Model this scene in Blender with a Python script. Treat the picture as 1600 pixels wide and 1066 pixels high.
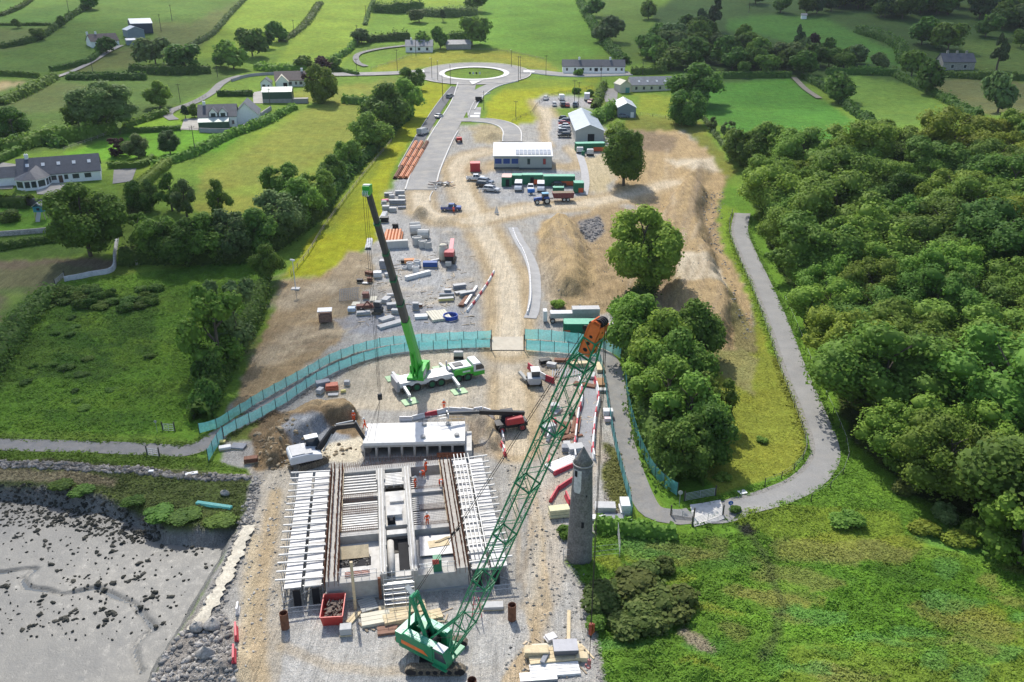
import bpy, math, random
import numpy as np
from mathutils import Vector, Matrix
R = math.radians
for o in list(bpy.data.objects): bpy.data.objects.remove(o)
S = bpy.context.scene
C = S.collection
# ------------------------------------------------------------------ camera
CAMH, PITCH, FPX = 60.0, R(24.0), 1300.0        # drone 60 m up, looking 24 degrees down
cam = bpy.data.cameras.new('camera'); camo = bpy.data.objects.new('camera', cam); C.objects.link(camo)
camo.location = (0, 0, CAMH); camo.rotation_euler = (R(90) - PITCH, 0, 0)
cam.sensor_width = 36; cam.lens = 36 * FPX / 1600; cam.clip_start = 1; cam.clip_end = 6000
S.camera = camo
# ------------------------------------------------------------------ light
SUN_EL, SUN_AZ = R(48), R(-15)                   # sun ahead of the camera, a little to the left
tosun = Vector((math.sin(SUN_AZ) * math.cos(SUN_EL), math.cos(SUN_AZ) * math.cos(SUN_EL), math.sin(SUN_EL)))
W = bpy.data.worlds.new('World'); S.world = W; W.use_nodes = True
nt = W.node_tree; sky = nt.nodes.new('ShaderNodeTexSky'); sky.sky_type = 'NISHITA'; sky.sun_disc = False
sky.sun_elevation = SUN_EL; sky.sun_rotation = SUN_AZ; sky.air_density = 1.0; sky.dust_density = 1.6; sky.ozone_density = 1.0
bg = nt.nodes['Background']; bg.inputs[1].default_value = 0.15
nt.links.new(sky.outputs[0], bg.inputs[0])
sl = bpy.data.lights.new('sun', 'SUN'); sl.energy = 3.6; sl.angle = R(0.6); sl.color = (1.0, .955, .88)
so = bpy.data.objects.new('sun', sl); C.objects.link(so); so.location = (-60, 200, 200)
so.rotation_euler = tosun.to_track_quat('Z', 'Y').to_euler()
S.view_settings.view_transform = 'Standard'; S.view_settings.look = 'None'
S.view_settings.gamma = 1; S.view_settings.use_curve_mapping = False
S.view_settings.exposure = 0.44
S.cycles.max_bounces = 5; S.cycles.diffuse_bounces = 2; S.cycles.glossy_bounces = 2; S.cycles.transmission_bounces = 2
S.cycles.transparent_max_bounces = 16; S.cycles.use_denoising = True; S.cycles.caustics_reflective = False; S.cycles.caustics_refractive = False
rnd = random.Random(7); NR = np.random.RandomState(11)
# ------------------------------------------------------------------ materials
MATS = {}
def mat(name, col, rough=.7, var=.18, scale=1.2, metal=0.0, bump=0.0, bscale=12, dirt=0.0, dirtcol=(.25,.2,.14), spec=.35, fine=.0, fscale=20):
    if name in MATS: return MATS[name]
    m = bpy.data.materials.new(name); m.use_nodes = True; t = m.node_tree; N = t.nodes; L = t.links
    b = N['Principled BSDF']; b.inputs['Roughness'].default_value = rough; b.inputs['Metallic'].default_value = metal
    b.inputs['Specular IOR Level'].default_value = spec
    tc = N.new('ShaderNodeTexCoord')
    n1 = N.new('ShaderNodeTexNoise'); n1.inputs['Scale'].default_value = scale; n1.inputs['Detail'].default_value = 5
    n1.inputs['Roughness'].default_value = .65; L.new(tc.outputs['Object'], n1.inputs['Vector'])
    mr = N.new('ShaderNodeMapRange'); mr.inputs[1].default_value = .3; mr.inputs[2].default_value = .7
    mr.inputs[3].default_value = 1 - var; mr.inputs[4].default_value = 1 + var; L.new(n1.outputs[0], mr.inputs[0])
    mul = N.new('ShaderNodeVectorMath'); mul.operation = 'SCALE'; mul.inputs[0].default_value = col; L.new(mr.outputs[0], mul.inputs['Scale'])
    out = mul.outputs[0]
    if fine:
        n3 = N.new('ShaderNodeTexNoise'); n3.inputs['Scale'].default_value = fscale; n3.inputs['Detail'].default_value = 3; L.new(tc.outputs['Object'], n3.inputs['Vector'])
        m3 = N.new('ShaderNodeMapRange'); m3.inputs[1].default_value = .3; m3.inputs[2].default_value = .7; m3.inputs[3].default_value = 1-fine; m3.inputs[4].default_value = 1+fine; L.new(n3.outputs[0], m3.inputs[0])
        s3 = N.new('ShaderNodeVectorMath'); s3.operation = 'SCALE'; L.new(out, s3.inputs[0]); L.new(m3.outputs[0], s3.inputs['Scale']); out = s3.outputs[0]
    if dirt:
        n2 = N.new('ShaderNodeTexNoise'); n2.inputs['Scale'].default_value = scale * 2.3; n2.inputs['Detail'].default_value = 6; L.new(tc.outputs['Object'], n2.inputs['Vector'])
        m2 = N.new('ShaderNodeMapRange'); m2.inputs[1].default_value = .45; m2.inputs[2].default_value = .72; m2.inputs[3].default_value = 0; m2.inputs[4].default_value = dirt; L.new(n2.outputs[0], m2.inputs[0])
        mx = N.new('ShaderNodeMix'); mx.data_type = 'RGBA'; L.new(m2.outputs[0], mx.inputs[0]); L.new(out, mx.inputs[6]); mx.inputs[7].default_value = (*dirtcol, 1); out = mx.outputs[2]
    L.new(out, b.inputs['Base Color'])
    if bump:
        n4 = N.new('ShaderNodeTexNoise'); n4.inputs['Scale'].default_value = bscale; n4.inputs['Detail'].default_value = 4; L.new(tc.outputs['Object'], n4.inputs['Vector'])
        bp = N.new('ShaderNodeBump'); bp.inputs['Strength'].default_value = bump; bp.inputs['Distance'].default_value = .1; L.new(n4.outputs[0], bp.inputs['Height']); L.new(bp.outputs[0], b.inputs['Normal'])
    MATS[name] = m; return m

def leafmat(name, c1, c2, c3=None, trans=.42):
    """foliage: per-leaf tint between c1 and c2, each plant a little different"""
    if name in MATS: return MATS[name]
    m = bpy.data.materials.new(name); m.use_nodes = True; t = m.node_tree; N = t.nodes; L = t.links
    b = N['Principled BSDF']; b.inputs['Roughness'].default_value = .65; b.inputs['Specular IOR Level'].default_value = .12
    at = N.new('ShaderNodeAttribute'); at.attribute_name = 'tint'
    mx = N.new('ShaderNodeMix'); mx.data_type = 'RGBA'; L.new(at.outputs['Fac'], mx.inputs[0]); mx.inputs[6].default_value = (*c1, 1); mx.inputs[7].default_value = (*c2, 1)
    oi = N.new('ShaderNodeObjectInfo')
    hs = N.new('ShaderNodeHueSaturation'); L.new(mx.outputs[2], hs.inputs['Color'])
    r1 = N.new('ShaderNodeMapRange'); r1.inputs[3].default_value = .478; r1.inputs[4].default_value = .518; L.new(oi.outputs['Random'], r1.inputs[0]); L.new(r1.outputs[0], hs.inputs['Hue'])
    ml = N.new('ShaderNodeMath'); ml.operation = 'MULTIPLY'; ml.inputs[1].default_value = 7.31; L.new(oi.outputs['Random'], ml.inputs[0])
    fr = N.new('ShaderNodeMath'); fr.operation = 'FRACT'; L.new(ml.outputs[0], fr.inputs[0])
    r2 = N.new('ShaderNodeMapRange'); r2.inputs[3].default_value = .72; r2.inputs[4].default_value = 1.25; L.new(fr.outputs[0], r2.inputs[0]); L.new(r2.outputs[0], hs.inputs['Value'])
    L.new(hs.outputs[0], b.inputs['Base Color'])
    tr = N.new('ShaderNodeBsdfTranslucent'); L.new(hs.outputs[0], tr.inputs[0])
    ms = N.new('ShaderNodeMixShader'); ms.inputs[0].default_value = trans; L.new(b.outputs[0], ms.inputs[1]); L.new(tr.outputs[0], ms.inputs[2])
    L.new(ms.outputs[0], N['Material Output'].inputs[0])
    MATS[name] = m; return m

# ------------------------------------------------------------------ object helpers
def link(o, parent=None):
    C.objects.link(o)
    if parent: o.parent = parent
    return o
def tag(o, label=None, cat=None, group=None, kind=None):
    if label: o['label'] = label
    if cat: o['category'] = cat
    if group: o['group'] = group
    if kind: o['kind'] = kind
    return o
def thing(name, label, cat, loc=(0,0,0), rz=0, group=None):
    o = bpy.data.objects.new(name, None); o.empty_display_size = .3; C.objects.link(o)
    o.location = loc; o.rotation_euler = (0, 0, rz); return tag(o, label, cat, group)
def copy_tree(o, parent=None):
    c = o.copy(); C.objects.link(c); c.parent = parent
    for ch in list(o.children):
        copy_tree(ch, c)
    return c
class MB:
    def __init__(s): s.v = []; s.f = []; s.M = None
    def add(s, vs, fs):
        b = len(s.v)
        if s.M is not None: vs = [s.M @ Vector(v) for v in vs]
        s.v += [tuple(v) for v in vs]; s.f += [tuple(i + b for i in f) for f in fs]; return s
    def bx(s, x0, x1, y0, y1, z0, z1):
        return s.add([(x0,y0,z0),(x1,y0,z0),(x1,y1,z0),(x0,y1,z0),(x0,y0,z1),(x1,y0,z1),(x1,y1,z1),(x0,y1,z1)],
                     [(3,2,1,0),(4,5,6,7),(0,1,5,4),(1,2,6,5),(2,3,7,6),(3,0,4,7)])
    def box(s, c, d, rz=0, rx=0, ry=0):
        m = Matrix.Translation(c) @ Matrix.Rotation(rz,4,'Z') @ Matrix.Rotation(ry,4,'Y') @ Matrix.Rotation(rx,4,'X')
        a,b,e = d[0]/2,d[1]/2,d[2]/2
        vs = [m @ Vector(v) for v in [(-a,-b,-e),(a,-b,-e),(a,b,-e),(-a,b,-e),(-a,-b,e),(a,-b,e),(a,b,e),(-a,b,e)]]
        return s.add(vs, [(3,2,1,0),(4,5,6,7),(0,1,5,4),(1,2,6,5),(2,3,7,6),(3,0,4,7)])
    def beam(s, p, q, w, h=None):
        h = h or w; p = Vector(p); q = Vector(q); d = (q-p)
        if d.length < 1e-6: return s
        d.normalize(); u = d.cross(Vector((0,0,1)))
        if u.length < 1e-3: u = Vector((1,0,0))
        u.normalize(); n = u.cross(d); u = u*w/2; n = n*h/2
        return s.add([p-u-n,p+u-n,p+u+n,p-u+n,q-u-n,q+u-n,q+u+n,q-u+n],[(3,2,1,0),(4,5,6,7),(0,1,5,4),(1,2,6,5),(2,3,7,6),(3,0,4,7)])
    def bar(s, p, q, r, n=6, r2=None, cap=True):
        r2 = r if r2 is None else r2
        p = Vector(p); q = Vector(q); d = (q-p).normalized(); u = d.cross(Vector((0,0,1)))
        if u.length < 1e-3: u = Vector((1,0,0))
        u.normalize(); w = d.cross(u); vs = []
        for k in range(n):
            a = 2*math.pi*k/n; e = u*math.cos(a)+w*math.sin(a); vs.append(p+e*r)
        for k in range(n):
            a = 2*math.pi*k/n; e = u*math.cos(a)+w*math.sin(a); vs.append(q+e*r2)
        fs = [(k,(k+1)%n,n+(k+1)%n,n+k) for k in range(n)]
        if cap: fs += [tuple(range(n))[::-1], tuple(range(n,2*n))]
        return s.add(vs, fs)
    def ring(s, p, q, ro, ri, n=16):
        """open tube with wall thickness from p to q"""
        p = Vector(p); q = Vector(q); d = (q-p).normalized(); u = d.cross(Vector((0,0,1)))
        if u.length < 1e-3: u = Vector((1,0,0))
        u.normalize(); w = d.cross(u); vs = []
        for (c, r) in ((p,ro),(q,ro),(q,ri),(p,ri)):
            for k in range(n):
                a = 2*math.pi*k/n; vs.append(c+(u*math.cos(a)+w*math.sin(a))*r)
        fs = []
        for j in range(4):
            j2 = (j+1)%4
            fs += [(j*n+k, j*n+(k+1)%n, j2*n+(k+1)%n, j2*n+k) for k in range(n)]
        return s.add(vs, fs)
    def lathe(s, prof, c=(0,0,0), n=20):
        vs = []; c = Vector(c)
        for (r,z) in prof:
            for k in range(n):
                a = 2*math.pi*k/n; vs.append((c.x+r*math.cos(a), c.y+r*math.sin(a), c.z+z))
        fs = []
        for j in range(len(prof)-1):
            fs += [(j*n+k, j*n+(k+1)%n, (j+1)*n+(k+1)%n, (j+1)*n+k) for k in range(n)]
        fs.append(tuple(range(n))[::-1]); fs.append(tuple(range((len(prof)-1)*n, len(prof)*n)))
        return s.add(vs, fs)
    def prism(s, pts, a, b, axis='y'):
        """2-D outline extruded along an axis: 'y' -> pts are (x,z), 'x' -> (y,z), 'z' -> (x,y)"""
        n = len(pts)
        f = {'y': lambda p,t: (p[0],t,p[1]), 'x': lambda p,t: (t,p[0],p[1]), 'z': lambda p,t: (p[0],p[1],t)}[axis]
        vs = [f(p,a) for p in pts] + [f(p,b) for p in pts]
        return s.add(vs, [(k,(k+1)%n,n+(k+1)%n,n+k) for k in range(n)] + [tuple(range(n))[::-1], tuple(range(n,2*n))])
    def quad(s, *p): return s.add(list(p), [tuple(range(len(p)))])
    def mesh(s, name):
        me = bpy.data.meshes.new(name); me.from_pydata(s.v, [], s.f)
        import bmesh
        bm = bmesh.new(); bm.from_mesh(me); bmesh.ops.recalc_face_normals(bm, faces=bm.faces); bm.to_mesh(me); bm.free()
        return me
    def build(s, name, m, parent=None, loc=None, rz=0, smooth=False, bevel=0):
        me = s.mesh(name); me.materials.append(m)
        if smooth: me.polygons.foreach_set('use_smooth', [True]*len(me.polygons))
        o = bpy.data.objects.new(name, me); link(o, parent)
        if loc is not None: o.location = loc; o.rotation_euler = (0,0,rz)
        if bevel:
            bv = o.modifiers.new('bevel','BEVEL'); bv.width = bevel; bv.segments = 2; bv.limit_method = 'ANGLE'
        return o
def np_obj(name, V, F, m, parent=None, tint=None, smooth=False, col=None):
    """mesh object from numpy arrays; F is (n,3) or (n,4)"""
    me = bpy.data.meshes.new(name); V = np.asarray(V, np.float32); F = np.asarray(F, np.int32); k = F.shape[1]
    me.vertices.add(len(V)); me.vertices.foreach_set('co', V.ravel())
    me.loops.add(F.size); me.loops.foreach_set('vertex_index', F.ravel())
    me.polygons.add(len(F)); me.polygons.foreach_set('loop_start', np.arange(0, F.size, k, dtype=np.int32))
    me.polygons.foreach_set('loop_total', np.full(len(F), k, np.int32))
    if smooth: me.polygons.foreach_set('use_smooth', np.ones(len(F), bool))
    if tint is not None:
        a = me.attributes.new('tint', 'FLOAT', 'POINT'); a.data.foreach_set('value', np.asarray(tint, np.float32))
    if col is not None:
        for nm, arr in col.items():
            a = me.attributes.new(nm, 'FLOAT_COLOR', 'POINT'); a.data.foreach_set('color', np.asarray(arr, np.float32).ravel())
    me.update(calc_edges=True); me.validate()
    if m: me.materials.append(m)
    o = bpy.data.objects.new(name, me); link(o, parent); return o
# ------------------------------------------------------------------ the lie of the land
cP, sP = math.cos(PITCH), math.sin(PITCH)
def project(x, y, z):
    d = y*cP + (CAMH - z)*sP
    d = np.where(d < 1, 1, d)
    return 800 + FPX*x/d, 533 - FPX*((y*sP + (z - CAMH)*cP)/d)
def sp(t, k): return k*np.logaddexp(0, t/k)
def sstep(a, b, t):
    t = np.clip((t - a)/(b - a), 0, 1); return t*t*(3 - 2*t)
def zbase(x, y):
    z = .055*sp(y - 125, 10) + .06*sp(y - 420, 25)
    z = z + .10*sp(x - 56, 8)*sstep(70, 130, y)*(1 - .7*sstep(230, 330, y))     # wooded hillside on the right
    z = z + .03*sp(-x - 60, 10)*sstep(120, 200, y)
    return z
_r = np.random.RandomState(3); _lat = _r.rand(256, 256)
def vnoise(x, y, s, seed=0):
    u = x/s + 17.3*seed + 1000; v = y/s + 9.1*seed + 1000
    i = np.floor(u).astype(int); j = np.floor(v).astype(int); a = u - i; b = v - j; a = a*a*(3-2*a); b = b*b*(3-2*b)
    g = lambda p, q: _lat[p & 255, q & 255]
    return (g(i,j)*(1-a) + g(i+1,j)*a)*(1-b) + (g(i,j+1)*(1-a) + g(i+1,j+1)*a)*b
def fbm(x, y, s, seed=0, o=4):
    t = 0; w = 1; n = 0
    for k in range(o): t = t + w*vnoise(x, y, s/2**k, seed + k); n += w; w *= .55
    return t/n
def ray(px, py):
    a = (px - 800)/FPX; b = (533 - py)/FPX
    return np.array([a, cP + b*sP, -sP + b*cP])
_ts = np.concatenate([np.arange(40, 200, .5), np.arange(200, 480, 1.0), np.arange(480, 1500, 4.0)])
def Gb(px, py, hf=zbase):
    """ground point under a picture point"""
    d = ray(px, py); t = _ts/d[1]*1.0
    X = d[0]*t; Y = d[1]*t; Z = CAMH + d[2]*t; H = hf(X, Y); k = np.argmax(Z <= H)
    if k == 0: k = len(t) - 1
    a = (Z[k-1] - H[k-1]); b = (Z[k] - H[k]); w = a/(a - b) if a != b else 0
    return np.array([X[k-1] + (X[k]-X[k-1])*w, Y[k-1] + (Y[k]-Y[k-1])*w])
def WP(poly): return np.array([Gb(*p) for p in poly])
def inside(X, Y, P):
    m = (X >= P[:,0].min()) & (X <= P[:,0].max()) & (Y >= P[:,1].min()) & (Y <= P[:,1].max())
    out = np.zeros(X.shape, bool); x = X[m]; y = Y[m]; r = np.zeros(x.shape, bool)
    n = len(P)
    for i in range(n):
        x1, y1 = P[i]; x2, y2 = P[(i+1) % n]
        if y1 == y2: continue
        c = ((y1 > y) != (y2 > y)) & (x < (x2-x1)*(y-y1)/(y2-y1) + x1); r ^= c
    out[m] = r; return out
def segdist(X, Y, P, closed=False):
    d = np.full(X.shape, 1e9); n = len(P)
    for i in range(n if closed else n-1):
        a = P[i]; b = P[(i+1) % n]; e = b - a; l = max(e@e, 1e-9)
        t = np.clip(((X-a[0])*e[0] + (Y-a[1])*e[1])/l, 0, 1)
        d = np.minimum(d, np.hypot(X - a[0] - t*e[0], Y - a[1] - t*e[1]))
    return d
def sdist(X, Y, P, reach=14):
    """distance inside (+) / outside (-) a polygon; far points are cut off"""
    m = (X >= P[:,0].min()-reach) & (X <= P[:,0].max()+reach) & (Y >= P[:,1].min()-reach) & (Y <= P[:,1].max()+reach)
    out = np.full(X.shape, -float(reach)); x = X[m]; y = Y[m]
    d = segdist(x, y, P, True); out[m] = np.where(inside(x, y, P), d, -d); return out

MUD = [(-420,752),(60,758),(150,772),(215,795),(262,822),(330,826),(372,812),(352,858),(318,920),(292,970),(262,1010),(232,1075),(190,1330),(-420,1330)]
SPOIL_A = [(842,350),(866,338),(905,350),(930,392),(932,430),(918,462),(868,470),(846,448),(838,400)]
SPOIL_B = [(1015,420),(1030,330),(1075,270),(1110,300),(1108,350),(1130,430),(1165,500),(1140,545),(1060,520),(1035,470)]
SPOIL_C = [(1048,262),(1075,250),(1110,252),(1128,270),(1105,288),(1060,285)]
PIT = [(470,690),(560,655),(640,648),(740,652),(785,672),(790,720),(780,930),(795,950),(450,950),(440,930)]
BERM = [(400,690),(440,652),(500,630),(560,632),(575,655),(520,668),(470,700),(440,730),(410,735)]
BERM2 = [(730,640),(760,648),(790,670),(790,712),(762,706),(745,668)]
HEAPS = [(700-35,339,3.2,1.6),(640+15,336,2.4,1.4),(690,345,4,1.2),(655,338,2.5,1.0),(702,366,2.6,.8),(770,215,5,2.0),(350,1052,3.4,1.5)]
mods = []
def mod(poly, h, ramp, inset=0): mods.append((WP(poly), h, ramp, inset))
mod(MUD, -2.1, 2.4, .6)
mod(SPOIL_A, 3.2, 4.5); mod(SPOIL_B, 3.6, 4.0); mod(SPOIL_C, 2.4, 7); mod(BERM, 2.2, 2.2); mod(BERM2, 1.5, 1.8)
heapw = [(Gb(a,b), r, h) for a,b,r,h in HEAPS]
def height(X, Y):
    X = np.asarray(X, float); Y = np.asarray(Y, float); Z = zbase(X, Y)
    for P, h, ramp, ins in mods:
        d = sdist(X, Y, P) + ((fbm(X, Y, 7, 33)-.5)*2.6 + (fbm(X, Y, 2, 36)-.5)*1.6 if h > 0 else (fbm(X, Y, 5, 34)-.5)*1.5); Z = Z + h*sstep(-ins, ramp - ins, d)
    for c, r, h in heapw:
        q = np.hypot((X-c[0])/r, (Y-c[1])/r)*(1 + .25*(vnoise(X, Y, 1.5, 5)-.5)); Z = Z + h*np.clip(1-q, 0, 1)**.9
    return Z
# fan-shaped grid: finer where the ground is near
_ang = np.concatenate([np.arange(56, 4.6, -.092)]); _D = np.concatenate([[-150,-90,-50,-20,5,20,32], CAMH/np.tan(np.radians(_ang)), [790,850]])
_S = np.concatenate([[-1.6,-1.3,-1.1,-.95,-.85,-.78,-.73], np.arange(-.70,.7001,.0021), [.73,.78,.85,.95,1.1,1.3,1.6]])
_wd = np.maximum(_D*cP + CAMH*sP, 22)
GX = _S[None,:]*_wd[:,None]; GY = np.repeat(_D[:,None], len(_S), 1)
rough = np.zeros_like(GX)     # small bumps, filled in per zone below
GZ0 = height(GX, GY)
# ---- what lies on the ground: colour and kind (grass / stones / wet) by area
LIME=(.265,.290,.018); FIELD=(.140,.230,.032); FIELDB=(.205,.295,.036); DEEP=(.070,.150,.022); DULL=(.085,.130,.030); OLIVE=(.215,.245,.045); LAWN=(.130,.290,.026)
ROUGH=(.060,.115,.020); RUSH=(.115,.225,.026); GRAV=(.325,.310,.278); GRAVL=(.375,.362,.332); SAND=(.375,.285,.165); PALE=(.470,.400,.290); EARTH=(.195,.140,.080); DARK=(.150,.155,.160); SPOIL=(.300,.222,.125); TILL=(.135,.110,.070); CONC=(.48,.46,.42); SALT=(.080,.110,.030); STRAW=(.33,.27,.14)
col = np.empty(GX.shape + (3,)); col[:] = FIELD
kind = np.zeros(GX.shape + (3,)); kind[...,0] = 1
JX = (fbm(GX, GY, 3.0, 1) - .5)*2; JY = (fbm(GX, GY, 3.0, 21) - .5)*2
def zone(poly, c, k='g', jit=.8, mixw=1.0, rg=0.0):
    P = WP(poly); s = np.clip(GY/130, .6, 3)
    m = inside(GX + JX*jit*s*1.4, GY + JY*jit*s*1.4, P)
    col[m] = col[m]*(1-mixw) + np.array(c)*mixw
    kv = {'g':(1,0,0), 's':(0,1,0), 'e':(0,.45,0), 'w':(0,.3,1)}[k]
    if mixw > .6: kind[m] = kv; rough[m] = rg
def stroke(line, w, c, a=.8, soft=.5, k=None, jit=.6):
    P = WP(line); lo = P.min(0)-w-8; hi = P.max(0)+w+8
    m = (GX>lo[0])&(GX<hi[0])&(GY>lo[1])&(GY<hi[1]); s = np.clip(GY[m]/130, .6, 3)
    d = segdist(GX[m]+JX[m]*jit*s, GY[m]+JY[m]*jit*s, P); f = a*(1 - sstep(w*(1-soft)/2, w/2*(1+soft), d))
    col[m] = col[m]*(1-f[:,None]) + np.array(c)*f[:,None]
    if k:
        kk = np.array({'g':(1,0,0), 's':(0,1,0), 'e':(0,.45,0), 'w':(0,.3,1)}[k]); q = (f > .4)
        t = kind[m]; t[q] = kk; kind[m] = t
# fields at the back
zone([(-60,-60),(372,-60),(372,0),(340,40),(300,78),(210,104),(80,112),(-60,132)], (.110,.190,.036))
zone([(-60,-10),(60,14),(130,8),(140,28),(100,40),(0,42),(-60,42)], (.100,.190,.036))
zone([(0,46),(85,42),(30,76),(-60,88),(-60,50)], (.135,.180,.05))
zone([(150,85),(215,72),(212,112),(110,116),(92,118)], (.14,.15,.05), mixw=.7)
zone([(225,32),(300,38),(330,20),(375,0),(330,60),(300,80),(250,70)], (.145,.155,.055), mixw=.7)
zone([(376,-60),(515,-60),(503,0),(470,50),(452,62),(430,80),(300,92),(318,76),(345,40),(384,0)], FIELDB)
zone([(515,-60),(758,-60),(756,0),(700,8),(585,8),(575,40),(570,65),(556,72),(530,106),(430,108),(432,92),(452,66),(478,44),(506,0)], FIELDB)
zone([(588,14),(745,20),(755,60),(690,72),(575,70),(573,45)], (.150,.255,.034))
zone([(760,-60),(905,-60),(905,0),(935,62),(950,85),(860,95),(790,82),(700,76),(755,40)], (.135,.260,.034))
zone([(905,-60),(1075,-60),(1010,10),(1020,60),(1015,105),(975,100),(945,70),(915,25)], (.115,.190,.035))
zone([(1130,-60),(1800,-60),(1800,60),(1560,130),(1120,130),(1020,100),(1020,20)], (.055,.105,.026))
zone([(1135,30),(1200,24),(1290,30),(1340,55),(1400,80),(1412,104),(1340,96),(1200,58),(1140,48)], (.075,.180,.030))
zone([(1505,62),(1800,78),(1800,130),(1500,108)], (.10,.16,.035))
zone([(1090,150),(1130,130),(1238,123),(1300,165),(1362,206),(1280,228),(1190,216),(1150,205),(1100,186)], (.075,.200,.028))
zone([(1270,124),(1330,118),(1420,132),(1520,180),(1400,200),(1372,198),(1310,150)], (.130,.225,.038))
zone([(1420,124),(1540,124),(1800,140),(1800,190),(1525,178)], (.135,.150,.055))
# left, round the houses
zone([(-60,132),(80,118),(210,106),(300,98),(370,118),(340,132),(265,172),(215,205),(120,232),(-60,250)], (.085,.145,.030), rg=.15)
zone([(-60,128),(45,128),(10,140),(-60,150)], STRAW)
zone([(0,150),(90,128),(180,140),(130,170),(0,182)], (.11,.14,.045), mixw=.8)
zone([(100,240),(200,208),(285,200),(382,204),(350,236),(250,246),(180,250),(120,250)], LAWN, jit=.2)
zone([(200,198),(250,175),(288,186),(285,200),(215,204)], (.19,.33,.03), jit=.3)
zone([(415,150),(490,138),(560,130),(640,122),(648,150),(585,162),(520,158),(470,162)], OLIVE)
zone([(300,330),(312,272),(345,248),(400,214),(455,178),(520,160),(600,164),(590,196),(556,232),(520,276),(490,310),(430,326),(350,336)], OLIVE, rg=.06)
stroke([(330,262),(400,214),(455,178)], 7, FIELDB, .6); stroke([(320,310),(360,300),(470,292),(520,250)], 9, FIELDB, .45)
zone([(500,160),(560,160),(600,120),(640,122),(640,145)], (.14,.16,.04), mixw=.5)
zone([(-60,345),(80,335),(100,356),(60,362),(-60,366)], (.115,.24,.028)); zone([(-60,372),(105,362),(170,372),(165,395),(60,404),(-60,410)], (.085,.15,.028))
zone([(-60,250),(-10,262),(-10,300),(30,312),(95,320),(100,335),(-60,345)], (.105,.23,.028))
zone([(-60,412),(120,402),(178,404),(176,424),(105,432),(60,470),(20,505),(-60,545)], TILL, k='e'); zone([(-60,430),(85,412),(150,420),(100,438),(40,490),(-60,520)], (.10,.12,.045), mixw=.55)
zone([(195,262),(242,252),(262,270),(210,330),(186,345),(186,300)], (.15,.22,.03))
zone([(182,345),(215,310),(222,400),(215,430),(180,432),(190,380)], (.10,.155,.025))
zone([(100,436),(180,432),(300,416),(400,400),(428,388),(440,420),(395,520),(330,640),(318,668),(300,690),(240,682),(100,676),(-60,680),(-60,545),(20,505),(60,470)], RUSH, rg=.35)
zone([(-60,545),(40,490),(110,455),(250,460),(240,560),(150,600),(60,590),(-60,640)], (.060,.125,.020), rg=.35, mixw=.75)
# verges of the new road
zone([(440,434),(462,408),(505,346),(545,296),(586,235),(618,192),(640,160),(662,130),(690,126),(702,132),(690,166),(668,190),(640,224),(616,262),(606,292),(600,330),(585,380),(540,400),(520,432)], LIME, jit=.5)
stroke([(640,160),(610,215),(560,290),(510,360)], 5, (.14,.19,.025), .6)
zone([(575,110),(640,86),(700,78),(790,80),(850,92),(876,112),(835,108),(745,100),(660,106),(640,112)], (.245,.255,.035), jit=.4)
stroke([(690,104),(735,96),(800,104)], 8, (.13,.18,.03), .7)
zone([(758,190),(762,160),(785,138),(812,126),(935,124),(930,140),(870,148),(840,158),(830,180),(845,192),(842,214),(800,196)], LIME, jit=.5)
stroke([(800,135),(850,132),(925,130)], 14, (.12,.20,.028), .7)
zone([(960,140),(1000,146),(1052,152),(1050,182),(995,178),(998,150)], (.20,.25,.03)); zone([(985,180),(1060,182),(1095,192),(1130,240),(1150,270),(1135,285),(1098,232),(1000,205),(960,200)], (.165,.185,.035))
zone([(925,140),(962,138),(960,200),(940,190),(930,160)], (.12,.17,.03))
# greenway verges and the ground right of the site
zone([(1120,280),(1165,300),(1180,330),(1240,450),(1290,560),(1330,640),(1420,760),(1560,830),(1800,860),(1800,1330),(940,1330),(930,960),(880,880),(940,820),(1060,820),(1010,760),(985,690),(975,600),(960,560),(1090,540),(1150,540),(1180,470),(1130,350)], RUSH, rg=.12)
zone([(1100,545),(1185,470),(1225,560),(1255,640),(1262,700),(1235,740),(1120,772),(1095,740),(1110,640)], (.215,.245,.036), rg=.08)
zone([(1090,540),(1150,530),(1180,560),(1175,620),(1140,600)], (.27,.24,.13), mixw=.6)
zone([(1125,320),(1150,325),(1160,400),(1200,500),(1240,600),(1262,660),(1240,620),(1195,520),(1170,470),(1128,380)], (.18,.28,.03))
zone([(940,830),(1060,826),(1180,830),(1240,860),(1500,860),(1800,880),(1800,1330),(940,1330),(925,960),(890,880)], RUSH, rg=.55)
zone([(1240,870),(1420,850),(1520,900),(1600,960),(1500,1010),(1330,990),(1230,940)], (.085,.195,.018), mixw=.7, rg=.5)
zone([(1350,1000),(1600,985),(1800,1000),(1800,1100),(1200,1100),(1230,1010)], (.175,.245,.032), mixw=.7, rg=.5)
zone([(1100,800),(1230,790),(1400,800),(1420,850),(1240,860),(1180,830)], (.175,.245,.03), mixw=.8, rg=.35)
for k in range(90):   # patches of sedge, rush and dock
    x0 = rnd.uniform(950,1600); y0 = rnd.uniform(845,1066); w = rnd.uniform(18,75); h = rnd.uniform(5,20); zone([(x0+w*math.cos(a)*(1+.3*math.sin(3*a+k)), y0+h*math.sin(a)+w*.12*math.cos(a)) for a in np.arange(0,6.2,.6)], rnd.choice([(.25,.28,.04),(.23,.24,.06),(.07,.16,.02),(.12,.27,.06),(.20,.22,.06),(.15,.30,.03),(.09,.20,.03)]), mixw=.62, jit=1.2)
    x0 = rnd.uniform(0,400); y0 = rnd.uniform(450,670); zone([(x0+w*.6*math.cos(a), y0+h*.7*math.sin(a)) for a in np.arange(0,6.2,.6)], rnd.choice([(.15,.26,.03),(.06,.14,.02),(.12,.21,.03)]), mixw=.45, jit=1.2)
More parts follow.
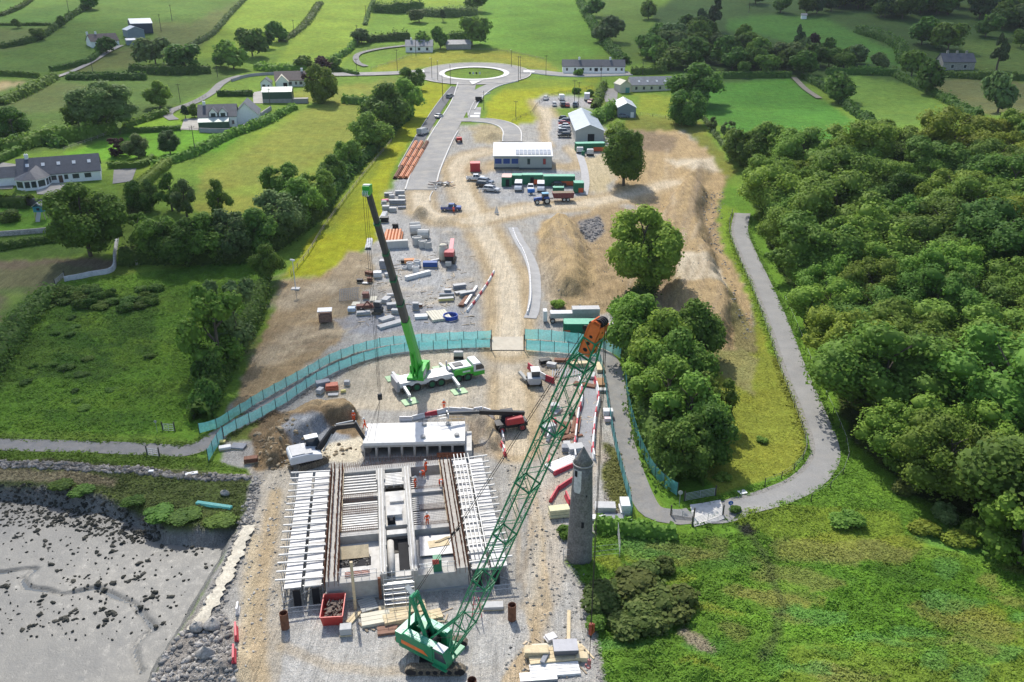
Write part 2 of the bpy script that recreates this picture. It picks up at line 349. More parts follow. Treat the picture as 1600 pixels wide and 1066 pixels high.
stroke([(1160,826),(1180,845),(1200,880),(1208,915),(1222,945),(1208,985),(1190,1030)], 1.0, (.07,.085,.035), .6, soft=.7, jit=1.1); zone([(1152,822),(1172,818),(1184,834),(1166,842)], (.03,.035,.025))
zone([(1055,985),(1075,978),(1105,1005),(1118,1020),(1100,1022),(1075,1005)], (.26,.23,.15), k='e')
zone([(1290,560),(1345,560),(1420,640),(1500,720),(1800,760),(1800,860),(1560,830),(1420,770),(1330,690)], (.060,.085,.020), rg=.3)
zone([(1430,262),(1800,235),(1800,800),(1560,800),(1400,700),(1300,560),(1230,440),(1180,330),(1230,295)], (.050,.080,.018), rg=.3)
# the works
zone([(640,262),(668,215),(700,200),(745,194),(800,200),(850,185),(905,182),(950,200),(965,262),(990,205),(1070,204),(1108,240),(1135,285),(1120,320),(1128,380),(1168,460),(1182,520),(1150,545),(1090,540),(1060,530),(1000,500),(965,540),(955,560),(958,640),(975,740),(988,800),(940,822),(884,880),(930,950),(945,1066),(960,1330),(190,1330),(236,1066),(300,960),(352,860),(372,812),(392,770),(398,735),(345,722),(352,690),(340,680),(372,610),(420,500),(440,440),(520,432),(560,400),(590,372),(606,330),(612,290)], GRAV, k='s', jit=.9)
zone([(345,700),(372,610),(400,548),(424,490),(440,438),(500,432),(540,400),(560,440),(530,470),(540,520),(520,540),(440,600),(380,640)], SPOIL, k='e', rg=.28)
zone([(520,420),(545,392),(575,396),(590,430),(560,470),(540,500),(520,490),(515,450)], (.27,.215,.14), k='e', rg=.15)
stroke([(420,560),(470,520),(520,515)], 6, PALE, .5); stroke([(450,470),(500,450)], 8, PALE, .55)
zone([(520,500),(560,490),(640,470),(700,480),(745,470),(770,520),(700,516),(600,520),(540,522)], (.265,.270,.280), k='s')
zone([(590,340),(640,325),(720,340),(745,380),(740,440),(700,470),(600,440),(590,390)], (.345,.340,.325), k='s')
zone([(845,345),(900,335),(960,320),(1000,330),(1010,420),(1000,480),(940,490),(860,485),(838,440),(836,390)], SPOIL, k='e', rg=.35)
zone([(842,352),(870,340),(905,356),(930,400),(930,440),(900,470),(850,470),(840,420)], (.365,.268,.142), k='e', rg=.20)
zone([(905,345),(938,338),(945,362),(925,378),(906,372)], (.20,.19,.18), k='s', rg=.2)
zone([(975,205),(1060,202),(1100,232),(1135,285),(1120,322),(1128,380),(1168,460),(1182,530),(1145,550),(1080,535),(1040,500),(1000,470),(1000,330),(960,300),(965,262)], (.350,.255,.135), k='e', rg=.22)
zone([(965,205),(1010,202),(1060,215),(1050,240),(990,232)], (.215,.16,.10), k='e', rg=.4)
zone([(1050,420),(1125,420),(1135,460),(1060,468)], PALE, k='e'); zone([(1040,250),(1110,246),(1130,268),(1080,275)], PALE, k='e')
for k in range(16):   # track marks of machines on the spoil
    a = rnd.uniform(0,1); x0 = 1000+rnd.uniform(-20,70); y0 = 300+rnd.uniform(0,180)
    stroke([(x0+30,y0-40),(x0+22+a*8,y0),(x0+30*a,y0+45)], .9, (.27,.21,.14), .55, jit=.1)
    x0 = 852+rnd.uniform(0,60); y0 = 358+rnd.uniform(0,70); stroke([(x0,y0),(x0+12,y0+24)], .8, (.28,.22,.15), .5, jit=.1)
    x0 = 440+rnd.uniform(0,60); y0 = 480+rnd.uniform(0,70); stroke([(x0,y0+12),(x0+30,y0),(x0+62,y0-8)], .7, (.23,.18,.12), .5, jit=.1)
for k in range(40):
    x0 = rnd.uniform(985,1120); y0 = rnd.uniform(230,470); stroke([(x0,y0),(x0+rnd.uniform(-14,4),y0+rnd.uniform(12,40)),(x0+rnd.uniform(-24,4),y0+rnd.uniform(45,70))], rnd.uniform(.5,1.3), rnd.choice([(.24,.18,.11),(.46,.38,.27),(.27,.21,.14)]), .5, jit=.15)
    x0 = rnd.uniform(380,520); y0 = rnd.uniform(450,590); stroke([(x0,y0),(x0+rnd.uniform(15,40),y0-rnd.uniform(4,18)),(x0+rnd.uniform(50,80),y0-rnd.uniform(12,30))], rnd.uniform(.4,1.0), rnd.choice([(.20,.15,.09),(.42,.34,.22)]), .5, jit=.2)
    x0 = rnd.uniform(640,840); y0 = rnd.uniform(290,420); stroke([(x0,y0),(x0+rnd.uniform(-10,25),y0+rnd.uniform(10,30)),(x0+rnd.uniform(0,60),y0+rnd.uniform(30,70))], rnd.uniform(.4,.8), rnd.choice([(.24,.22,.19),(.50,.44,.34),(.38,.33,.25)]), .5, jit=.15)
    x0 = rnd.uniform(800,870); y0 = rnd.uniform(560,980); stroke([(x0,y0),(x0+rnd.uniform(-8,8),y0+40),(x0+rnd.uniform(-14,10),y0+90)], rnd.uniform(.25,.5), rnd.choice([(.24,.19,.13),(.44,.36,.25)]), .5, jit=.1)
    x0 = rnd.uniform(375,440); y0 = rnd.uniform(760,1000); stroke([(x0,y0),(x0+rnd.uniform(-8,2),y0+40),(x0+rnd.uniform(-14,4),y0+90)], rnd.uniform(.25,.6), rnd.choice([(.25,.2,.14),(.42,.33,.2)]), .5, jit=.1)
zone([(1130,440),(1150,470),(1180,520),(1185,555),(1150,545),(1140,480)], (.20,.175,.075), k='e', rg=.2)
# haul roads
def haul(n=9):
    for ln, w in (([(805,700),(800,620),(795,548)],6.5), ([(795,548),(797,500),(792,430),(770,385),(745,345),(722,300),(712,262),(725,245),(760,236)],8), ([(655,302),(660,330),(690,345),(735,345)],7.5), ([(735,345),(830,325),(900,320),(970,308),(1050,285)],9), ([(905,322),(912,280),(905,245),(890,232)],4), ([(868,225),(860,190),(848,168),(842,158)],8))[:n]:
        (w < 9 and ln[0][0] < 860) and stroke(ln, w*2.0, (.300,.285,.255), .55, soft=.5, k='s'); stroke(ln, w*1.2, SAND, .8, soft=.25, k='e'); stroke(ln, w*.6, (.50,.42,.30), .85, soft=.25, jit=.25)
    for dx in (-1.5,-.4,.8,1.6):
        stroke([(797+dx*7,548),(799+dx*7,490),(793+dx*6,430),(771+dx*6,385),(746+dx*5,345),(723+dx*5,300)], .55, (.53,.47,.36), .6, jit=.15)
        stroke([(659+dx*6,302),(664+dx*6,326),(694+dx*6,340+dx*3),(735,345+dx*4),(830,324+dx*4),(940,316+dx*3)], .5, (.52,.46,.36), .55, jit=.15)
haul()
# lower platform by the structure
zone([(560,560),(640,548),(770,548),(820,552),(830,700),(790,720),(760,640),(640,640),(560,640),(500,620)], (.43,.375,.285), k='e')
zone([(395,720),(450,700),(470,735),(445,930),(470,1066),(470,1330),(340,1330),(345,1060),(375,900),(390,800)], (.36,.325,.265), k='s')
stroke([(430,770),(418,850),(405,930),(400,1000),(410,1080)], 1.8, SAND, .75); stroke([(398,840),(388,930),(380,1010),(384,1090)], 1.2, (.44,.35,.21), .6)
stroke([(860,560),(850,700),(862,780),(862,850),(858,930),(828,985),(800,1066),(790,1200)], 2.6, (.42,.32,.19), .75); stroke([(845,800),(838,930),(800,990)], 1.6, PALE, .5)
stroke([(812,560),(818,640),(812,700),(830,760)], 4.5, PALE, .7)
zone([(820,700),(860,690),(890,780),(884,880),(910,940),(925,1066),(850,1066),(862,960),(850,820)], GRAVL, k='s', mixw=.6)
zone([(440,960),(640,950),(820,950),(830,1000),(780,1066),(760,1330),(440,1330)], GRAVL, k='s')
stroke([(440,1010),(520,1045),(640,1050)], 1.2, SAND, .4)
zone([(372,650),(470,640),(560,640),(575,690),(480,700),(440,735),(400,735),(395,700)], EARTH, k='e', rg=.5); stroke([(440,662),(500,650),(545,650)], 2.2, (.30,.225,.13), .8)
zone([(436,688),(470,668),(520,668),(560,690),(520,702),(470,712)], (.235,.245,.255), k='s')
zone([(500,700),(560,680),(575,700),(560,722),(500,722)], (.55,.49,.37), k='e'); zone([(725,650),(770,660),(795,690),(780,720),(735,705)], EARTH, k='e', rg=.2); zone([(748,690),(785,668),(792,712),(765,716)], (.27,.275,.285), k='s')
zone([(690,642),(740,640),(750,660),(700,664)], (.25,.20,.13), k='e')
zone([(860,600),(925,600),(940,640),(945,720),(930,760),(880,790),(862,740),(868,660)], (.37,.325,.26), k='s')
zone([(945,690),(965,700),(985,770),(965,800),(945,780)], (.15,.16,.045), k='g'); zone([(340,655),(372,640),(400,655),(392,690),(350,690)], (.12,.15,.035), k='g', rg=.2)
zone([(372,812),(398,735),(410,740),(395,830),(370,900),(330,1000),(300,1066),(260,1330),(190,1330),(236,1066),(300,960),(350,862)], (.245,.235,.215), k='s', rg=.25)
zone([(388,822),(378,850),(350,905),(318,960),(298,990),(303,972),(330,930),(355,880),(372,835)], (.60,.56,.46), k='e', jit=.25)
zone([(240,1066),(262,1010),(300,975),(350,960),(368,1010),(372,1066),(360,1330),(230,1330)], (.215,.200,.180), k='s', rg=.35)
# shore
zone([(-420,716),(60,720),(200,728),(330,738),(392,742),(384,800),(372,815),(330,828),(262,824),(215,797),(150,774),(60,760),(-420,754)], SALT, rg=.3)
zone([(-420,728),(0,730),(120,738),(180,752),(175,762),(60,752),(-420,748)], (.21,.185,.11), k='e')
zone([(-420,716),(60,720),(200,728),(330,738),(392,742),(390,750),(330,748),(200,738),(60,730),(-420,726)], (.12,.13,.06), rg=.3)
zone(MUD, (.17,.168,.155), k='w', jit=.4)
# round the works offices
zone([(665,200),(700,196),(770,200),(790,225),(770,262),(735,270),(715,262),(690,240)], GRAV, k='s'); zone([(735,198),(770,194),(798,204),(795,218),(770,225),(740,222)], (.34,.28,.17), k='e', rg=.1)
zone([(735,275),(770,268),(915,268),(915,305),(840,318),(770,312),(740,290)], (.315,.315,.310), k='s', jit=.3)
zone([(700,260),(770,250),(865,258),(910,250),(960,240),(962,262),(900,266),(770,268),(730,276)], (.37,.29,.18), k='e')
zone([(910,250),(960,232),(970,262),(945,300),(918,300)], (.42,.35,.22), k='e')
zone([(862,186),(905,186),(900,222),(870,232),(860,215)], (.33,.325,.31), k='s', jit=.2); zone([(835,158),(850,148),(900,150),(935,158),(930,170),(870,168),(845,166)], (.32,.315,.305), k='s', jit=.3)
zone([(612,292),(650,262),(690,285),(690,316),(640,330),(600,328)], (.30,.30,.295), k='s'); zone([(670,290),(700,280),(720,310),(712,340),(680,330)], (.31,.305,.295), k='s')
for k in range(26):
    x0 = rnd.uniform(560,780); y0 = rnd.uniform(380,500); stroke([(x0,y0),(x0+rnd.uniform(15,45),y0+rnd.uniform(-10,6))], rnd.uniform(.6,2.2), rnd.choice([PALE,SAND,(.24,.24,.24)]), .4)
haul(4)
# soften edges a little, add wear
_r0 = int(np.searchsorted(_D, 48))
for _a in (col, kind): _a[:_r0] = _a[_r0]      # the same ground goes on below the drone
rough[:_r0] = rough[_r0]
def blur(a, n=1):
    for _ in range(n):
        a[1:-1] = (a[:-2] + 2*a[1:-1] + a[2:])/4; a[:,1:-1] = (a[:,:-2] + 2*a[:,1:-1] + a[:,2:])/4
blur(col, 1); blur(kind, 1); blur(rough, 3)
GZ = GZ0 + rough*((fbm(GX, GY, 2.2, 40)-.5)*2.2 + (fbm(GX, GY, .8, 50, 2)-.5)*.7) + kind[...,1]*(fbm(GX, GY, 1.6, 60, 3)-.5)*.16
def _cell(x, y):
    x = np.asarray(x, float); y = np.asarray(y, float)
    i = np.clip(np.searchsorted(_D, y) - 1, 0, len(_D)-2); b = np.clip((y - _D[i])/(_D[i+1]-_D[i]), 0, 1)
    w = np.maximum(_wd[i]*(1-b) + _wd[i+1]*b, 1); s = x/w; j = np.clip(np.searchsorted(_S, s) - 1, 0, len(_S)-2); a = np.clip((s - _S[j])/(_S[j+1]-_S[j]), 0, 1)
    return i, j, a, b
def gz(x, y):
    i, j, a, b = _cell(x, y)
    return (GZ[i,j]*(1-a) + GZ[i,j+1]*a)*(1-b) + (GZ[i+1,j]*(1-a) + GZ[i+1,j+1]*a)*b
def G(px, py):
    p = Gb(px, py, gz); return Vector((p[0], p[1], float(gz(p[0], p[1]))))
def zat(x, y): return float(gz(x, y))
def ppm(v):
    """picture points per metre at a world point"""
    return FPX/(v[1]*cP + (CAMH - v[2])*sP)
# ---- ground material
m = bpy.data.materials.new('ground'); m.use_nodes = True; t = m.node_tree; N = t.nodes; L = t.links; b = N['Principled BSDF']
def noise(sc, det=5, ro=.6):
    n = N.new('ShaderNodeTexNoise'); n.inputs['Scale'].default_value = sc; n.inputs['Detail'].default_value = det; n.inputs['Roughness'].default_value = ro
    L.new(tc.outputs['Object'], n.inputs['Vector']); return n.outputs[0]
def rng(s, a, b_, c, d):
    n = N.new('ShaderNodeMapRange'); n.inputs[1].default_value = a; n.inputs[2].default_value = b_; n.inputs[3].default_value = c; n.inputs[4].default_value = d; L.new(s, n.inputs[0]); return n.outputs[0]
def math_(op, a, b_):
    n = N.new('ShaderNodeMath'); n.operation = op
    for i, v in enumerate((a, b_)):
        if isinstance(v, (int, float)): n.inputs[i].default_value = v
        else: L.new(v, n.inputs[i])
    return n.outputs[0]
def mixc(f, a, b_, bt='MIX'):
    n = N.new('ShaderNodeMix'); n.data_type = 'RGBA'; n.blend_type = bt
    for i, v in ((0,f),(6,a),(7,b_)):
        if isinstance(v, (int, float)): n.inputs[i].default_value = v
        elif isinstance(v, tuple): n.inputs[i].default_value = (*v, 1)
        else: L.new(v, n.inputs[i])
    return n.outputs[2]
tc = N.new('ShaderNodeTexCoord')
ac = N.new('ShaderNodeAttribute'); ac.attribute_name = 'surface'; ak = N.new('ShaderNodeAttribute'); ak.attribute_name = 'kind'
sx = N.new('ShaderNodeSeparateColor'); L.new(ak.outputs['Color'], sx.inputs[0]); gr, st, we = sx.outputs
big, med, sml, pebb = noise(.035,4), noise(.45,5), noise(2.4,5,.7), noise(9,3,.7)
v1 = rng(big,.3,.7,.82,1.2); v2 = rng(med,.3,.7,.80,1.22); v3 = rng(sml,.3,.7,.72,1.3); v4 = rng(pebb,.3,.7,.50,1.55)
mp = N.new('ShaderNodeMapping'); mp.inputs['Scale'].default_value = (1.6,.16,1); mp.inputs['Rotation'].default_value = (0,0,.12); L.new(tc.outputs['Object'], mp.inputs[0]); sn = N.new('ShaderNodeTexNoise'); sn.inputs['Scale'].default_value = 1.0; sn.inputs['Detail'].default_value = 6; sn.inputs['Roughness'].default_value = .7; sn.inputs['Distortion'].default_value = .6; L.new(mp.outputs[0], sn.inputs['Vector'])
gv = math_('MULTIPLY', rng(sn.outputs[0],.35,.65,.90,1.10), math_('MULTIPLY', math_('MULTIPLY', v1, v2), v3))
sv = math_('MULTIPLY', rng(sn.outputs[0],.35,.65,.84,1.15), math_('MULTIPLY', math_('MULTIPLY', rng(med,.3,.7,.86,1.15), rng(sml,.3,.7,.94,1.38)), v4))
val = N.new('ShaderNodeMix'); L.new(gr, val.inputs[0]); L.new(sv, val.inputs[2]); L.new(gv, val.inputs[3])
sc_ = N.new('ShaderNodeVectorMath'); sc_.operation = 'SCALE'; L.new(ac.outputs['Color'], sc_.inputs[0]); L.new(val.outputs[0], sc_.inputs['Scale'])
hue = mixc(math_('MULTIPLY', gr, rng(noise(.11,5),.42,.68,0,.55)), sc_.outputs[0], mixc(1.0, sc_.outputs[0], (1.22,1.02,.9), 'MULTIPLY'))
hue = mixc(math_('MULTIPLY', st, rng(noise(.16,6,.7),.48,.66,0,.26)), hue, mixc(1.0, hue, (1.05,.88,.66), 'MULTIPLY'))
hue = mixc(math_('MULTIPLY', gr, rng(noise(.9,6,.7),.52,.75,0,.6)), hue, mixc(1.0, hue, (.62,.78,.75), 'MULTIPLY'))
vz = N.new('ShaderNodeTexVoronoi'); vz.inputs['Scale'].default_value = .75; L.new(tc.outputs['Object'], vz.inputs['Vector'])
L.new(hue, b.inputs['Base Color'])
L.new(math_('SUBTRACT', .93, math_('MULTIPLY', we, rng(med,.3,.7,.30,.55))), b.inputs['Roughness']); b.inputs['Specular IOR Level'].default_value = .06
bp = N.new('ShaderNodeBump'); bp.inputs['Strength'].default_value = .75; bp.inputs['Distance'].default_value = .5
mq = N.new('ShaderNodeMapping'); mq.inputs['Scale'].default_value = (2.6,.22,1); mq.inputs['Rotation'].default_value = (0,0,-.35); L.new(tc.outputs['Object'], mq.inputs[0]); rn = N.new('ShaderNodeTexNoise'); rn.inputs['Scale'].default_value = 1; rn.inputs['Detail'].default_value = 4; rn.inputs['Distortion'].default_value = 1.2; L.new(mq.outputs[0], rn.inputs['Vector'])
hsum = math_('ADD', math_('ADD', math_('MULTIPLY', sml, .7), math_('MULTIPLY', pebb, .35)), math_('MULTIPLY', math_('SUBTRACT', 1.0, gr), math_('ADD', math_('MULTIPLY', sn.outputs[0], .9), math_('MULTIPLY', rn.outputs[0], .9)))); L.new(hsum, bp.inputs['Height']); L.new(bp.outputs[0], b.inputs['Normal'])
GROUND = m
nr, nc = GX.shape; idx = np.arange(nr*nc).reshape(nr, nc)
F = np.stack([idx[:-1,:-1], idx[:-1,1:], idx[1:,1:], idx[1:,:-1]], -1).reshape(-1, 4)
one = np.ones(GX.shape + (1,))
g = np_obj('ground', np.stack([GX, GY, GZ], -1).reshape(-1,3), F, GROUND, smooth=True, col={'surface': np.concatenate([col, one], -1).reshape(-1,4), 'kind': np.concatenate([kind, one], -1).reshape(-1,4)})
tag(g, 'ground of fields, gravel works and rough grass', 'ground', kind='structure')
# ------------------------------------------------------------------ roads, paths, shore
M_ROAD = mat('road asphalt', (.265,.258,.245), .9, .14, .12, fine=.12, fscale=3, dirt=.5, dirtcol=(.43,.39,.32))
M_PATH = mat('path asphalt', (.205,.200,.190), .9, .16, .35, fine=.14, fscale=6, dirt=.35, dirtcol=(.32,.28,.22))
M_GREENWAY = mat('greenway asphalt', (.250,.246,.235), .9, .10, .25, fine=.12, fscale=7, dirt=.2, dirtcol=(.36,.33,.28))
M_DARKTAR = mat('dark asphalt', (.115,.115,.120), .9, .2, .2, fine=.1, fscale=4)
M_KERB = mat('kerb concrete', (.62,.60,.56), .85, .12, 1.5)
M_LANE = mat('lane', (.36,.34,.30), .9, .15, .3, fine=.12, fscale=4)
def curve(pts, step=1.5):
    """smooth world polyline through picture points"""
    P = [np.array(G(*p)[:2]) for p in pts]; P = [2*P[0]-P[1]] + P + [2*P[-1]-P[-2]]; out = []
    for i in range(1, len(P)-2):
        a,b,c,d = P[i-1:i+3]; n = max(2, int(np.linalg.norm(c-b)/step))
        for k in range(n):
            t = k/n; out.append(.5*((2*b) + (c-a)*t + (2*a-5*b+4*c-d)*t*t + (3*b-a-3*c+d)*t**3))
    out.append(P[-2]); return np.array(out)
def normals(Q):
    T = np.gradient(Q, axis=0); T /= np.maximum(np.linalg.norm(T, axis=1)[:,None], 1e-9); return np.stack([T[:,1], -T[:,0]], 1)   # to the right of travel
def ribbon_vf(Q, w0, w1, off, nx=5):
    Nn = normals(Q); w0 = np.broadcast_to(w0, len(Q)); w1 = np.broadcast_to(w1, len(Q))
    u = np.linspace(0, 1, nx); XY = Q[:,None,:] + Nn[:,None,:]*((w0[:,None]*(1-u) + w1[:,None]*u)[...,None])
    Z = gz(XY[...,0], XY[...,1]) + off + .0012*np.maximum(XY[...,1]-150, 0)*.5
    n = len(Q); idx = np.arange(n*nx).reshape(n, nx); F = np.stack([idx[:-1,:-1], idx[:-1,1:], idx[1:,1:], idx[1:,:-1]], -1).reshape(-1,4)
    return np.concatenate([XY, Z[...,None]], -1).reshape(-1,3), F
def ribbon(name, Q, w, m, off=.06, parent=None, nx=5, label=None):
    """w: total width (number) or (left edge, right edge) offsets from the line"""
    a, b = (-w/2, w/2) if np.isscalar(w) else w
    V, F = ribbon_vf(Q, a, b, off, nx); o = np_obj(name, V, F, m, parent, smooth=True)
    if parent is None: tag(o, label or name.replace('_',' '), name.replace('_',' '), kind='structure')
    return o
def kerb(Q, at, m=None, parent=None, w=.22, h=.14, name='kerb'):
    """raised kerb along a line at a sideways offset"""
    Nn = normals(Q); V = []; F = []; zt = gz(Q[:,0]+Nn[:,0]*at, Q[:,1]+Nn[:,1]*at) + .0012*np.maximum(Q[:,1]-150,0)*.5
    for s, dz in ((at-w/2,-.1),(at-w/2,h+.06),(at+w/2,h+.06),(at+w/2,-.1)):
        V.append(np.column_stack([Q + Nn*s, zt + dz]))
    n = len(Q); V = np.concatenate(V)
    for j in range(3): F += [(j*n+k, j*n+k+1, (j+1)*n+k+1, (j+1)*n+k) for k in range(n-1)]
    return np_obj(name, V, F, m or M_KERB, parent)
# new road from the works up to the roundabout
Q = curve([(657,297),(666,266),(687,220),(709,182),(722,158),(728,138),(730,130)], 2)
road = ribbon('road', Q, 8.0, M_ROAD, .05, nx=7)
kerb(Q, -4.1, parent=road, w=.4); Qr = curve([(657,297),(666,266),(687,222),(697,205)], 2); kerb(Qr, 4.1, parent=road, w=.4)
k2 = curve([(672,315),(672,308),(676,300)], 1.0); kerb(k2, 0, parent=road)
Q2 = curve([(728,172),(738,156),(752,143),(772,133),(800,126)], 2); r2 = ribbon('road_branch', Q2, 6.5, M_ROAD, .07); kerb(Q2, 3.3, parent=r2, w=.4); kerb(curve([(731,182),(741,160),(755,150),(766,146)],2), 0, parent=r2)
Q = curve([(632,262),(646,236),(664,204),(684,172),(700,150),(712,136)], 2); pv = ribbon('verge_footway', Q, 3.6, M_DARKTAR, .05); kerb(Q, -1.9, parent=pv, w=.15)
Q = curve([(712,188),(740,188),(768,190),(790,196),(800,206),(800,222)], 1.5); ar = ribbon('access_road', Q, 6, M_ROAD, .09); kerb(Q[4:], 3.1, parent=ar, w=.4); kerb(Q[6:], -3.1, parent=ar, w=.4)
# roundabout
RC = G(741, 115.5); RI = 109/2/ppm(RC); RO = RI + 10.0
def annulus(name, r0, r1, m, off, parent=None, n=96):
    a = np.linspace(0, 2*np.pi, n, endpoint=False); V = []
    for r in np.linspace(r0, r1, 4): X = RC.x + r*np.cos(a); Y = RC.y + r*np.sin(a); V.append(np.column_stack([X, Y, gz(X, Y) + off]))
    F = []
    for j in range(3): F += [(j*n+k, j*n+(k+1)%n, (j+1)*n+(k+1)%n, (j+1)*n+k) for k in range(n)]
    return np_obj(name, np.concatenate(V), F, m, parent, smooth=True)
rb = annulus('roundabout', RI-.3, RO, M_ROAD, .24); tag(rb, 'roundabout carriageway ringing a grass island', 'roundabout', kind='structure')
M_APRON = mat('apron concrete', (.70,.68,.64), .85, .08, .8)
annulus('apron', RI-2.4, RI+.1, M_APRON, .38, rb); annulus('kerb', RO-.1, RO+.3, M_KERB, .40, rb)
Q = curve([(668,112),(640,114),(600,116),(560,117),(520,117.5),(485,118.5)], 3); rw = ribbon('west_road', Q, 7.5, M_ROAD, .22); kerb(Q, 3.9, parent=rw, w=.3)
Q = curve([(378,119),(360,124),(345,132),(330,146),(305,160),(272,172),(262,180),(272,188)], 2); ribbon('lane', Q, 3.6, M_PATH, .12)
Q = curve([(812,112),(838,113),(870,116.5),(905,118),(945,117),(985,115.5)], 3); re_ = ribbon('east_road', Q, 8, M_ROAD, .22); kerb(Q, 4.1, parent=re_, w=.3)
M_WHITE = mat('white road paint', (.78,.78,.76), .7, .08, 2)
def patch(name, px, m, off, parent=None, label=None, sub=6):
    """flat area of the ground given by its picture corners (4), draped"""
    P = [np.array(G(*p)[:2]) for p in px]; u = np.linspace(0,1,sub); V = []
    for a in u:
        for b_ in u:
            p = (P[0]*(1-a)+P[1]*a)*(1-b_) + (P[3]*(1-a)+P[2]*a)*b_; V.append((p[0], p[1], zat(*p)+off))
    F = [(i*sub+j, (i+1)*sub+j, (i+1)*sub+j+1, i*sub+j+1) for i in range(sub-1) for j in range(sub-1)]
    o = np_obj(name, V, F, m, parent, smooth=True)
    if parent is None: tag(o, label or name.replace('_',' '), name.replace('_',' '), kind='structure')
    return o
patch('traffic_island', [(733,128),(753,127.5),(741,133),(738,134)], M_APRON, .5, label='white traffic island at the roundabout mouth')
patch('traffic_island', [(648,112),(662,111),(664,114),(650,115)], M_APRON, .5, label='white traffic island on the west road')
patch('traffic_island', [(818,111),(836,113),(834,115),(818,115)], M_APRON, .5, label='white traffic island on the east road')
patch('lay_by', [(728,168),(752,168),(750,186),(732,186)], mat('tarred lay-by', (.29,.285,.275), .9, .15, .3), .1, label='grey tarred lay-by beside the new road')
patch('paint_stripe', [(735,181),(749,181),(749,183.5),(735,183.5)], M_WHITE, .16); patch('paint_stripe', [(741,177),(751,177),(750,179),(741,179)], M_WHITE, .16)
# coastal footpath, fenced detour and greenway
Q = curve([(-260,680),(-120,688),(0,695),(120,698),(220,702),(285,705),(322,694),(345,678),(380,657),(440,624),(500,590),(560,561),(620,549),(700,540),(768,536)], 1.0); ribbon('footpath', Q, 3.1, M_PATH, .07, label='grey coastal footpath'); FPATH = Q
Q = curve([(822,538),(880,543),(930,550),(954,566),(962,600),(967,650),(980,710),(1000,768),(1020,800),(1060,808),(1082,806)], 1.0); ribbon('footpath', Q, 3.0, M_PATH, .07, label='fenced footpath beside the works')
Q = curve([(1082,806),(1120,805),(1160,795),(1210,780),(1258,758),(1288,728),(1292,695),(1272,640),(1246,580),(1224,520),(1198,455),(1172,400),(1158,362),(1162,334)], 1.0); ribbon('greenway', Q, 3.2, M_GREENWAY, .07, label='smooth grey greenway curving through grass'); GWAY = Q
M_GSTONE = mat('greenway stone edge', (.23,.22,.20), .95, .25, 3, fine=.3, fscale=9)
ribbon('greenway_shoulder', Q, (-2.3,-1.58), M_GSTONE, .05, nx=3, label='gravel shoulder along the greenway')
patch('concrete_ramp', [(770,527),(817,527),(818,548),(766,548)], mat('pale crossing concrete', (.50,.45,.36), .9, .12, .6, dirt=.4, dirtcol=(.42,.35,.25)), .12, label='pale concrete crossing between the green fences')
patch('gateway_apron', [(1078,790),(1126,782),(1132,812),(1085,824)], mat('gateway concrete', (.58,.56,.52), .85, .15, .7, dirt=.35, dirtcol=(.30,.29,.27)), .11, label='pale concrete apron in the gateway')
# pedestrian walkway between barriers, right of the crawler crane
Q = curve([(917,596),(921,610),(922,630),(917,650),(914,680),(912,705),(914,720)], .8); ribbon('walkway', Q, 2.0, mat('walkway chippings', (.27,.275,.28), .95, .12, 2, fine=.2, fscale=8), .08, label='grey chipped walkway between red and white barriers'); WALKQ = Q
Q = curve([(801,356),(812,378),(825,400),(834,425),(836,455),(833,485),(828,498)], 1); ribbon('ditch_road', Q, 2.4, mat('blinding', (.36,.355,.345), .95, .15, .6), .10, label='grey gravel strip along the haul road')
Q = curve([(905,240),(912,262),(915,285),(912,305)], 1); ribbon('gravel_path', Q, 2.2, mat('grey path', (.42,.41,.40), .95, .12, 1), .1, label='grey gravel path beside the green containers')
Q = curve([(572,105),(560,100),(556,92),(562,85),(585,79),(612,75),(640,72)], 2); ribbon('driveway', Q, 3.0, M_PATH, .35, label='farm driveway bending up to the white house')
Q = curve([(62,126),(90,121),(115,112),(140,100),(170,82),(190,72)], 2.5); ribbon('farm_lane', Q, 2.6, M_LANE, .3, label='farm lane climbing to the white bungalow')
Q = curve([(1240,122),(1258,140),(1280,155)], 3); ribbon('farm_track', Q, 2.4, mat('farm track', (.20,.18,.14), .95, .2, .4), .3, label='stony farm track at the field gate')
for px, lb in (([(-120,238),(30,258),(20,296),(-120,300)],'grey tarmac drive beside the big bungalow'), ([(178,266),(214,262),(206,284),(176,288)],'tarmac yard at the bungalow gable'), ([(288,186),(312,186),(310,204),(282,203)],'paved yard beside the dark green shed'), ([(395,145),(412,142),(412,162),(396,162)],'pale yard by the green barn'), ([(50,262),(112,282),(88,306),(58,304)],'pale flagged terrace beside the conservatory'),([(940,140),(966,138),(964,158),(946,160)],'tarmac entry beside the cottages')):
    patch('yard', px, M_PATH if 'tarmac' in lb else M_LANE, .14, label=lb)
# mudflat: rippled skin, weedy stones, creek
M_MUD = bpy.data.materials.new('wet mud'); M_MUD.use_nodes = True; t = M_MUD.node_tree; N = t.nodes; L = t.links; b = N['Principled BSDF']; tc = N.new('ShaderNodeTexCoord')
n1, n2, n3 = noise(.09,5), noise(1.1,6,.7), noise(5,4,.7)
c = mixc(rng(n1,.35,.65,0,1), (.138,.135,.122), (.185,.176,.152)); c = mixc(rng(n2,.48,.72,0,.65), c, (.245,.238,.22)); c = mixc(rng(noise(.5,6,.75),.60,.72,0,.7), c, (.10,.105,.105))
L.new(c, b.inputs['Base Color']); L.new(rng(n2,.3,.7,.34,.7), b.inputs['Roughness']); b.inputs['Specular IOR Level'].default_value = .4
bp = N.new('ShaderNodeBump'); bp.inputs['Strength'].default_value = .5; bp.inputs['Distance'].default_value = .12; L.new(math_('ADD', n2, math_('MULTIPLY', n3, .5)), bp.inputs['Height']); L.new(bp.outputs[0], b.inputs['Normal'])
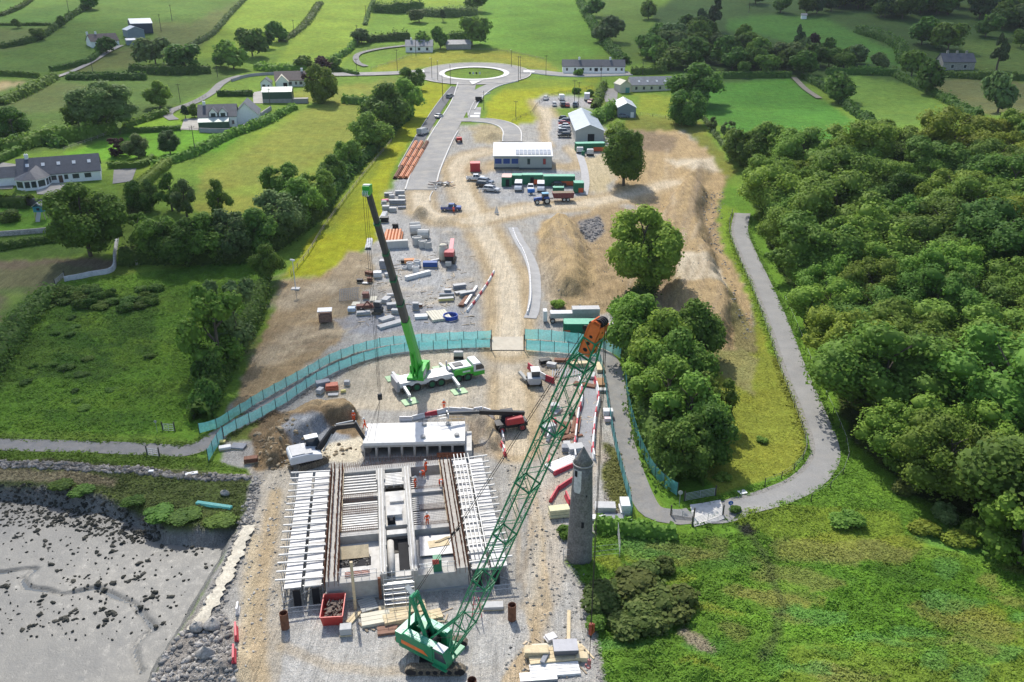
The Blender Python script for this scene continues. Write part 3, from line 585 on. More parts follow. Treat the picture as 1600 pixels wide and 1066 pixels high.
P = WP(MUD); xs = np.linspace(P[:,0].min()-10, P[:,0].max()+6, 260); ys = np.linspace(P[:,1].min()-10, P[:,1].max()+6, 260); MX, MY = np.meshgrid(xs, ys)
CREEK = [(-140,905),(0,897),(48,890),(56,892),(34,908),(42,920),(75,925),(95,932),(140,922),(152,920),(180,934),(210,946),(225,966),(242,986),(230,992),(210,1010),(212,1030),(220,1052)]
CW = [Gb(p[0], p[1], lambda x, y: zbase(x, y)*0 - 2.0) for p in CREEK]; CW = np.array(CW)
cd = segdist(MX, MY, CW); MZ = -1.78 + .16*(fbm(MX, MY, 5, 80)-.5) + .10*(fbm(MX, MY, 1.2, 90)-.5) - .34*(1 - sstep(.05, .38, cd + .4*(fbm(MX, MY, 2, 95)-.5)))
idx = np.arange(MX.size).reshape(MX.shape); F = np.stack([idx[:-1,:-1], idx[:-1,1:], idx[1:,1:], idx[1:,:-1]], -1).reshape(-1,4)
tag(np_obj('mudflat', np.stack([MX, MY, MZ], -1).reshape(-1,3), F, M_MUD, smooth=True), 'wet grey tidal mudflat', 'mudflat', kind='structure')
V, F = ribbon_vf(CW, -.34, .34, 0, 3); V[:,2] = -2.03
M_WATER = mat('creek water', (.09,.105,.11), .12, .1, .5, spec=.5); tag(np_obj('creek', V, F, M_WATER), 'shallow water in the mud creek', 'creek', kind='structure')
# ------------------------------------------------------------------ stones
def rock_vf(r, seed, flat=.7):
    q = np.random.RandomState(seed); pts = []; fs = []; n = 7; rings = 5
    for i in range(rings):
        ph = math.pi*i/(rings-1)
        for k in range(n): a = 2*math.pi*k/n; pts.append((math.sin(ph)*math.cos(a), math.sin(ph)*math.sin(a), math.cos(ph)*flat))
    V = np.array(pts)*(1 + .8*(q.rand(len(pts),1)-.5))*r*np.array([1.15,.85,.9])
    for i in range(rings-1):
        for k in range(n): fs.append((i*n+k, i*n+(k+1)%n, (i+1)*n+(k+1)%n, (i+1)*n+k))
    return V, np.array(fs)
ROCKS = [rock_vf(1, s) for s in range(6)]
def stones(name, pts, sizes, m, label, cat='stones'):
    Vs = []; Fs = []; o = 0; T = []
    for i, (p, s) in enumerate(zip(pts, sizes)):
        V, F = ROCKS[i % 6]; a = NR.rand()*6.28; c, d = math.cos(a), math.sin(a); V = V*s
        V = np.column_stack([V[:,0]*c - V[:,1]*d + p[0], V[:,0]*d + V[:,1]*c + p[1], V[:,2] + p[2]]); Vs.append(V); Fs.append(F + o); o += len(V); T.append(np.full(len(V), NR.rand()))
    ob = np_obj(name, np.concatenate(Vs), np.concatenate(Fs), m, tint=np.concatenate(T)); return tag(ob, label, cat, kind='stuff')
def stonemat(name, c1, c2):
    m = leafmat(name, c1, c2, trans=0); return m
M_RIP = stonemat('riprap', (.13,.125,.115), (.42,.40,.36)); M_WEED = stonemat('weedy stones', (.022,.024,.020), (.075,.072,.058))
def scatter(poly, n, hf=None):
    P = WP(poly); lo, hi = P.min(0), P.max(0); out = []
    while sum(len(o) for o in out) < n:
        q = NR.rand(n*3, 2)*(hi-lo)+lo; out.append(q[inside(q[:,0], q[:,1], P)])
        if len(out) > 40: break
    q = np.concatenate(out)[:n]; return np.column_stack([q, (hf or gz)(q[:,0], q[:,1])])
pts = scatter([(236,1066),(262,1010),(300,975),(350,955),(368,1000),(372,1066),(355,1330),(225,1330)], 2600); stones('riprap', pts, NR.rand(len(pts))**3*.34+.05, M_RIP, 'loose broken rock on the shore bank')
pts = scatter([(372,812),(398,745),(408,745),(395,830),(370,900),(330,1000),(300,985),(350,880)], 1100); stones('riprap', pts, NR.rand(len(pts))**3*.26+.05, M_RIP, 'small rubble along the bank of the works')
pts = scatter([(-420,718),(0,720),(110,724),(205,731),(300,740),(392,744),(388,752),(300,748),(200,741),(60,731),(-420,726)], 1500); stones('revetment_stones', pts, NR.rand(len(pts))*.32+.14, stonemat('revetment', (.09,.085,.075), (.30,.28,.25)), 'grey stones of the low sea wall')
pts = scatter([(-420,752),(60,756),(150,772),(215,796),(262,824),(200,832),(100,806),(-420,796)], 3200, lambda x, y: np.maximum(gz(x,y),-1.80)); stones('seaweed_stones', pts, NR.rand(len(pts))**2*.26+.05, M_WEED, 'dark seaweed covered stones along the tide line')
pp = [(325,885),(208,828),(180,850),(120,862),(186,860),(132,842),(160,866),(225,875),(222,880),(200,910),(206,906),(216,905),(258,934),(240,932),(60,938),(65,950),(90,970),(115,960),(122,956),(160,958),(170,966),(225,948),(250,968),(8,914),(140,915),(85,840),(76,853),(58,828),(110,905),(300,858),(310,860),(290,856),(270,858),(248,856),(82,885),(50,975),(30,835),(172,912),(158,975)]
sp_pts = []; sp_s = []
for p in pp:
    w = Gb(p[0], p[1], lambda x, y: x*0-1.75)
    for k in range(rnd.randint(2,6)): sp_pts.append((w[0]+rnd.gauss(0,.55), w[1]+rnd.gauss(0,.45), -1.80)); sp_s.append(rnd.uniform(.14,.40))
for k in range(260):
    w = Gb(rnd.uniform(0,300), rnd.uniform(812,1000), lambda x, y: x*0-1.75); sp_pts.append((w[0], w[1], -1.74)); sp_s.append(rnd.uniform(.05,.18))
stones('seaweed_stones', sp_pts, sp_s, M_WEED, 'dark seaweed clumps scattered over the mudflat')
pts = scatter([(905,345),(938,338),(945,362),(925,378),(906,372)], 350); stones('rock_pile', pts, NR.rand(len(pts))**2*.32+.06, stonemat('dark rock', (.10,.10,.10), (.36,.35,.34)), 'dark broken rock between the spoil heaps')
pts = scatter([(1090,300),(1130,300),(1125,380),(1150,450),(1180,520),(1170,540),(1130,460),(1108,380)], 420); stones('bank_stones', pts, NR.rand(len(pts))**3*.3+.05, M_RIP, 'stones along the edge of the spoil bank')
pts = scatter([(565,700),(500,690),(440,660),(400,680),(395,735),(470,735)], 350); stones('earth_lumps', pts, NR.rand(len(pts))**3*.4+.05, stonemat('earth lump', (.16,.12,.075), (.34,.27,.18)), 'lumps of brown earth beside the culvert')
Q = curve([(389,824),(377,852),(354,902),(327,952),(302,990)], .4); q_ = np.random.RandomState(4); V, F = ribbon_vf(Q, -.35 - .6*q_.rand(len(Q)), .35 + .6*q_.rand(len(Q)), .2, 6); V[:,2] += q_.rand(len(V))*.14
tag(np_obj('geotextile_strip', V, F, mat('pale geotextile', (.52,.475,.38), .95, .2, .8, fine=.2, fscale=5)), 'pale geotextile strip along the shore bank', 'geotextile', kind='structure')
for poly, n, lb in (([(560,400),(740,390),(760,470),(740,512),(550,512)], 700, 'scattered stones in the stores yard'), ([(840,560),(930,570),(945,640),(925,740),(870,780),(850,660)], 500, 'rubble in the right hand store'), ([(380,740),(450,720),(450,940),(380,1060),(376,900)], 500, 'stones along the left track'), ([(780,700),(900,820),(925,960),(920,1060),(780,1060),(830,900)], 900, 'stones on the gravel below the tower'), ([(840,345),(960,330),(1130,290),(1180,530),(1040,520),(860,480)], 700, 'stones strewn over the spoil')):
    p = scatter(poly, n); stones('loose_stones', p, NR.rand(n)**3*.17+.03, M_RIP, lb)
# ------------------------------------------------------------------ trees, bushes, hedges, grass
LM_A = leafmat('leaf mid green', (.098,.190,.028), (.245,.385,.068))
LM_B = leafmat('leaf dark green', (.064,.135,.024), (.175,.285,.052))
LM_C = leafmat('leaf bright green', (.125,.235,.030), (.295,.440,.074))
LM_D = leafmat('leaf grey green', (.090,.150,.045), (.215,.300,.105))
LM_P = leafmat('leaf copper', (.055,.026,.028), (.13,.070,.062))
LM_G = leafmat('gorse', (.085,.125,.028), (.195,.235,.065)); LM_Y = leafmat('leaf yellow green', (.125,.185,.022), (.28,.34,.05))
LM_K = leafmat('conifer', (.030,.060,.022), (.080,.125,.042), trans=.15)
M_BARK = mat('bark', (.115,.095,.070), .95, .3, 2, bump=.4)
def leaf_cards(cen, nrm, size, q, fold=.25, asp=1.0):
    """one folded leaf-spray quad per row; returns verts, quads"""
    n = len(cen); nrm = nrm/np.maximum(np.linalg.norm(nrm, axis=1)[:,None], 1e-9)
    r = q.normal(size=(n,3)); u = np.cross(nrm, r); u /= np.maximum(np.linalg.norm(u, axis=1)[:,None], 1e-9); v = np.cross(nrm, u)*asp; u = u/asp**.6; s = size[:,None]
    V = np.stack([cen - u*s*.5 - v*s*.42, cen + u*s*.5 - v*s*.34 + nrm*s*fold*(q.rand(n,1)-.3), cen + u*s*.46 + v*s*.44, cen - u*s*.42 + v*s*.5 + nrm*s*fold*(q.rand(n,1)-.3)], 1)
    return V.reshape(-1,3), np.arange(4*n).reshape(n,4)
def crown_vf(seed, lobes=16, per=330, size=.075, tall=1.0, shell=.35, spread=.62, lobe_r=(.26,.42)):
    """crown of unit radius; base at z=0, height about 2*tall"""
    q = np.random.RandomState(seed); Vs = []; Ts = []; Fs = []; o = 0
    cs = []
    for k in range(lobes):
        for _ in range(60):
            p = q.uniform(-1,1,3)
            if np.linalg.norm(p) < 1 and (k < 2 or np.linalg.norm(p) > .45): break
        c = p*spread*np.array([1,1,tall]); c[2] += tall*.98; r = q.uniform(*lobe_r)*(1.0 if c[2] < tall*1.3 else .85); cs.append((c, r))
    for c, r in cs:
        n = int(per*(r/.34)**2); d = q.normal(size=(n,3)); d /= np.linalg.norm(d, axis=1)[:,None]; d[:,2] = np.where(d[:,2] < -.75, -d[:,2], d[:,2])
        bump = 1 + .16*np.sin(d[:,0]*7+seed)*np.sin(d[:,1]*8+k)*np.cos(d[:,2]*6)
        rr = r*bump*(1 - shell*q.rand(n)**2.2)*np.where(q.rand(n) < .14, q.uniform(1,1.3,n), 1); cen = c + d*rr[:,None]*np.array([1,1,.92])
        nr_ = d + q.normal(size=(n,3))*.45 + np.array([0,0,.25]); V, F = leaf_cards(cen, nr_, size*q.uniform(.65,1.35,n), q)
        Vs.append(V); Fs.append(F+o); o += len(V); Ts.append(np.repeat(np.clip(q.rand(n)*.75 + q.rand()*.35 - .05, 0, 1), 4))
        # inner mass of twigs and leaves so that no daylight shows straight through
        RV, RF = rock_vf(r*.74, seed*31+int(c[0]*99)+500, .95); Vs.append(RV + c); Fs.append(RF+o); o += len(RV); Ts.append(np.full(len(RV), .45))
    return np.concatenate(Vs), np.concatenate(Fs), np.concatenate(Ts)
def mesh_only(name, V, F, T, m):
    o = np_obj(name, V, F, m, tint=T); me = o.data; bpy.data.objects.remove(o); return me
def trunk_mb(h, r, seed, crown_r):
    q = random.Random(seed); t = MB(); p = Vector((0,0,-.4)); segs = 4; top = None
    for k in range(segs):
        n = Vector((q.uniform(-.12,.12)*h*.25, q.uniform(-.12,.12)*h*.25, h*(k+1)/segs)); t.bar(p, n, r*(1-.17*k), 7, r*(1-.17*(k+1))); p = n
        if k >= 1:
            for j in range(2):
                a = q.uniform(0,6.28); e = n + Vector((math.cos(a)*crown_r*.5, math.sin(a)*crown_r*.5, h*.28)); t.bar(n, e, r*.42, 5, r*.14)
    return t
CROWN = {}
def crown_mesh(style, m, k):
    key = (style, m.name, k)
    if key in CROWN: return CROWN[key]
    if style == 'round':   a = dict(lobes=34, per=300, size=.060, tall=.92, spread=.70, lobe_r=(.15,.36))
    elif style == 'wood':  a = dict(lobes=44, per=430, size=.037, tall=.85, spread=.74, lobe_r=(.14,.34))
    elif style == 'tall':  a = dict(lobes=48, per=360, size=.050, tall=1.30, spread=.68, lobe_r=(.18,.36))
    elif style == 'loose': a = dict(lobes=24, per=240, size=.062, tall=1.05, spread=.72, lobe_r=(.16,.30), shell=.6)
    elif style == 'far':   a = dict(lobes=12, per=110, size=.13, tall=.9)
    elif style == 'bush':  a = dict(lobes=9, per=170, size=.13, tall=.72, spread=.6, lobe_r=(.32,.48))
    elif style == 'cone':  a = dict(lobes=20, per=150, size=.12, tall=1.5, spread=.6, lobe_r=(.22,.32))
    V, F, T = crown_vf(k*17+len(style), **a)
    if style == 'cone': V[:,:2] *= np.clip(1.25 - V[:,2:3]/3.0, .12, 1.2)
    CROWN[key] = mesh_only('crown', V, F, T, m); return CROWN[key]
TRUNK = {}
def tree(px, py, r, label, m=LM_A, style='round', h=None, group=None, name='broadleaf_tree', trunk=.28, k=None, cat='tree', base=None, stretch=1.0):
    """px,py: picture point of the trunk's foot; r: crown radius in metres; h: total height"""
    p = base if base is not None else G(px, py); k = rnd.randrange(3 if style == 'wood' else 2) if k is None else k
    me = crown_mesh(style, m, k); tall = {'round':.92,'wood':.85,'tall':1.30,'loose':1.05,'far':.9,'bush':.72,'cone':1.5}[style]
    h = h or r*(2*tall*.95)/(1-trunk); ch = h*(1-trunk); sz = ch/(2*tall*.97)
    t = thing(name, label, cat, p, rnd.uniform(0, 6.28), group)
    c = bpy.data.objects.new('crown', me); link(c, t); c.location = (0,0,h*trunk*.8 - .16*sz); c.scale = (r*stretch*1.16, r*1.16, sz*1.12)
    kk = (k % 3)
    if kk not in TRUNK: TRUNK[kk] = trunk_mb(1.0, .045, kk, .55).mesh('trunk'); TRUNK[kk].materials.append(M_BARK)
    o = bpy.data.objects.new('trunk', TRUNK[kk]); link(o, t); o.scale = (h*.62,)*3
    return t
def bush(px, py, r, label, m=LM_A, h=None, group=None, name='bush', cat='bush', base=None, stretch=1.0):
    p = base if base is not None else G(px, py); me = crown_mesh('bush', m, rnd.randrange(3)); o = bpy.data.objects.new(name, me); link(o)
    h = h or r*1.2; o.location = p - Vector((0,0,.12*h)); o.scale = (r*stretch, r, h/1.38); o.rotation_euler = (0,0,rnd.uniform(0,6.28) if stretch == 1 else rnd.uniform(-.3,.3)); return tag(o, label, cat, group)
def hedge(pts, w, h, label, m=LM_B, size=.42, trim=False, name='hedge', cat='hedge', dens=1.0, group=None):
    """hedge along picture points: leaf sprays over a rounded ridge with an uneven top"""
    Q = curve(pts, 1.0); Nn = normals(Q); L_ = np.linalg.norm(np.diff(Q, axis=0), axis=1).sum(); q = np.random.RandomState(int(abs(pts[0][0]*7+pts[0][1]))%9999)
    n = int(L_*(w+2*h)*3.2/size**2*.30*dens); n = min(n, 6500); i = q.randint(0, len(Q)-1, n); f = q.rand(n); c = Q[i]*(1-f[:,None]) + Q[i+1]*f[:,None]; nn = Nn[i]
    a = q.uniform(-.1, math.pi+.1, n); s = i+f; hv = 1 if trim else (.7 + .6*vnoise(s*1.0, s*0, 4.0, 3)); jit = 0.04 if trim else .22
    ex = 4.0 if trim else 2.0; ca, sa = np.cos(a), np.sin(a)
    ox = np.sign(ca)*np.abs(ca)**(2/ex)*w/2*(1+jit*q.normal(size=n)); oz = np.clip(np.abs(sa)**(2/ex)*h*hv*(1+jit*.7*q.normal(size=n)), .05, None)
    XY = c + nn*ox[:,None]; Z = gz(c[:,0], c[:,1]) + oz; nr_ = np.column_stack([nn*ca[:,None], sa+.2]) + q.normal(size=(n,3))*(.25 if trim else .5)
    V, F = leaf_cards(np.column_stack([XY, Z]), nr_, size*q.uniform(.6,1.4,n), q); T = np.repeat(np.clip(q.rand(n)*.8+.15*vnoise(s, s*0, 3.0, 9), 0, 1), 4)
    # twiggy core
    k = len(Q); hz = np.ones(k) if trim else (.7 + .6*vnoise(np.arange(k)*1.0, np.zeros(k), 4.0, 3)); z0 = gz(Q[:,0], Q[:,1]); rows = []
    for dx, dz in ((-.44,0),(-.40,.6),(-.22,.86),(.22,.86),(.40,.6),(.44,0)): rows.append(np.column_stack([Q + Nn*(dx*w*.92), z0 + dz*h*hz - (.2 if dz == 0 else 0)]))
    RV = np.concatenate(rows); o = len(V); RF = np.array([(j*k+a_, j*k+a_+1, (j+1)*k+a_+1, (j+1)*k+a_) for j in range(5) for a_ in range(k-1)]) + o
    ob = np_obj(name, np.concatenate([V, RV]), np.concatenate([F, RF]), m, tint=np.concatenate([T, np.full(len(RV), .35)])); return tag(ob, label, cat, group)
# ---- the wood on the right hillside
WOOD = [(1200,296),(1235,284),(1295,266),(1365,256),(1435,252),(1525,244),(1620,236),(1760,230),(1780,400),(1780,880),(1620,868),(1540,828),(1470,800),(1425,760),(1395,700),(1352,625),(1300,560),(1276,508),(1254,452),(1236,415),(1218,378),(1200,330),(1188,305)]
WPW = WP(WOOD); lo, hi = WPW.min(0), WPW.max(0); placed = []; q = np.random.RandomState(5)
for _ in range(9000):
    p = q.rand(2)*(hi-lo)+lo
    if p[1] > 300: continue
    px_, py_ = project(p[0], p[1], zbase(p[0], p[1]))
    if px_ > 1790 or not inside(np.array([p[0]]), np.array([p[1]]), WPW)[0]: continue
    r = q.uniform(4.4, 8.0)
    if any((p[0]-a)**2 + (p[1]-b_)**2 < (.80*(r+c_))**2 for a, b_, c_ in placed): continue
    placed.append((p[0], p[1], r))
lab = {0:'mid green broadleaf tree packed inside the dense wood', 1:'dark green broadleaf tree packed inside the dense wood', 2:'bright green broadleaf tree packed inside the dense wood', 3:'yellowish green broadleaf tree packed inside the dense wood'}
for i, (x, y, r) in enumerate(placed):
    kk = q.choice([0,0,0,1,1,2,2,3], p=[.13]*3+[.13]*2+[.13]*2+[.09]); mm = [LM_A, LM_B, LM_C, LM_Y][kk]
    tree(0, 0, r*1.42, lab[kk], mm, 'wood', h=r*q.uniform(1.45,1.9)+2.5, group='trees of the dense wood on the right, %s' % ['mid green','dark green','bright green','yellowish'][kk], base=Vector((x, y, zat(x, y))), trunk=.12)
print('wood trees', len(placed))
# wood edge scrub
for i, (a, b_, r) in enumerate([(1180,300,3),(1192,345,2.5),(1210,385,2.6),(1228,425,2.4),(1245,470,2.3),(1268,510,2.2),(1296,560,2.2),(1325,600,2.0),(1350,640,2.2),(1380,690,2.0),(1400,730,1.8),(1418,770,2.0),(1470,812,2.0),(1520,835,2.0)]):
    bush(a, b_, r, 'scrubby bush along the edge of the dense wood', [LM_D, LM_A, LM_G][i % 3], group='bushes along the wood edge')
TL = [ # px, py, radius, material, style, height, label
 (1590,880,4.2,LM_C,'loose',8,'pale green young tree in front of the wood at the right edge'),
 (1003,455,5.6,LM_C,'tall',15.5,'big bright green tree standing alone between the two spoil heaps'),
 (975,290,5.0,LM_A,'tall',14,'tall leafy tree beside the gravel path and green container'),
 (1086,165,8.5,LM_B,'round',13,'large round dark tree at the end of the cottage row'),
 (1068,195,5.6,LM_B,'round',10.5,'dark round tree just below the large round tree'),
 (1170,262,5.2,LM_B,'round',10,'dark tree at the top of the greenway'), (1150,250,4.0,LM_A,'round',8,'smaller tree left of the dark tree above the greenway'),
 (1205,262,6.0,LM_A,'round',11,'broad tree at the upper corner of the wood'), (1138,215,2.2,LM_D,'loose',5,'small pale tree on the field edge above the greenway'), (1112,205,1.8,LM_D,'loose',4,'little bush-like tree in the fence line'),
 (1000,560,4.6,LM_C,'round',9,'bright green tree at the bend of the fenced footpath'), (1030,590,4.4,LM_C,'round',9.5,'bright green tree second from the footpath bend'), (1060,620,4.2,LM_A,'round',9,'green tree at the heart of the footpath thicket'),
 (1042,660,4.2,LM_C,'loose',9,'loose bright tree beside the fenced footpath'), (1075,690,4.0,LM_A,'loose',9,'loose green tree at the sunny side of the thicket'), (1085,560,4.0,LM_A,'round',8.5,'green tree at the top of the footpath thicket'),
 (1065,738,3.4,LM_B,'round',7,'dark low tree at the foot of the thicket'), (1100,720,3.2,LM_B,'round',7,'dark spreading tree at the field side of the thicket'), (1010,610,3.4,LM_C,'loose',7,'slim bright tree pressed against the footpath fence'),(985,532,3.4,LM_C,'round',7,'bright bushy tree behind the crane head'),(1105,660,3.0,LM_A,'loose',7,'slender tree on the grassy slope side of the thicket'),
 (143,400,6.0,LM_A,'tall',14.5,'big leafy tree in front of the bungalow garden'),
 (345,578,5.0,LM_C,'loose',13,'loose tree on the rough slope left of the works'), (372,548,4.2,LM_D,'loose',12,'grey green tree on the rough slope near the bare earth'), (320,640,2.4,LM_B,'bush',4.5,'dark ivy covered bush tree above the footpath'), (330,600,2.4,LM_B,'bush',5,'dark bush tree higher up the slope hedge'),
 (420,440,2.6,LM_A,'round',6.5,'green tree at the top of the earth slope'),
 (250,405,4.2,LM_A,'round',8,'mid green tree left in the thick hedgerow'), (285,412,4.6,LM_B,'round',8.5,'dark tree in the thick hedgerow'), (325,408,4.4,LM_A,'round',8.5,'rounded tree in the middle of the thick hedgerow'), (365,402,4.8,LM_D,'round',9,'grey green tree in the thick hedgerow'), (402,398,4.4,LM_B,'round',8.5,'dark tree right in the thick hedgerow'), (440,372,5.2,LM_D,'round',9.5,'large grey green tree at the hedgerow corner'), (470,352,4.8,LM_A,'round',9.5,'leafy tree where the hedgerow turns uphill'),
 (222,385,3.2,LM_A,'loose',7,'tree beside the grassy lane'), (270,330,3.0,LM_A,'loose',8,'thin upright tree above the hedgerow, leftmost of three'), (292,340,2.6,LM_D,'loose',8,'thin upright tree above the hedgerow, middle of three'), (345,340,2.8,LM_A,'loose',8,'thin upright tree above the hedgerow, rightmost of three'), (222,330,3.4,LM_B,'round',7,'dark tree beside the sunny garden hedge'),
 (445,310,4.2,LM_A,'round',8,'tree on the field corner below the dry meadow'), (500,322,4.0,LM_A,'round',8,'hedgerow tree beside the yellow verge, lowest of the row'), (520,290,3.4,LM_B,'round',7,'hedgerow tree second up the verge row'), (545,262,3.6,LM_A,'round',7,'hedgerow tree third up the verge row'), (580,235,5.6,LM_A,'round',9.5,'broad hedgerow tree beside the yellow verge'), (605,205,7.0,LM_B,'round',13,'largest dark tree in the verge hedgerow'), (632,185,6.2,LM_C,'round',11.5,'bright green tree at the top of the verge hedgerow'), (642,140,4.6,LM_B,'round',8,'dark tree near the west arm of the roundabout'),
 (505,160,5.4,LM_C,'round',12.5,'bright round tree beside the green barn'),
 (167,206,8.2,LM_D,'tall',15,'big grey green tree above the sunny lawn'), (250,168,4.0,LM_A,'round',8,'medium tree in the rough paddock'), (20,218,5.0,LM_B,'round',9,'dark tree at the left edge behind the bungalow'), (125,200,4,LM_A,'round',8,'tree left of the big grey green tree'),
 (216,248,3.2,LM_D,'round',6,'small round tree on the lawn, middle of three'), (186,244,3.0,LM_P,'loose',5,'small purplish tree on the lawn, leftmost of three'), (266,242,2.8,LM_D,'tall',6.5,'slim pale tree on the lawn, rightmost of three'),
 (290,186,1.8,LM_K,'cone',5.5,'small conical conifer at the yard of the dormer house'), (305,184,2.0,LM_B,'round',4,'small dark round tree beside the dormer house'),
 (167,84,5.5,LM_B,'far',8,'dark tree in front of the white farm bungalow'), (243,102,8.5,LM_D,'far',13,'large grey green tree on the hill lane'), (290,110,8.2,LM_B,'far',12,'dark spreading tree right on the hill lane'), (365,108,8.0,LM_A,'far',13,'leafy tree below the bright strip field'), (395,88,8.0,LM_B,'far',14,'dark tree clump beside the bright strip field'), (345,104,4.5,LM_A,'far',7,'smaller tree left of the leafy tree'), (436,66,5.8,LM_B,'far',11,'dark round tree alone on the bright hillside'), (418,76,4.0,LM_B,'far',9,'narrow tree left of the dark round tree'),
 (475,110,5.4,LM_A,'far',7,'green round tree behind the roadside bungalow'), (505,112,4.6,LM_P,'far',7,'copper leaved tree behind the roadside bungalow'), (520,110,4.0,LM_A,'far',6.5,'green tree right of the copper tree'), (484,138,3.4,LM_P,'far',6.5,'dark copper tree at the bungalow gable'),
 (662,78,5.6,LM_A,'far',9.5,'rounded tree in front of the white hillside house'), (688,76,4.4,LM_B,'far',11.5,'tall dark tree right of the white hillside house'), (738,72,8.8,LM_A,'far',16,'big tree beside the low grey roofed barn'), (742,18,8.0,LM_B,'far',13,'big tree on the hilltop hedge'), (655,35,6.0,LM_D,'far',8,'pale bush tree on the hillside hedge'), (692,34,2.4,LM_K,'cone',8,'narrow conifer in the hillside paddock'),(565,68,6,LM_D,'far',8,'pale tree at the bend of the farm driveway'),
 (95,42,3.0,LM_B,'far',6,'small dark tree in the hill hedge'), (60,62,4.0,LM_B,'far',6,'dark bush tree on the left hill hedge'), (143,14,6.0,LM_B,'far',9,'dark tree at the top left skyline'), (28,44,2.5,LM_B,'far',5,'small tree alone on the upper left field'),
 (948,66,9.0,LM_D,'far',14,'large grey green tree on the field corner behind the white terrace'), (925,26,7.0,LM_B,'far',11,'tree on the hedge running up behind the white terrace'), (1013,30,6.5,LM_B,'far',11,'dark tree on the scrubby hillside'),
 (1050,75,8.0,LM_D,'far',13,'grey green tree at the left of the hillside grove'), (1075,105,8.5,LM_A,'far',14,'leafy tree in front of the hillside grove'), (1095,75,7.0,LM_B,'far',14,'dark tree inside the hillside grove'), (1115,48,6.0,LM_K,'cone',20,'tall dark conifer, tallest of the hillside grove'), (1096,52,5.0,LM_K,'cone',15,'dark conifer left of the tallest conifer'), (1130,100,7.5,LM_B,'far',13,'dark tree right of the cottage row'), (1155,98,7.5,LM_B,'far',13,'dark tree behind the far field gate'), (1060,105,6,LM_B,'far',10,'dark tree behind the cottage roofs'), (1035,100,6,LM_A,'far',10,'tree behind the middle of the cottage row'),
 (1185,98,7.0,LM_A,'far',12,'tree above the rich green field'), (1160,120,3.2,LM_A,'far',7,'small tree on the field hedge'), (1195,116,5.6,LM_C,'far',9,'brighter tree on the field hedge'), (1247,80,3.8,LM_K,'cone',14,'tall dark narrow conifer beside the hill field'), (1270,84,3.8,LM_P,'far',10,'dark purple tree right of the narrow conifer'), (1255,118,7.0,LM_A,'far',11,'rounded green tree beside the field gate'), (1225,112,6,LM_B,'far',10,'dark tree left of the field gate'), (1295,104,6,LM_B,'far',9,'dark bush tree along the far lane'), (1375,110,4.2,LM_D,'far',8,'grey bush tree along the far lane'),(1335,100,6,LM_B,'far',8,'dark rounded tree on the far lane'),
 (1310,160,7.0,LM_B,'far',11.5,'dark round tree at the corner of the pale meadow'), (1450,146,6.5,LM_B,'far',13,'dark tree in the hedge between two meadows'), (1558,176,6.0,LM_D,'far',14,'ivy covered tree at the right meadow edge'), (1424,118,6,LM_A,'far',11,'tree left of the dark stone house'), (1440,70,8.5,LM_B,'far',14,'dark tree behind the dark stone house'), (1480,80,9,LM_B,'far',14,'broad dark tree above the dark stone house'), (1410,30,10,LM_B,'far',17,'broad dark tree on the upper slope'), (1557,110,4.2,LM_K,'cone',17,'tall dark conifer right of the dark stone house'),
 (1220,20,6,LM_B,'far',11,'dark tree at the top of the hill field'), (1260,22,7,LM_B,'far',12,'dark tree on the hill field corner'), (1340,14,9,LM_K,'far',15,'dark tree in the high wood, left end'), (1480,22,9,LM_B,'far',15,'dark tree in the high wood'), (1530,30,9,LM_K,'far',16,'darkest tree in the high wood'), (1580,40,9,LM_B,'far',15,'dark tree in the high wood at the right edge'), (1540,58,7,LM_B,'far',12,'dark rounded tree below the high wood'), (1595,74,5,LM_B,'far',9,'dark bush tree at the right frame edge'), (1300,6,8,LM_B,'far',13,'dark tree on the skyline above the hill field'), (1180,6,8,LM_B,'far',13,'dark tree on the skyline left'),(1375,2,8,LM_B,'far',13,'dark tree on the skyline middle'),(1600,10,9,LM_K,'far',15,'dark tree on the skyline at the right corner'),(1440,0,9,LM_B,'far',15,'dark tree on the skyline right of middle'),(1520,-5,9,LM_B,'far',15,'dark skyline tree near the right corner'),
]
for (a, b_, r, mm, st, h, lb) in TL:
    f_ = 1.14 if st in ('far','cone') else 1.28; r *= f_; h *= (f_*.95 if f_ > 1.2 else 1.08)
    if st == 'bush': bush(a, b_, r, lb, mm, h)
    else: tree(a, b_, r, lb, mm, st, h, trunk=.04 if st in ('round','loose','wood','far') else .03, name='conifer' if st == 'cone' else 'broadleaf_tree')
# scrub on hillside, right top
for i in range(70):
    a = rnd.uniform(1010,1340); b_ = rnd.uniform(52,114)
    if a > 1120 and b_ < 66 + (a-1120)*.12: continue
    tree(a, b_, rnd.uniform(5,8.5), 'broadleaf tree in the shaded hillside grove above the cottages', rnd.choice([LM_B, LM_B, LM_D, LM_A]), 'far', rnd.uniform(8,13), trunk=.03, group='trees of the shaded hillside grove')
for i in range(110):
    a = rnd.uniform(1270,1680); b_ = rnd.uniform(-12,64)
    if b_ > 22 + max(0,(a-1330))*.16: continue
    tree(a, b_, rnd.uniform(6,10), 'dark tree massed in the high wood of the upper right slope', rnd.choice([LM_B, LM_B, LM_K, LM_D]), 'far', rnd.uniform(11,16), trunk=.03, group='trees of the high wood')
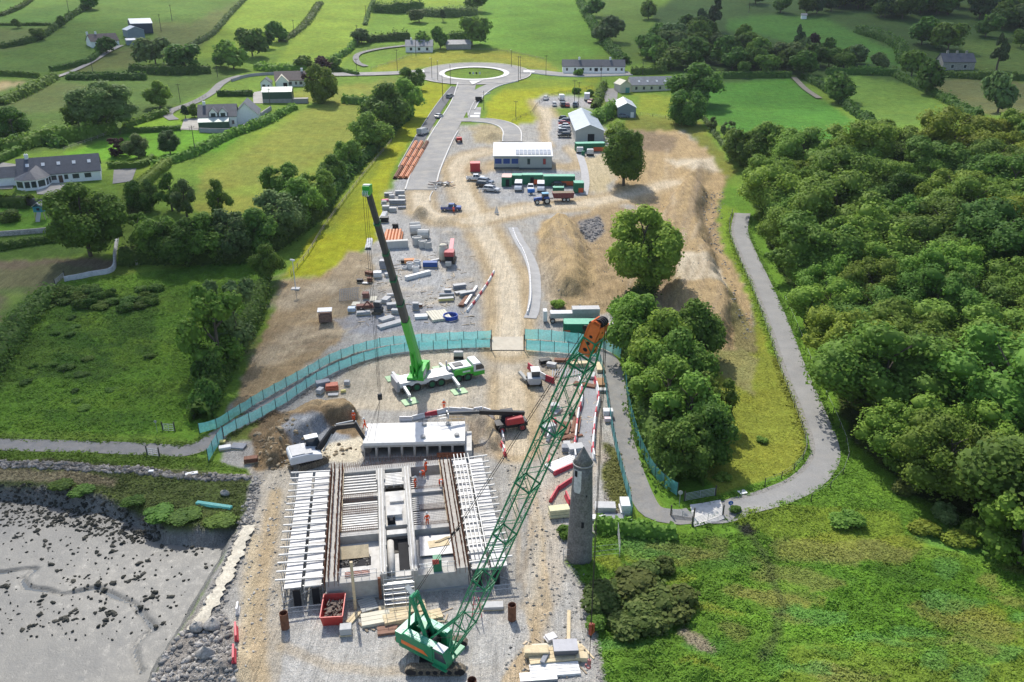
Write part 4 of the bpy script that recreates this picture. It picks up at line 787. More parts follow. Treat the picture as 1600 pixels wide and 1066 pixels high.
# hedges
HL = [([(170,262),(215,262),(240,250)],2.2,1.8,'clipped sunny hedge beside the bungalow yard',LM_C,True), ([(186,346),(215,300),(262,258)],3.2,2.2,'bright clipped hedge running down to the grassy lane',LM_C,True),
 ([(240,262),(300,244),(360,214),(410,196),(455,172)],3.0,2.3,'field hedge curving below the sunny lawn',LM_A,False), ([(455,168),(462,172)],2,2,'hedge end by the garden wall',LM_A,False),
 ([(536,160),(560,162),(582,160)],4,3,'hedge clump between the two dry meadows',LM_A,False), ([(0,118),(40,120),(62,122)],2.2,2.2,'dark clipped hedge beside the straw field',LM_B,True), ([(0,164),(40,148),(85,124)],4.5,3,'hedge along the rough paddock',LM_B,False),
 ([(80,112),(110,106),(140,98),(158,84)],2.4,2.4,'dark clipped hedge along the farm lane',LM_B,True), ([(105,124),(150,124),(200,124),(230,124)],4,2.6,'hedge below the hill lane',LM_B,False), ([(205,112),(260,116),(330,114)],5,3.5,'dark thick hedge under the hill trees',LM_B,False), ([(110,118),(150,118),(185,119)],1.8,1.6,'low clipped dark hedge at the field edge',LM_B,True),
 ([(195,200),(225,190),(262,178)],2.5,2,'bright shrub hedge at the lawn corner',LM_C,False), ([(190,208),(240,206),(282,203)],2.0,1.6,'dark clipped hedge along the top of the lawn',LM_B,True),
 ([(340,150),(395,150)],3,2.2,'dark clipped garden hedge',LM_B,True), ([(100,230),(60,225),(0,240)],4,3,'shady hedge behind the big bungalow',LM_B,False), ([(-20,262),(10,248),(30,240)],2.6,2.2,'clipped hedge left of the big bungalow',LM_A,True), ([(0,240),(60,226),(130,216),(180,206)],5,4,'thick hedge along the rough paddock foot',LM_A,False),
 ([(0,390),(60,380),(110,374)],2.4,1.6,'low hedge at the foot of the garden',LM_B,False), ([(-40,318),(20,322),(48,324)],4,3,'dark garden hedge beside the blue playhouse',LM_B,False), ([(190,410),(240,408),(330,408),(400,404)],5,4,'dense thicket under the hedgerow trees',LM_B,False), ([(400,404),(440,380),(480,350),(505,330)],4,3.4,'thicket under the hedgerow corner',LM_B,False), ([(505,330),(540,280),(580,240),(612,205),(640,180)],3.4,2.8,'understorey hedge along the verge',LM_B,False), ([(412,452),(395,500),(360,560),(335,610),(312,660)],3.4,3.0,'overgrown hedge along the bare earth slope',LM_B,False), ([(-60,640),(0,560),(40,500),(80,462)],5,2.4,'bramble bank at the edge of the tilled field',LM_B,False),
 ([(480,110),(520,96),(548,78),(560,60)],3,2.4,'hedge climbing beside the driveway',LM_A,False), ([(575,66),(600,64),(640,62)],5,4,'dark hedge left of the white hillside house',LM_B,False), ([(582,18),(620,20),(660,16)],7,6,'long dark hedge on the hilltop',LM_B,False), ([(660,24),(700,26),(745,24)],7,5,'hedge between hilltop trees',LM_D,False), ([(700,64),(730,60)],6,4.5,'dark hedge behind the low barn',LM_B,False), ([(570,40),(576,20),(584,0)],2.4,1.6,'thin hedge up the bright hillside',LM_D,False), ([(440,66),(475,40),(500,5)],5,1.2,'rough bank dividing the bright fields',LM_G,False), ([(292,76),(330,56),(355,28),(382,0)],3,2,'hedge dividing the bright and dull fields',LM_D,False), ([(0,76),(60,62),(110,28),(150,5)],3.5,2.6,'hedge along the upper left fields',LM_B,False), ([(0,40),(80,40)],1.6,1.4,'thin hedge across the upper left field',LM_B,False), ([(0,26),(30,14),(50,0)],3,2,'hedge at the top left corner',LM_B,False),
 ([(560,118),(520,110)],2,2,'roadside hedge by the driveway mouth',LM_A,False),([(400,108),(450,112),(480,112)],6,3,'roadside scrub above the bungalow',LM_C,False),
 ([(905,0),(920,30),(940,60),(960,85),(978,100)],5,3.5,'hedge up the hill behind the white terrace',LM_B,False), ([(985,116),(1010,116),(1040,114)],4,3.4,'dark hedge behind the cottage row',LM_B,False), ([(1128,122),(1180,121),(1236,121)],3,2.6,'dark clipped hedge along the top of the rich green field',LM_B,True), ([(1258,122),(1300,148),(1340,180),(1370,202)],3.4,2.4,'field hedge running down to the wood',LM_B,False), ([(1290,116),(1340,116),(1400,118)],3.4,3,'hedge along the far lane',LM_B,False), ([(1400,120),(1440,140),(1480,160),(1530,184)],3.4,2.4,'hedge between the two pale meadows',LM_B,False), ([(1470,120),(1540,124),(1620,126)],3,2.6,'hedge below the dark stone house',LM_B,False), ([(1340,50),(1400,72),(1412,100)],5,4,'rough hedge rounding the hill field',LM_B,False), ([(1100,186),(1120,215),(1140,240)],1.6,1.0,'thin fence hedge above the greenway',LM_D,False),
 ([(930,170),(938,150),(944,135)],3,2.6,'shrubs left of the grey shed drive',LM_A,False), ([(925,195),(945,185),(955,178)],5,4.2,'bushy hedge beside the grey shed',LM_A,False), ([(955,215),(968,205)],5,3.5,'sunny bushes behind the long shed',LM_C,False),
 ([(930,822),(960,828),(1000,832),(1055,836)],2.2,1.6,'dense clipped hedge beside the fenced path',LM_A,False), ([(1000,546),(1010,600),(1020,660),(1040,720),(1075,765)],5.5,3.6,'undergrowth of the footpath thicket',LM_B,False), ([(960,480),(985,490),(1000,520)],4,2.2,'weedy scrub below the big tree',LM_A,False), ([(985,470),(1005,462),(1015,440)],4,2.4,'dark undergrowth at the foot of the big tree',LM_B,False)]
for pts, w, h, lb, mm, trim in HL: hedge(pts, w, h, lb, mm, size=.40 if G(*pts[0]).y < 200 else .75, trim=trim)
for a, b_, r, lb, mm, h, s in ((950,945,3.4,'long brown green gorse bush behind',LM_G,2.2,1), (985,925,3.2,'gorse bush joining the two long bushes',LM_G,2.3,1), (1012,912,3.0,'gorse bush at the upper end of the back row',LM_G,2.4,1), (1035,890,1.6,'small gorse bush above the back row',LM_G,1.6,1), (985,975,3.3,'gorse bush at the left of the front row',LM_G,2.2,1), (1025,962,3.6,'gorse bush in the middle of the front row',LM_G,2.6,1), (1062,950,3.0,'gorse bush at the right of the front row',LM_G,2.3,1), (935,980,1.6,'low bush between tower and gorse',LM_A,1.3,1),
    (870,478,1.8,'small bright bush above the green container',LM_C,1.7,1), (880,838,1.4,'bush at the foot of the round tower',LM_A,1.4,1), (1130,750,1.3,'small bush beside the field gate',LM_A,1.2,1), (1150,800,1.0,'dark low shrub beyond the gate',LM_B,.8,1), (1320,815,2.6,'low bramble mound below the greenway',LM_A,1.5,1), (1445,832,2.0,'yellow flowering bush under the wood',LM_Y,1.5,1), (1500,850,2.2,'yellowish bush in the shade of the wood',LM_Y,1.5,1), (1190,690,1.0,'tiny shrub on the pale slope',LM_A,.8,1),
    (210,785,1.8,'low green saltmarsh hummock',LM_B,.9,1), (250,808,2.4,'saltmarsh hummock at the mud edge',LM_B,1.0,1), (290,812,2.6,'broad saltmarsh hummock at the mud edge',LM_B,.7,1), (345,818,2.2,'saltmarsh hummock near the rubble bank',LM_B,.7,1), (95,762,1.8,'small saltmarsh hummock on the shore',LM_B,.8,1), (130,770,1.8,'saltmarsh hummock among the dark stones',LM_B,.8,1),
    (272,248,2,'rounded shrub on the lawn edge',LM_A,2,1), (232,256,1.6,'reddish shrub by the drive',LM_P,1.4,1), (218,260,1.4,'copper shrub by the drive',LM_P,1.3,1), (15,345,3.5,'dark shrub mass below the terrace',LM_B,3,1), (45,318,2.2,'olive shrub under the terrace wall',LM_G,2.6,1), (100,338,2.0,'dark shrub beside the big leafy tree',LM_B,2.4,1), (900,146,2.4,'round bush in the cottage garden',LM_A,2.8,1), (905,118,3,'bush at the road bend',LM_A,3.5,1), (920,150,2.5,'small tree-like bush on the cottage lawn',LM_A,3,1)):
    bush(a, b_, r, lb, mm, h)
for i in range(18):   # dark clumps on the rough slope
    a = rnd.uniform(20,250); b_ = rnd.uniform(455,640) if a > 60 else rnd.uniform(560,640)
    bush(a, b_, rnd.uniform(.8,1.7), 'dark bramble clump on the rough slope', rnd.choice([LM_B, LM_B, LM_A]), h=rnd.uniform(.4,.8), group='bramble clumps on the rough slope')
for i in range(30):
    a = rnd.uniform(80,245); b_ = rnd.uniform(452,490)
    bush(a, b_, rnd.uniform(1.2,2.6), 'bramble clump in the bank above the rough slope', LM_B, h=rnd.uniform(1,2), group='bramble bank above the rough slope')
# ---- grass: blades in tufts over the near rough ground
def tufts(name, poly, n, size, c1, c2, label, blades=2, lean=.6, p=None):
    p = scatter(poly, n) if p is None else p; q = np.random.RandomState(n % 9973); n = len(p); lump = fbm(p[:,0], p[:,1], 2.6, 31); s = size*q.uniform(.6,1.4,n)*(.6+.8*lump); k = 2
    P = np.repeat(p, k, 0); S_ = np.repeat(s, k); H_ = np.repeat(lump, k); cen = P + np.column_stack([q.normal(size=(n*k,2))*S_[:,None]*.45, S_*q.uniform(.0,.28,n*k) + size*.7*(np.clip(H_,.3,.8)-.3)])
    nr_ = np.column_stack([q.normal(size=(n*k,2))*.38, np.ones(n*k)]); nr_[:,1] += .15; V, F = leaf_cards(cen, nr_, S_*.62, q, fold=.5, asp=2.3)
    patchy = np.clip((fbm(p[:,0], p[:,1], 7, 77)-.3)*2.2, 0, 1); T = np.repeat(np.clip(np.repeat(patchy, k)*.6 + q.rand(n*k)*.5, 0, 1), 4)
    a_, b2, _, _ = _cell(P[:,0], P[:,1]); cc_ = np.clip(col[a_, b2]*(.72+.75*T.reshape(-1,4)[:,:1])*np.array([1.12,1.08,1.1]), 0, .6); cc_ = np.repeat(np.column_stack([cc_, np.ones(len(cc_))]), 4, 0)
    return tag(np_obj(name, V, F, GRASSM, col={'surface': cc_}), label, 'grass', kind='stuff')
GRASSM = leafmat('grass blades', (.1,.1,.1), (.1,.1,.1), trans=.3); _n = GRASSM.node_tree; _a = _n.nodes.new('ShaderNodeAttribute'); _a.attribute_name = 'surface'
for _l in list(_n.links):
    if _l.from_node.type == 'HUE_SAT': _t = _l.to_socket; _n.links.remove(_l); _n.links.new(_a.outputs['Color'], _t)
tufts('rough_grass', [(930,840),(1060,834),(1180,835),(1240,862),(1420,850),(1620,880),(1800,900),(1800,1200),(945,1200),(925,960),(892,885)], 44000, .20, (.110,.205,.024), (.260,.390,.055), 'tall rough grass below the greenway', blades=4)
tufts('rough_grass', [(1100,806),(1200,790),(1290,752),(1320,690),(1300,610),(1340,640),(1420,750),(1560,830),(1420,850),(1240,862)], 12000, .17, (.165,.235,.026), (.30,.38,.055), 'yellowish grass between greenway and wood', blades=4)
tufts('rough_grass', [(100,440),(300,418),(395,405),(430,420),(395,520),(318,668),(240,682),(-60,684),(-60,560),(40,495)], 34000, .20, (.080,.165,.020), (.195,.310,.045), 'rough grass on the slope above the footpath', blades=4)
tufts('slope_grass', [(1100,550),(1185,470),(1225,560),(1255,640),(1262,700),(1235,740),(1120,772),(1095,740),(1110,640)], 9000, .12, (.190,.225,.034), (.33,.36,.075), 'dry grass on the slope inside the greenway bend', blades=3)
tufts('marsh_grass', [(-300,716),(60,720),(200,728),(330,738),(392,742),(384,800),(330,826),(262,822),(150,772),(-300,752)], 10000, .20, (.070,.105,.024), (.170,.215,.06), 'saltmarsh grass along the shore', blades=4)
tufts('verge_grass', [(-200,702),(200,712),(320,716),(390,738),(330,736),(200,726),(-200,718)], 5000, .24, (.10,.15,.024), (.22,.27,.05), 'verge grass below the footpath', blades=4)
tufts('verge_grass', [(945,690),(965,700),(985,770),(965,812),(940,812),(945,780)], 1200, .24, (.10,.14,.02), (.22,.27,.05), 'weedy grass beside the fenced footpath', blades=4)
def edge_pts(Q, at, n):
    q = np.random.RandomState(n); i = q.randint(0, len(Q)-1, n); P = Q[i] + normals(Q)[i]*(np.sign(at)*(abs(at) + np.abs(q.normal(size=n))*.35))[:,None] + q.normal(size=(n,2))*.3; return np.column_stack([P, gz(P[:,0], P[:,1])])
tufts('edge_grass', None, 5001, .26, (.12,.20,.024), (.28,.38,.055), 'ragged grass edging the greenway', p=np.concatenate([edge_pts(GWAY, 1.62, 2600), edge_pts(GWAY, -2.6, 2600)]))
tufts('edge_grass', None, 5003, .26, (.08,.14,.022), (.19,.27,.05), 'ragged grass edging the coastal footpath', p=np.concatenate([edge_pts(FPATH[:110], 1.5, 2200), edge_pts(FPATH[:110], -1.5, 2200)]))
# ------------------------------------------------------------------ buildings
M_WHITE_W = mat('white render', (.84,.84,.82), .85, .05, .8, dirt=.12, dirtcol=(.5,.5,.46))
M_CREAM = mat('cream render', (.62,.58,.46), .85, .08, .8); M_GREYW = mat('grey cladding', (.40,.40,.37), .7, .06, .8)
M_SLATE = mat('slate', (.085,.092,.108), .62, .18, .7, fine=.15, fscale=6, bump=.2); M_BROWN = mat('brown tile', (.135,.105,.095), .75, .18, .9, fine=.15, fscale=6); M_LSLATE = mat('pale slate', (.27,.27,.275), .7, .2, .7, fine=.15, fscale=6)
M_TIN = mat('pale metal roof', (.56,.60,.62), .5, .08, .5, metal=.0); M_TING = mat('pale green metal roof', (.55,.60,.52), .55, .08, .5); M_GREENW = mat('dark green cladding', (.040,.085,.062), .55, .12, .8); M_BLUEW = mat('blue grey cladding', (.20,.25,.29), .6, .1, .6)
M_BLOCK = mat('grey block', (.33,.32,.30), .9, .15, 1); M_STONE = mat('stone wall', (.34,.32,.28), .95, .3, 1.4, fine=.3, fscale=5, bump=.4)
M_GLASS = mat('window glass', (.035,.045,.055), .08, .2, 1, spec=.6); M_BLUEGL = mat('blue window film', (.03,.07,.26), .2, .15, 1); M_FRAME = mat('window frame', (.70,.70,.69), .6, .05, 1); M_DOOR = mat('brown door', (.10,.055,.035), .6, .1, 2); M_DARK = mat('dark opening', (.018,.018,.020), .9, .2, 1)
def frame2(A, B):
    """local frame on the ground from two picture points: origin, angle, length"""
    a = G(*A); b_ = G(*B); d = b_ - a; L_ = math.hypot(d.x, d.y); z = min(a.z, b_.z); return Vector((a.x, a.y, z)), math.atan2(d.y, d.x), L_
def window(t, x, z, w, h, face='f', D=0, Lx=0, glass=None, name='window', fr=None):
    """window part on the front (y=0), right gable (x=Lx) or left gable; the pane is its sub-part"""
    m = MB(); g_ = MB(); e = .07
    if face == 'f':
        for (x0,x1,z0,z1) in ((x-w/2-e,x+w/2+e,z-e,z),(x-w/2-e,x+w/2+e,z+h,z+h+e),(x-w/2-e,x-w/2,z,z+h),(x+w/2,x+w/2+e,z,z+h)): m.bx(x0,x1,-.06,.03,z0,z1)
        g_.bx(x-w/2,x+w/2,-.025,.02,z,z+h)
    else:
        X = Lx if face == 'r' else 0; s = 1 if face == 'r' else -1
        for (y0,y1,z0,z1) in ((x-w/2-e,x+w/2+e,z-e,z),(x-w/2-e,x+w/2+e,z+h,z+h+e),(x-w/2-e,x-w/2,z,z+h),(x+w/2,x+w/2+e,z,z+h)): m.bx(min(X,X+.06*s),max(X,X+.06*s),y0,y1,z0,z1)
        g_.bx(min(X-.02*s,X+.025*s),max(X-.02*s,X+.025*s),x-w/2,x+w/2,z,z+h)
    f = m.build(name, fr or M_FRAME, t); g_.build('pane', glass or M_GLASS, f); return f
def gable(name, label, cat, A, B, D, hw, hr, wm, rm, wins=(), ridge='x', chim=(), sky=(), doors=(), over=.3, ribs=0, gwin=(), plinth=0, L=None, dz=0, group=None):
    o, rz, L_ = frame2(A, B); L_ = L or L_; t = thing(name, label, cat, o + Vector((0,0,dz)), rz, group)
    w = MB(); r = MB(); th = .16
    if ridge == 'x':
        w.prism([(0,-.6),(D,-.6),(D,hw),(D/2,hw+hr),(0,hw)], 0, L_, 'x')
        sl = hr/(D/2)
        for s in (0, 1):
            y0, y1 = (-over, D/2) if s == 0 else (D+over, D/2); z0, z1 = hw - over*sl + .02, hw + hr + .02
            r.add([(-over,y0,z0),(L_+over,y0,z0),(L_+over,y1,z1),(-over,y1,z1),(-over,y0,z0+th),(L_+over,y0,z0+th),(L_+over,y1,z1+th),(-over,y1,z1+th)],[(3,2,1,0),(4,5,6,7),(0,1,5,4),(1,2,6,5),(2,3,7,6),(3,0,4,7)])
        zr = lambda x, y: hw + .02 + th + (y*sl if y < D/2 else (D-y)*sl)
    else:
        w.prism([(0,-.6),(L_,-.6),(L_,hw),(L_/2,hw+hr),(0,hw)], 0, D, 'y'); sl = hr/(L_/2)
        for s in (0, 1):
            x0, x1 = (-over, L_/2) if s == 0 else (L_+over, L_/2); z0, z1 = hw - over*sl + .02, hw + hr + .02
            r.add([(x0,-over,z0),(x0,D+over,z0),(x1,D+over,z1),(x1,-over,z1),(x0,-over,z0+th),(x0,D+over,z0+th),(x1,D+over,z1+th),(x1,-over,z1+th)],[(3,2,1,0),(4,5,6,7),(0,1,5,4),(1,2,6,5),(2,3,7,6),(3,0,4,7)])
        zr = lambda x, y: hw + .02 + th + (x*sl if x < L_/2 else (L_-x)*sl)
    w.build('wall', wm, t); ro = r.build('roof', rm, t)
    if ribs:
        rb = MB()
        if ridge == 'x':
            n = int(L_/ribs)
            for k in range(1, n):
                x = L_*k/n; rb.beam((x,-over,zr(x,-over)+.03),(x,D/2,zr(x,D/2)+.03),.07,.06); rb.beam((x,D+over,zr(x,-over)+.03),(x,D/2,zr(x,D/2)+.03),.07,.06)
        else:
            n = int(D/ribs)
            for k in range(1, n):
                y = D*k/n; rb.beam((-over,y,zr(-over,y)+.03),(L_/2,y,zr(L_/2,y)+.03),.07,.06); rb.beam((L_+over,y,zr(-over,y)+.03),(L_/2,y,zr(L_/2,y)+.03),.07,.06)
        rb.build('seam', rm, ro)
    for f in chim:
        c = MB(); x = L_*f; z = hw+hr; c.bx(x-.45,x+.45,D/2-.35,D/2+.35,z-.6,z+1.0).bx(x-.52,x+.52,D/2-.42,D/2+.42,z+1.0,z+1.12)
        for dx in (-.22,.22): c.bar((x+dx,D/2,z+1.12),(x+dx,D/2,z+1.4),.11,6)
        c.build('chimney', wm, ro)
    for f, yy in sky:
        x = L_*f; y = D/2*yy; z = zr(x, y); s = MB(); s.box((x,y,z+.04),(.85,1.1,.10),rx=math.atan(hr/(D/2))); k = s.build('skylight', M_FRAME, ro)
    for (f, z, ww, hh) in wins: window(t, L_*f, z, ww, hh)
    for (y, z, ww, hh) in gwin: window(t, D*y, z, ww, hh, 'r', D, L_)
    for (f, ww, hh, dm) in doors:
        d = MB(); d.bx(L_*f-ww/2, L_*f+ww/2, -.05, .03, 0, hh); d.build('door', dm, t)
    if plinth: p = MB(); p.bx(-.05, L_+.05, -.05, D+.05, -.6, plinth); p.build('plinth', M_BLOCK, t)
    return t, L_
t, L_ = gable('bungalow', 'big white bungalow with slate roof and rooflights beside the lawn', 'house', (32,291), (159,281), 9.5, 2.7, 3.6, M_WHITE_W, M_SLATE, wins=[(.42,1.0,1.2,1.2),(.57,1.0,.9,1.2),(.69,1.0,1.6,1.2),(.84,1.0,1.6,1.2)], doors=[(.50,1.0,2.1,M_DOOR)], sky=[(.12,.55),(.31,.55),(.5,.55),(.69,.55),(.88,.55)], chim=[.12], gwin=[(.5,3.6,.6,1.0),(.45,.9,.7,1.0)])
# conservatory and wing of the bungalow
c = MB(); pts = [(-.5,.5),(-.5,-3.2),(1.5,-5.2),(4.6,-5.2),(6.6,-3.4),(7.6,.5)]; c.prism(pts, -.6, 2.5, 'z'); w_ = c.build('sunroom_wall', M_WHITE_W, t)
r = MB(); e = [(p[0]*1.06-.2, p[1]*1.07) for p in pts]; apex1 = (3.2,-2.2,4.3); apex2 = (4.6,3.2,4.9)
ring = [(x, y, 2.5) for x, y in e]
for i in range(5): r.add([ring[i], ring[i+1], apex1 if i < 4 else apex1], [(0,1,2)])
r.add([ring[4], ring[5], apex2, apex1], [(0,1,2,3)]); r.add([ring[0], apex1, apex2, ring[5]], [(0,1,2,3)]); r.build('sunroom_roof', M_SLATE, t)
for (a, b_) in ((1,2),(2,3),(3,4),(4,5)):
    p, q_ = Vector((*pts[a],0)), Vector((*pts[b_],0)); d = (q_-p).normalized(); n = Vector((d.y,-d.x,0)); ln = (q_-p).length
    k = 2 if ln > 2.9 else 1
    for j in range(k):
        u0 = p + d*(ln*(j+.12)/k); u1 = p + d*(ln*(j+.88)/k); g_ = MB(); g_.add([u0+n*.03+Vector((0,0,.5)), u1+n*.03+Vector((0,0,.5)), u1+n*.03+Vector((0,0,2.1)), u0+n*.03+Vector((0,0,2.1)), u0-n*.03+Vector((0,0,.5)), u1-n*.03+Vector((0,0,.5)), u1-n*.03+Vector((0,0,2.1)), u0-n*.03+Vector((0,0,2.1))], [(0,1,2,3),(7,6,5,4),(0,4,5,1),(2,6,7,3),(1,5,6,2),(3,7,4,0)]); g_.build('window', M_GLASS, t)
wing = MB(); wing.prism([(1.0,-.6),(7,-.6),(7,2.5),(4,4.6),(1.0,2.5)], -5.0, -.02, 'x'); wing.build('wing_wall', M_WHITE_W, t); rr = MB()
for y0, y1 in ((.7,4),(7.3,4)): rr.quad((-5.2,y0,2.4),(-.05,y0,2.4),(-.05,y1,4.75),(-5.2,y1,4.75))
rr.build('wing_roof', M_SLATE, t)
t, L_ = gable('house', 'white two storey house with dormer windows and slate roof', 'house', (312,199), (371,198), 9, 3.6, 3.4, M_WHITE_W, M_SLATE, wins=[(.12,.9,1.1,1.3),(.9,.9,.8,1.3)], chim=[.15], gwin=[(.2,.9,.6,1.1),(.45,.9,.6,1.1),(.7,.9,.6,1.1)])
for f in (.40,.66):
    x = L_*f; d = MB(); d.prism([(x-1.3,3.3),(x+1.3,3.3),(x+1.3,5.0),(x,6.3),(x-1.3,5.0)], -.1, 3.4, 'y'); dm = d.build('dormer', M_WHITE_W, t); rr = MB()
    for s in (-1,1): rr.add([(x+s*1.6,-.4,4.72),(x,-.4,6.42),(x,3.8,6.42),(x+s*1.6,3.8,4.72),(x+s*1.6,-.4,4.86),(x,-.4,6.56),(x,3.8,6.56),(x+s*1.6,3.8,4.86)],[(3,2,1,0),(4,5,6,7),(0,1,5,4),(1,2,6,5),(2,3,7,6),(3,0,4,7)])
    rr.build('dormer_roof', M_SLATE, dm); k = MB(); k.bx(x-.75,x+.75,-.16,-.08,3.5,4.8); k.build('pane', M_GLASS, dm)
wg = MB(); wg.M = Matrix.Translation((L_-1.0,3.0,0)); wg.prism([(0,-.6),(8,-.6),(8,3.6),(4,7.4),(0,3.6)], 0, 13, 'y'); wg.build('wing_wall', M_WHITE_W, t); rr = MB(); rr.M = wg.M
for x0 in (-.4,8.4): rr.quad((x0,-.4,3.35),(4,-.4,7.6),(4,13.4,7.6),(x0,13.4,3.35))
rr.build('wing_roof', M_SLATE, t)
for y in (5,8,11,14):
    for z in (.9,): window(t, y, z, .8, 1.3, 'r', 9, L_+7.0)
gable('garden_shed', 'dark green shed with pale metal roof in front of the dormer house', 'shed', (311,203), (358,202), 4.5, 2.5, .8, M_GREENW, M_TING, over=.15, ribs=1.5, plinth=0)
t, L_ = gable('bungalow', 'white roadside bungalow with brown tiled roof behind the green barn', 'house', (431,136), (486,135), 9, 2.7, 3.2, M_WHITE_W, M_BROWN, wins=[(.42,.9,1.2,1.2),(.58,.9,.8,1.2),(.72,.9,1.2,1.2),(.88,.9,1.0,1.2)], chim=[.78])
gb = MB(); gb.prism([(.4,-.6),(5.4,-.6),(5.4,2.6),(2.9,5.0),(.4,2.6)], -3.0, 3.0, 'y'); gb.build('porch_wall', M_WHITE_W, t); rr = MB()
for x0 in (.1,5.7): rr.quad((x0,-3.3,2.4),(2.9,-3.3,5.15),(2.9,4,5.15),(x0,4,2.4))
rr.build('porch_roof', M_CREAM, t); k = MB(); k.bx(3.2,4.8,-3.08,-3.0,0,2.1); k.build('garage_door', M_DARK, t)
gable('garage', 'small white gabled garage beside the roadside bungalow', 'garage', (408,139), (424,139), 6, 2.5, 1.7, M_WHITE_W, M_SLATE, ridge='y', wins=[(.3,.5,1.2,1.3),(.75,.6,.7,1.0)])
t, L_ = gable('barn', 'dark green barn with pale roof and block base at the meadow edge', 'barn', (411,161), (457,161), 7.5, 4.2, 1.4, M_GREENW, M_TING, over=.2, ribs=1.2); k = MB(); k.bx(-.06,L_+.06,-.06,7.56,-.6,1.6); k.build('block_base', M_BLOCK, t)
k = MB(); k.bx(L_+.5,L_+6,-1.0,2.5,-.6,1.5); k.bx(L_+.4,L_+6.1,-1.1,2.6,1.5,1.65); k.build('lean_to', M_BLOCK, t)
t, L_ = gable('farm_bungalow', 'white hillside bungalow with dark brown roof and gable chimneys', 'house', (144,75), (187,71), 9, 3, 3.2, M_WHITE_W, M_BROWN, wins=[(.2,.9,1.8,1.4),(.5,.9,1.2,1.2)], chim=[.0,.3], gwin=[(.5,1,.8,1.2)])
gable('farm_barn', 'blue grey farm barn with pale curved roof, front one', 'barn', (201,62), (227,60), 12, 4.5, 1.8, M_BLUEW, M_TIN, over=.2, ridge='y'); gable('farm_barn', 'dark farm barn with pale roof, behind the front barn', 'barn', (207,54), (240,52), 12, 5.5, 2.2, mat('dark blue cladding', (.045,.06,.085), .6, .1, .6), M_TIN, over=.3)
gable('farm_store', 'small low store with white roof beside the farm barns', 'shed', (199,71), (213,70), 4, 2.4, .7, M_BLUEW, M_TIN)
gable('hillside_house', 'white hillside house half hidden by trees', 'house', (634,82), (676,82), 8, 3.0, 2.8, M_WHITE_W, M_LSLATE, ridge='x', chim=[.2], wins=[(.2,1,1.2,1.4),(.5,1,1.2,1.4),(.8,1,1.2,1.4)])
gable('low_barn', 'low barn with wide pale roof right of the hillside house', 'barn', (698,78), (736,77), 11, 2.6, 1.8, M_BLOCK, M_LSLATE)
t, L_ = gable('terrace', 'long white terrace of cottages beside the east road', 'house', (879,114), (976,114), 7, 2.9, 2.6, M_WHITE_W, M_SLATE, wins=[(f,1.0,.9,1.2) for f in (.07,.2,.33,.45,.62,.73,.86,.95)], doors=[(.54,1.6,2.2,M_DARK)], chim=[.27,.77]); k = MB(); k.bx(.2,L_-.2,-3.4,-3.1,-.6,1.0); k.build('garden_wall', M_WHITE_W, t)
t, L_ = gable('cottage_row', 'row of cream cottages with slate roof and rooflights', 'house', (986,144), (1052,141), 8, 2.8, 2.8, M_CREAM, M_LSLATE, wins=[(f,.9,1.0,1.2) for f in (.12,.3,.48,.68,.88)], sky=[(.2,.4),(.4,.4),(.62,.4),(.82,.4)])
gable('cream_block', 'cream annexe with teal door at the end of the cottage row', 'house', (969,146), (985,145), 7, 3.4, 1.6, M_CREAM, M_CREAM, ridge='y', doors=[(.7,1.8,2.2,mat('teal door', (.10,.28,.27), .5, .1, 1))])
gable('long_shed', 'long pale roofed warehouse beside the row of parked cars', 'warehouse', (899,222), (943,222), 36, 3.6, 1.9, M_GREYW, M_TIN, ridge='y', over=.25, ribs=1.2, doors=[(.55,2.2,2.6,M_DARK)])
gable('grey_shed', 'blue grey shed with white roof on the sunny lawn', 'shed', (965,184), (993,184), 16, 3.6, 1.6, M_BLUEW, mat('white metal roof', (.72,.73,.73), .5, .05, .5), ridge='y', over=.25, ribs=1.5, doors=[(.8,1.2,2.0,M_WHITE_W)])
gable('stone_house', 'dark stone house in the shade of the upper right trees', 'house', (1472,110), (1522,109), 9, 3.6, 3.2, M_STONE, M_SLATE, wins=[(.3,1,1.2,1.4),(.7,1,1.2,1.4)], chim=[.2,.5,.8])
gable('pump_hut', 'small pale hut high on the shaded hill field', 'hut', (1252,30), (1260,30), 3, 2.2, .8, M_WHITE_W, M_LSLATE)
# works building with solar panels
o, rz, L_ = frame2((772,264), (862,264)); t = thing('works_building', 'grey works building with blue windows and solar panels on its roof', 'building', o, rz); Dp = 11; u = .435*L_
w = MB(); w.prism([(0,-.6),(Dp,-.6),(Dp,5.4),(0,3.9)], 0, u, 'x'); w.prism([(-.7,-.6),(Dp,-.6),(Dp,5.4),(-.7,3.8)], u+.002, L_, 'x'); w.build('wall', M_GREYW, t)
r = MB(); sl = (5.4-3.9)/Dp
def zz(y): return 3.92 + y*sl
def slab(mb, x0, x1, y0, y1, h0, h1): mb.add([(x0,y0,zz(y0)+h0),(x1,y0,zz(y0)+h0),(x1,y1,zz(y1)+h0),(x0,y1,zz(y1)+h0),(x0,y0,zz(y0)+h1),(x1,y0,zz(y0)+h1),(x1,y1,zz(y1)+h1),(x0,y1,zz(y1)+h1)],[(3,2,1,0),(4,5,6,7),(0,1,5,4),(1,2,6,5),(2,3,7,6),(3,0,4,7)])
slab(r, -.3, u, -.9, Dp+.3, .02, .2); slab(r, u+.001, L_+.3, -1.1, Dp+.3, .02, .2); ro = r.build('roof', mat('light grey roof', (.62,.63,.64), .45, .06, .5), t); sm = MB()
for k in range(1, 34): slab(sm, L_*k/34-.04, L_*k/34+.04, -.9, Dp+.25, .2, .25)
sm.build('seam', M_TIN, ro)
M_SOLAR = mat('solar panel', (.28,.30,.33), .15, .1, 1, spec=.6)
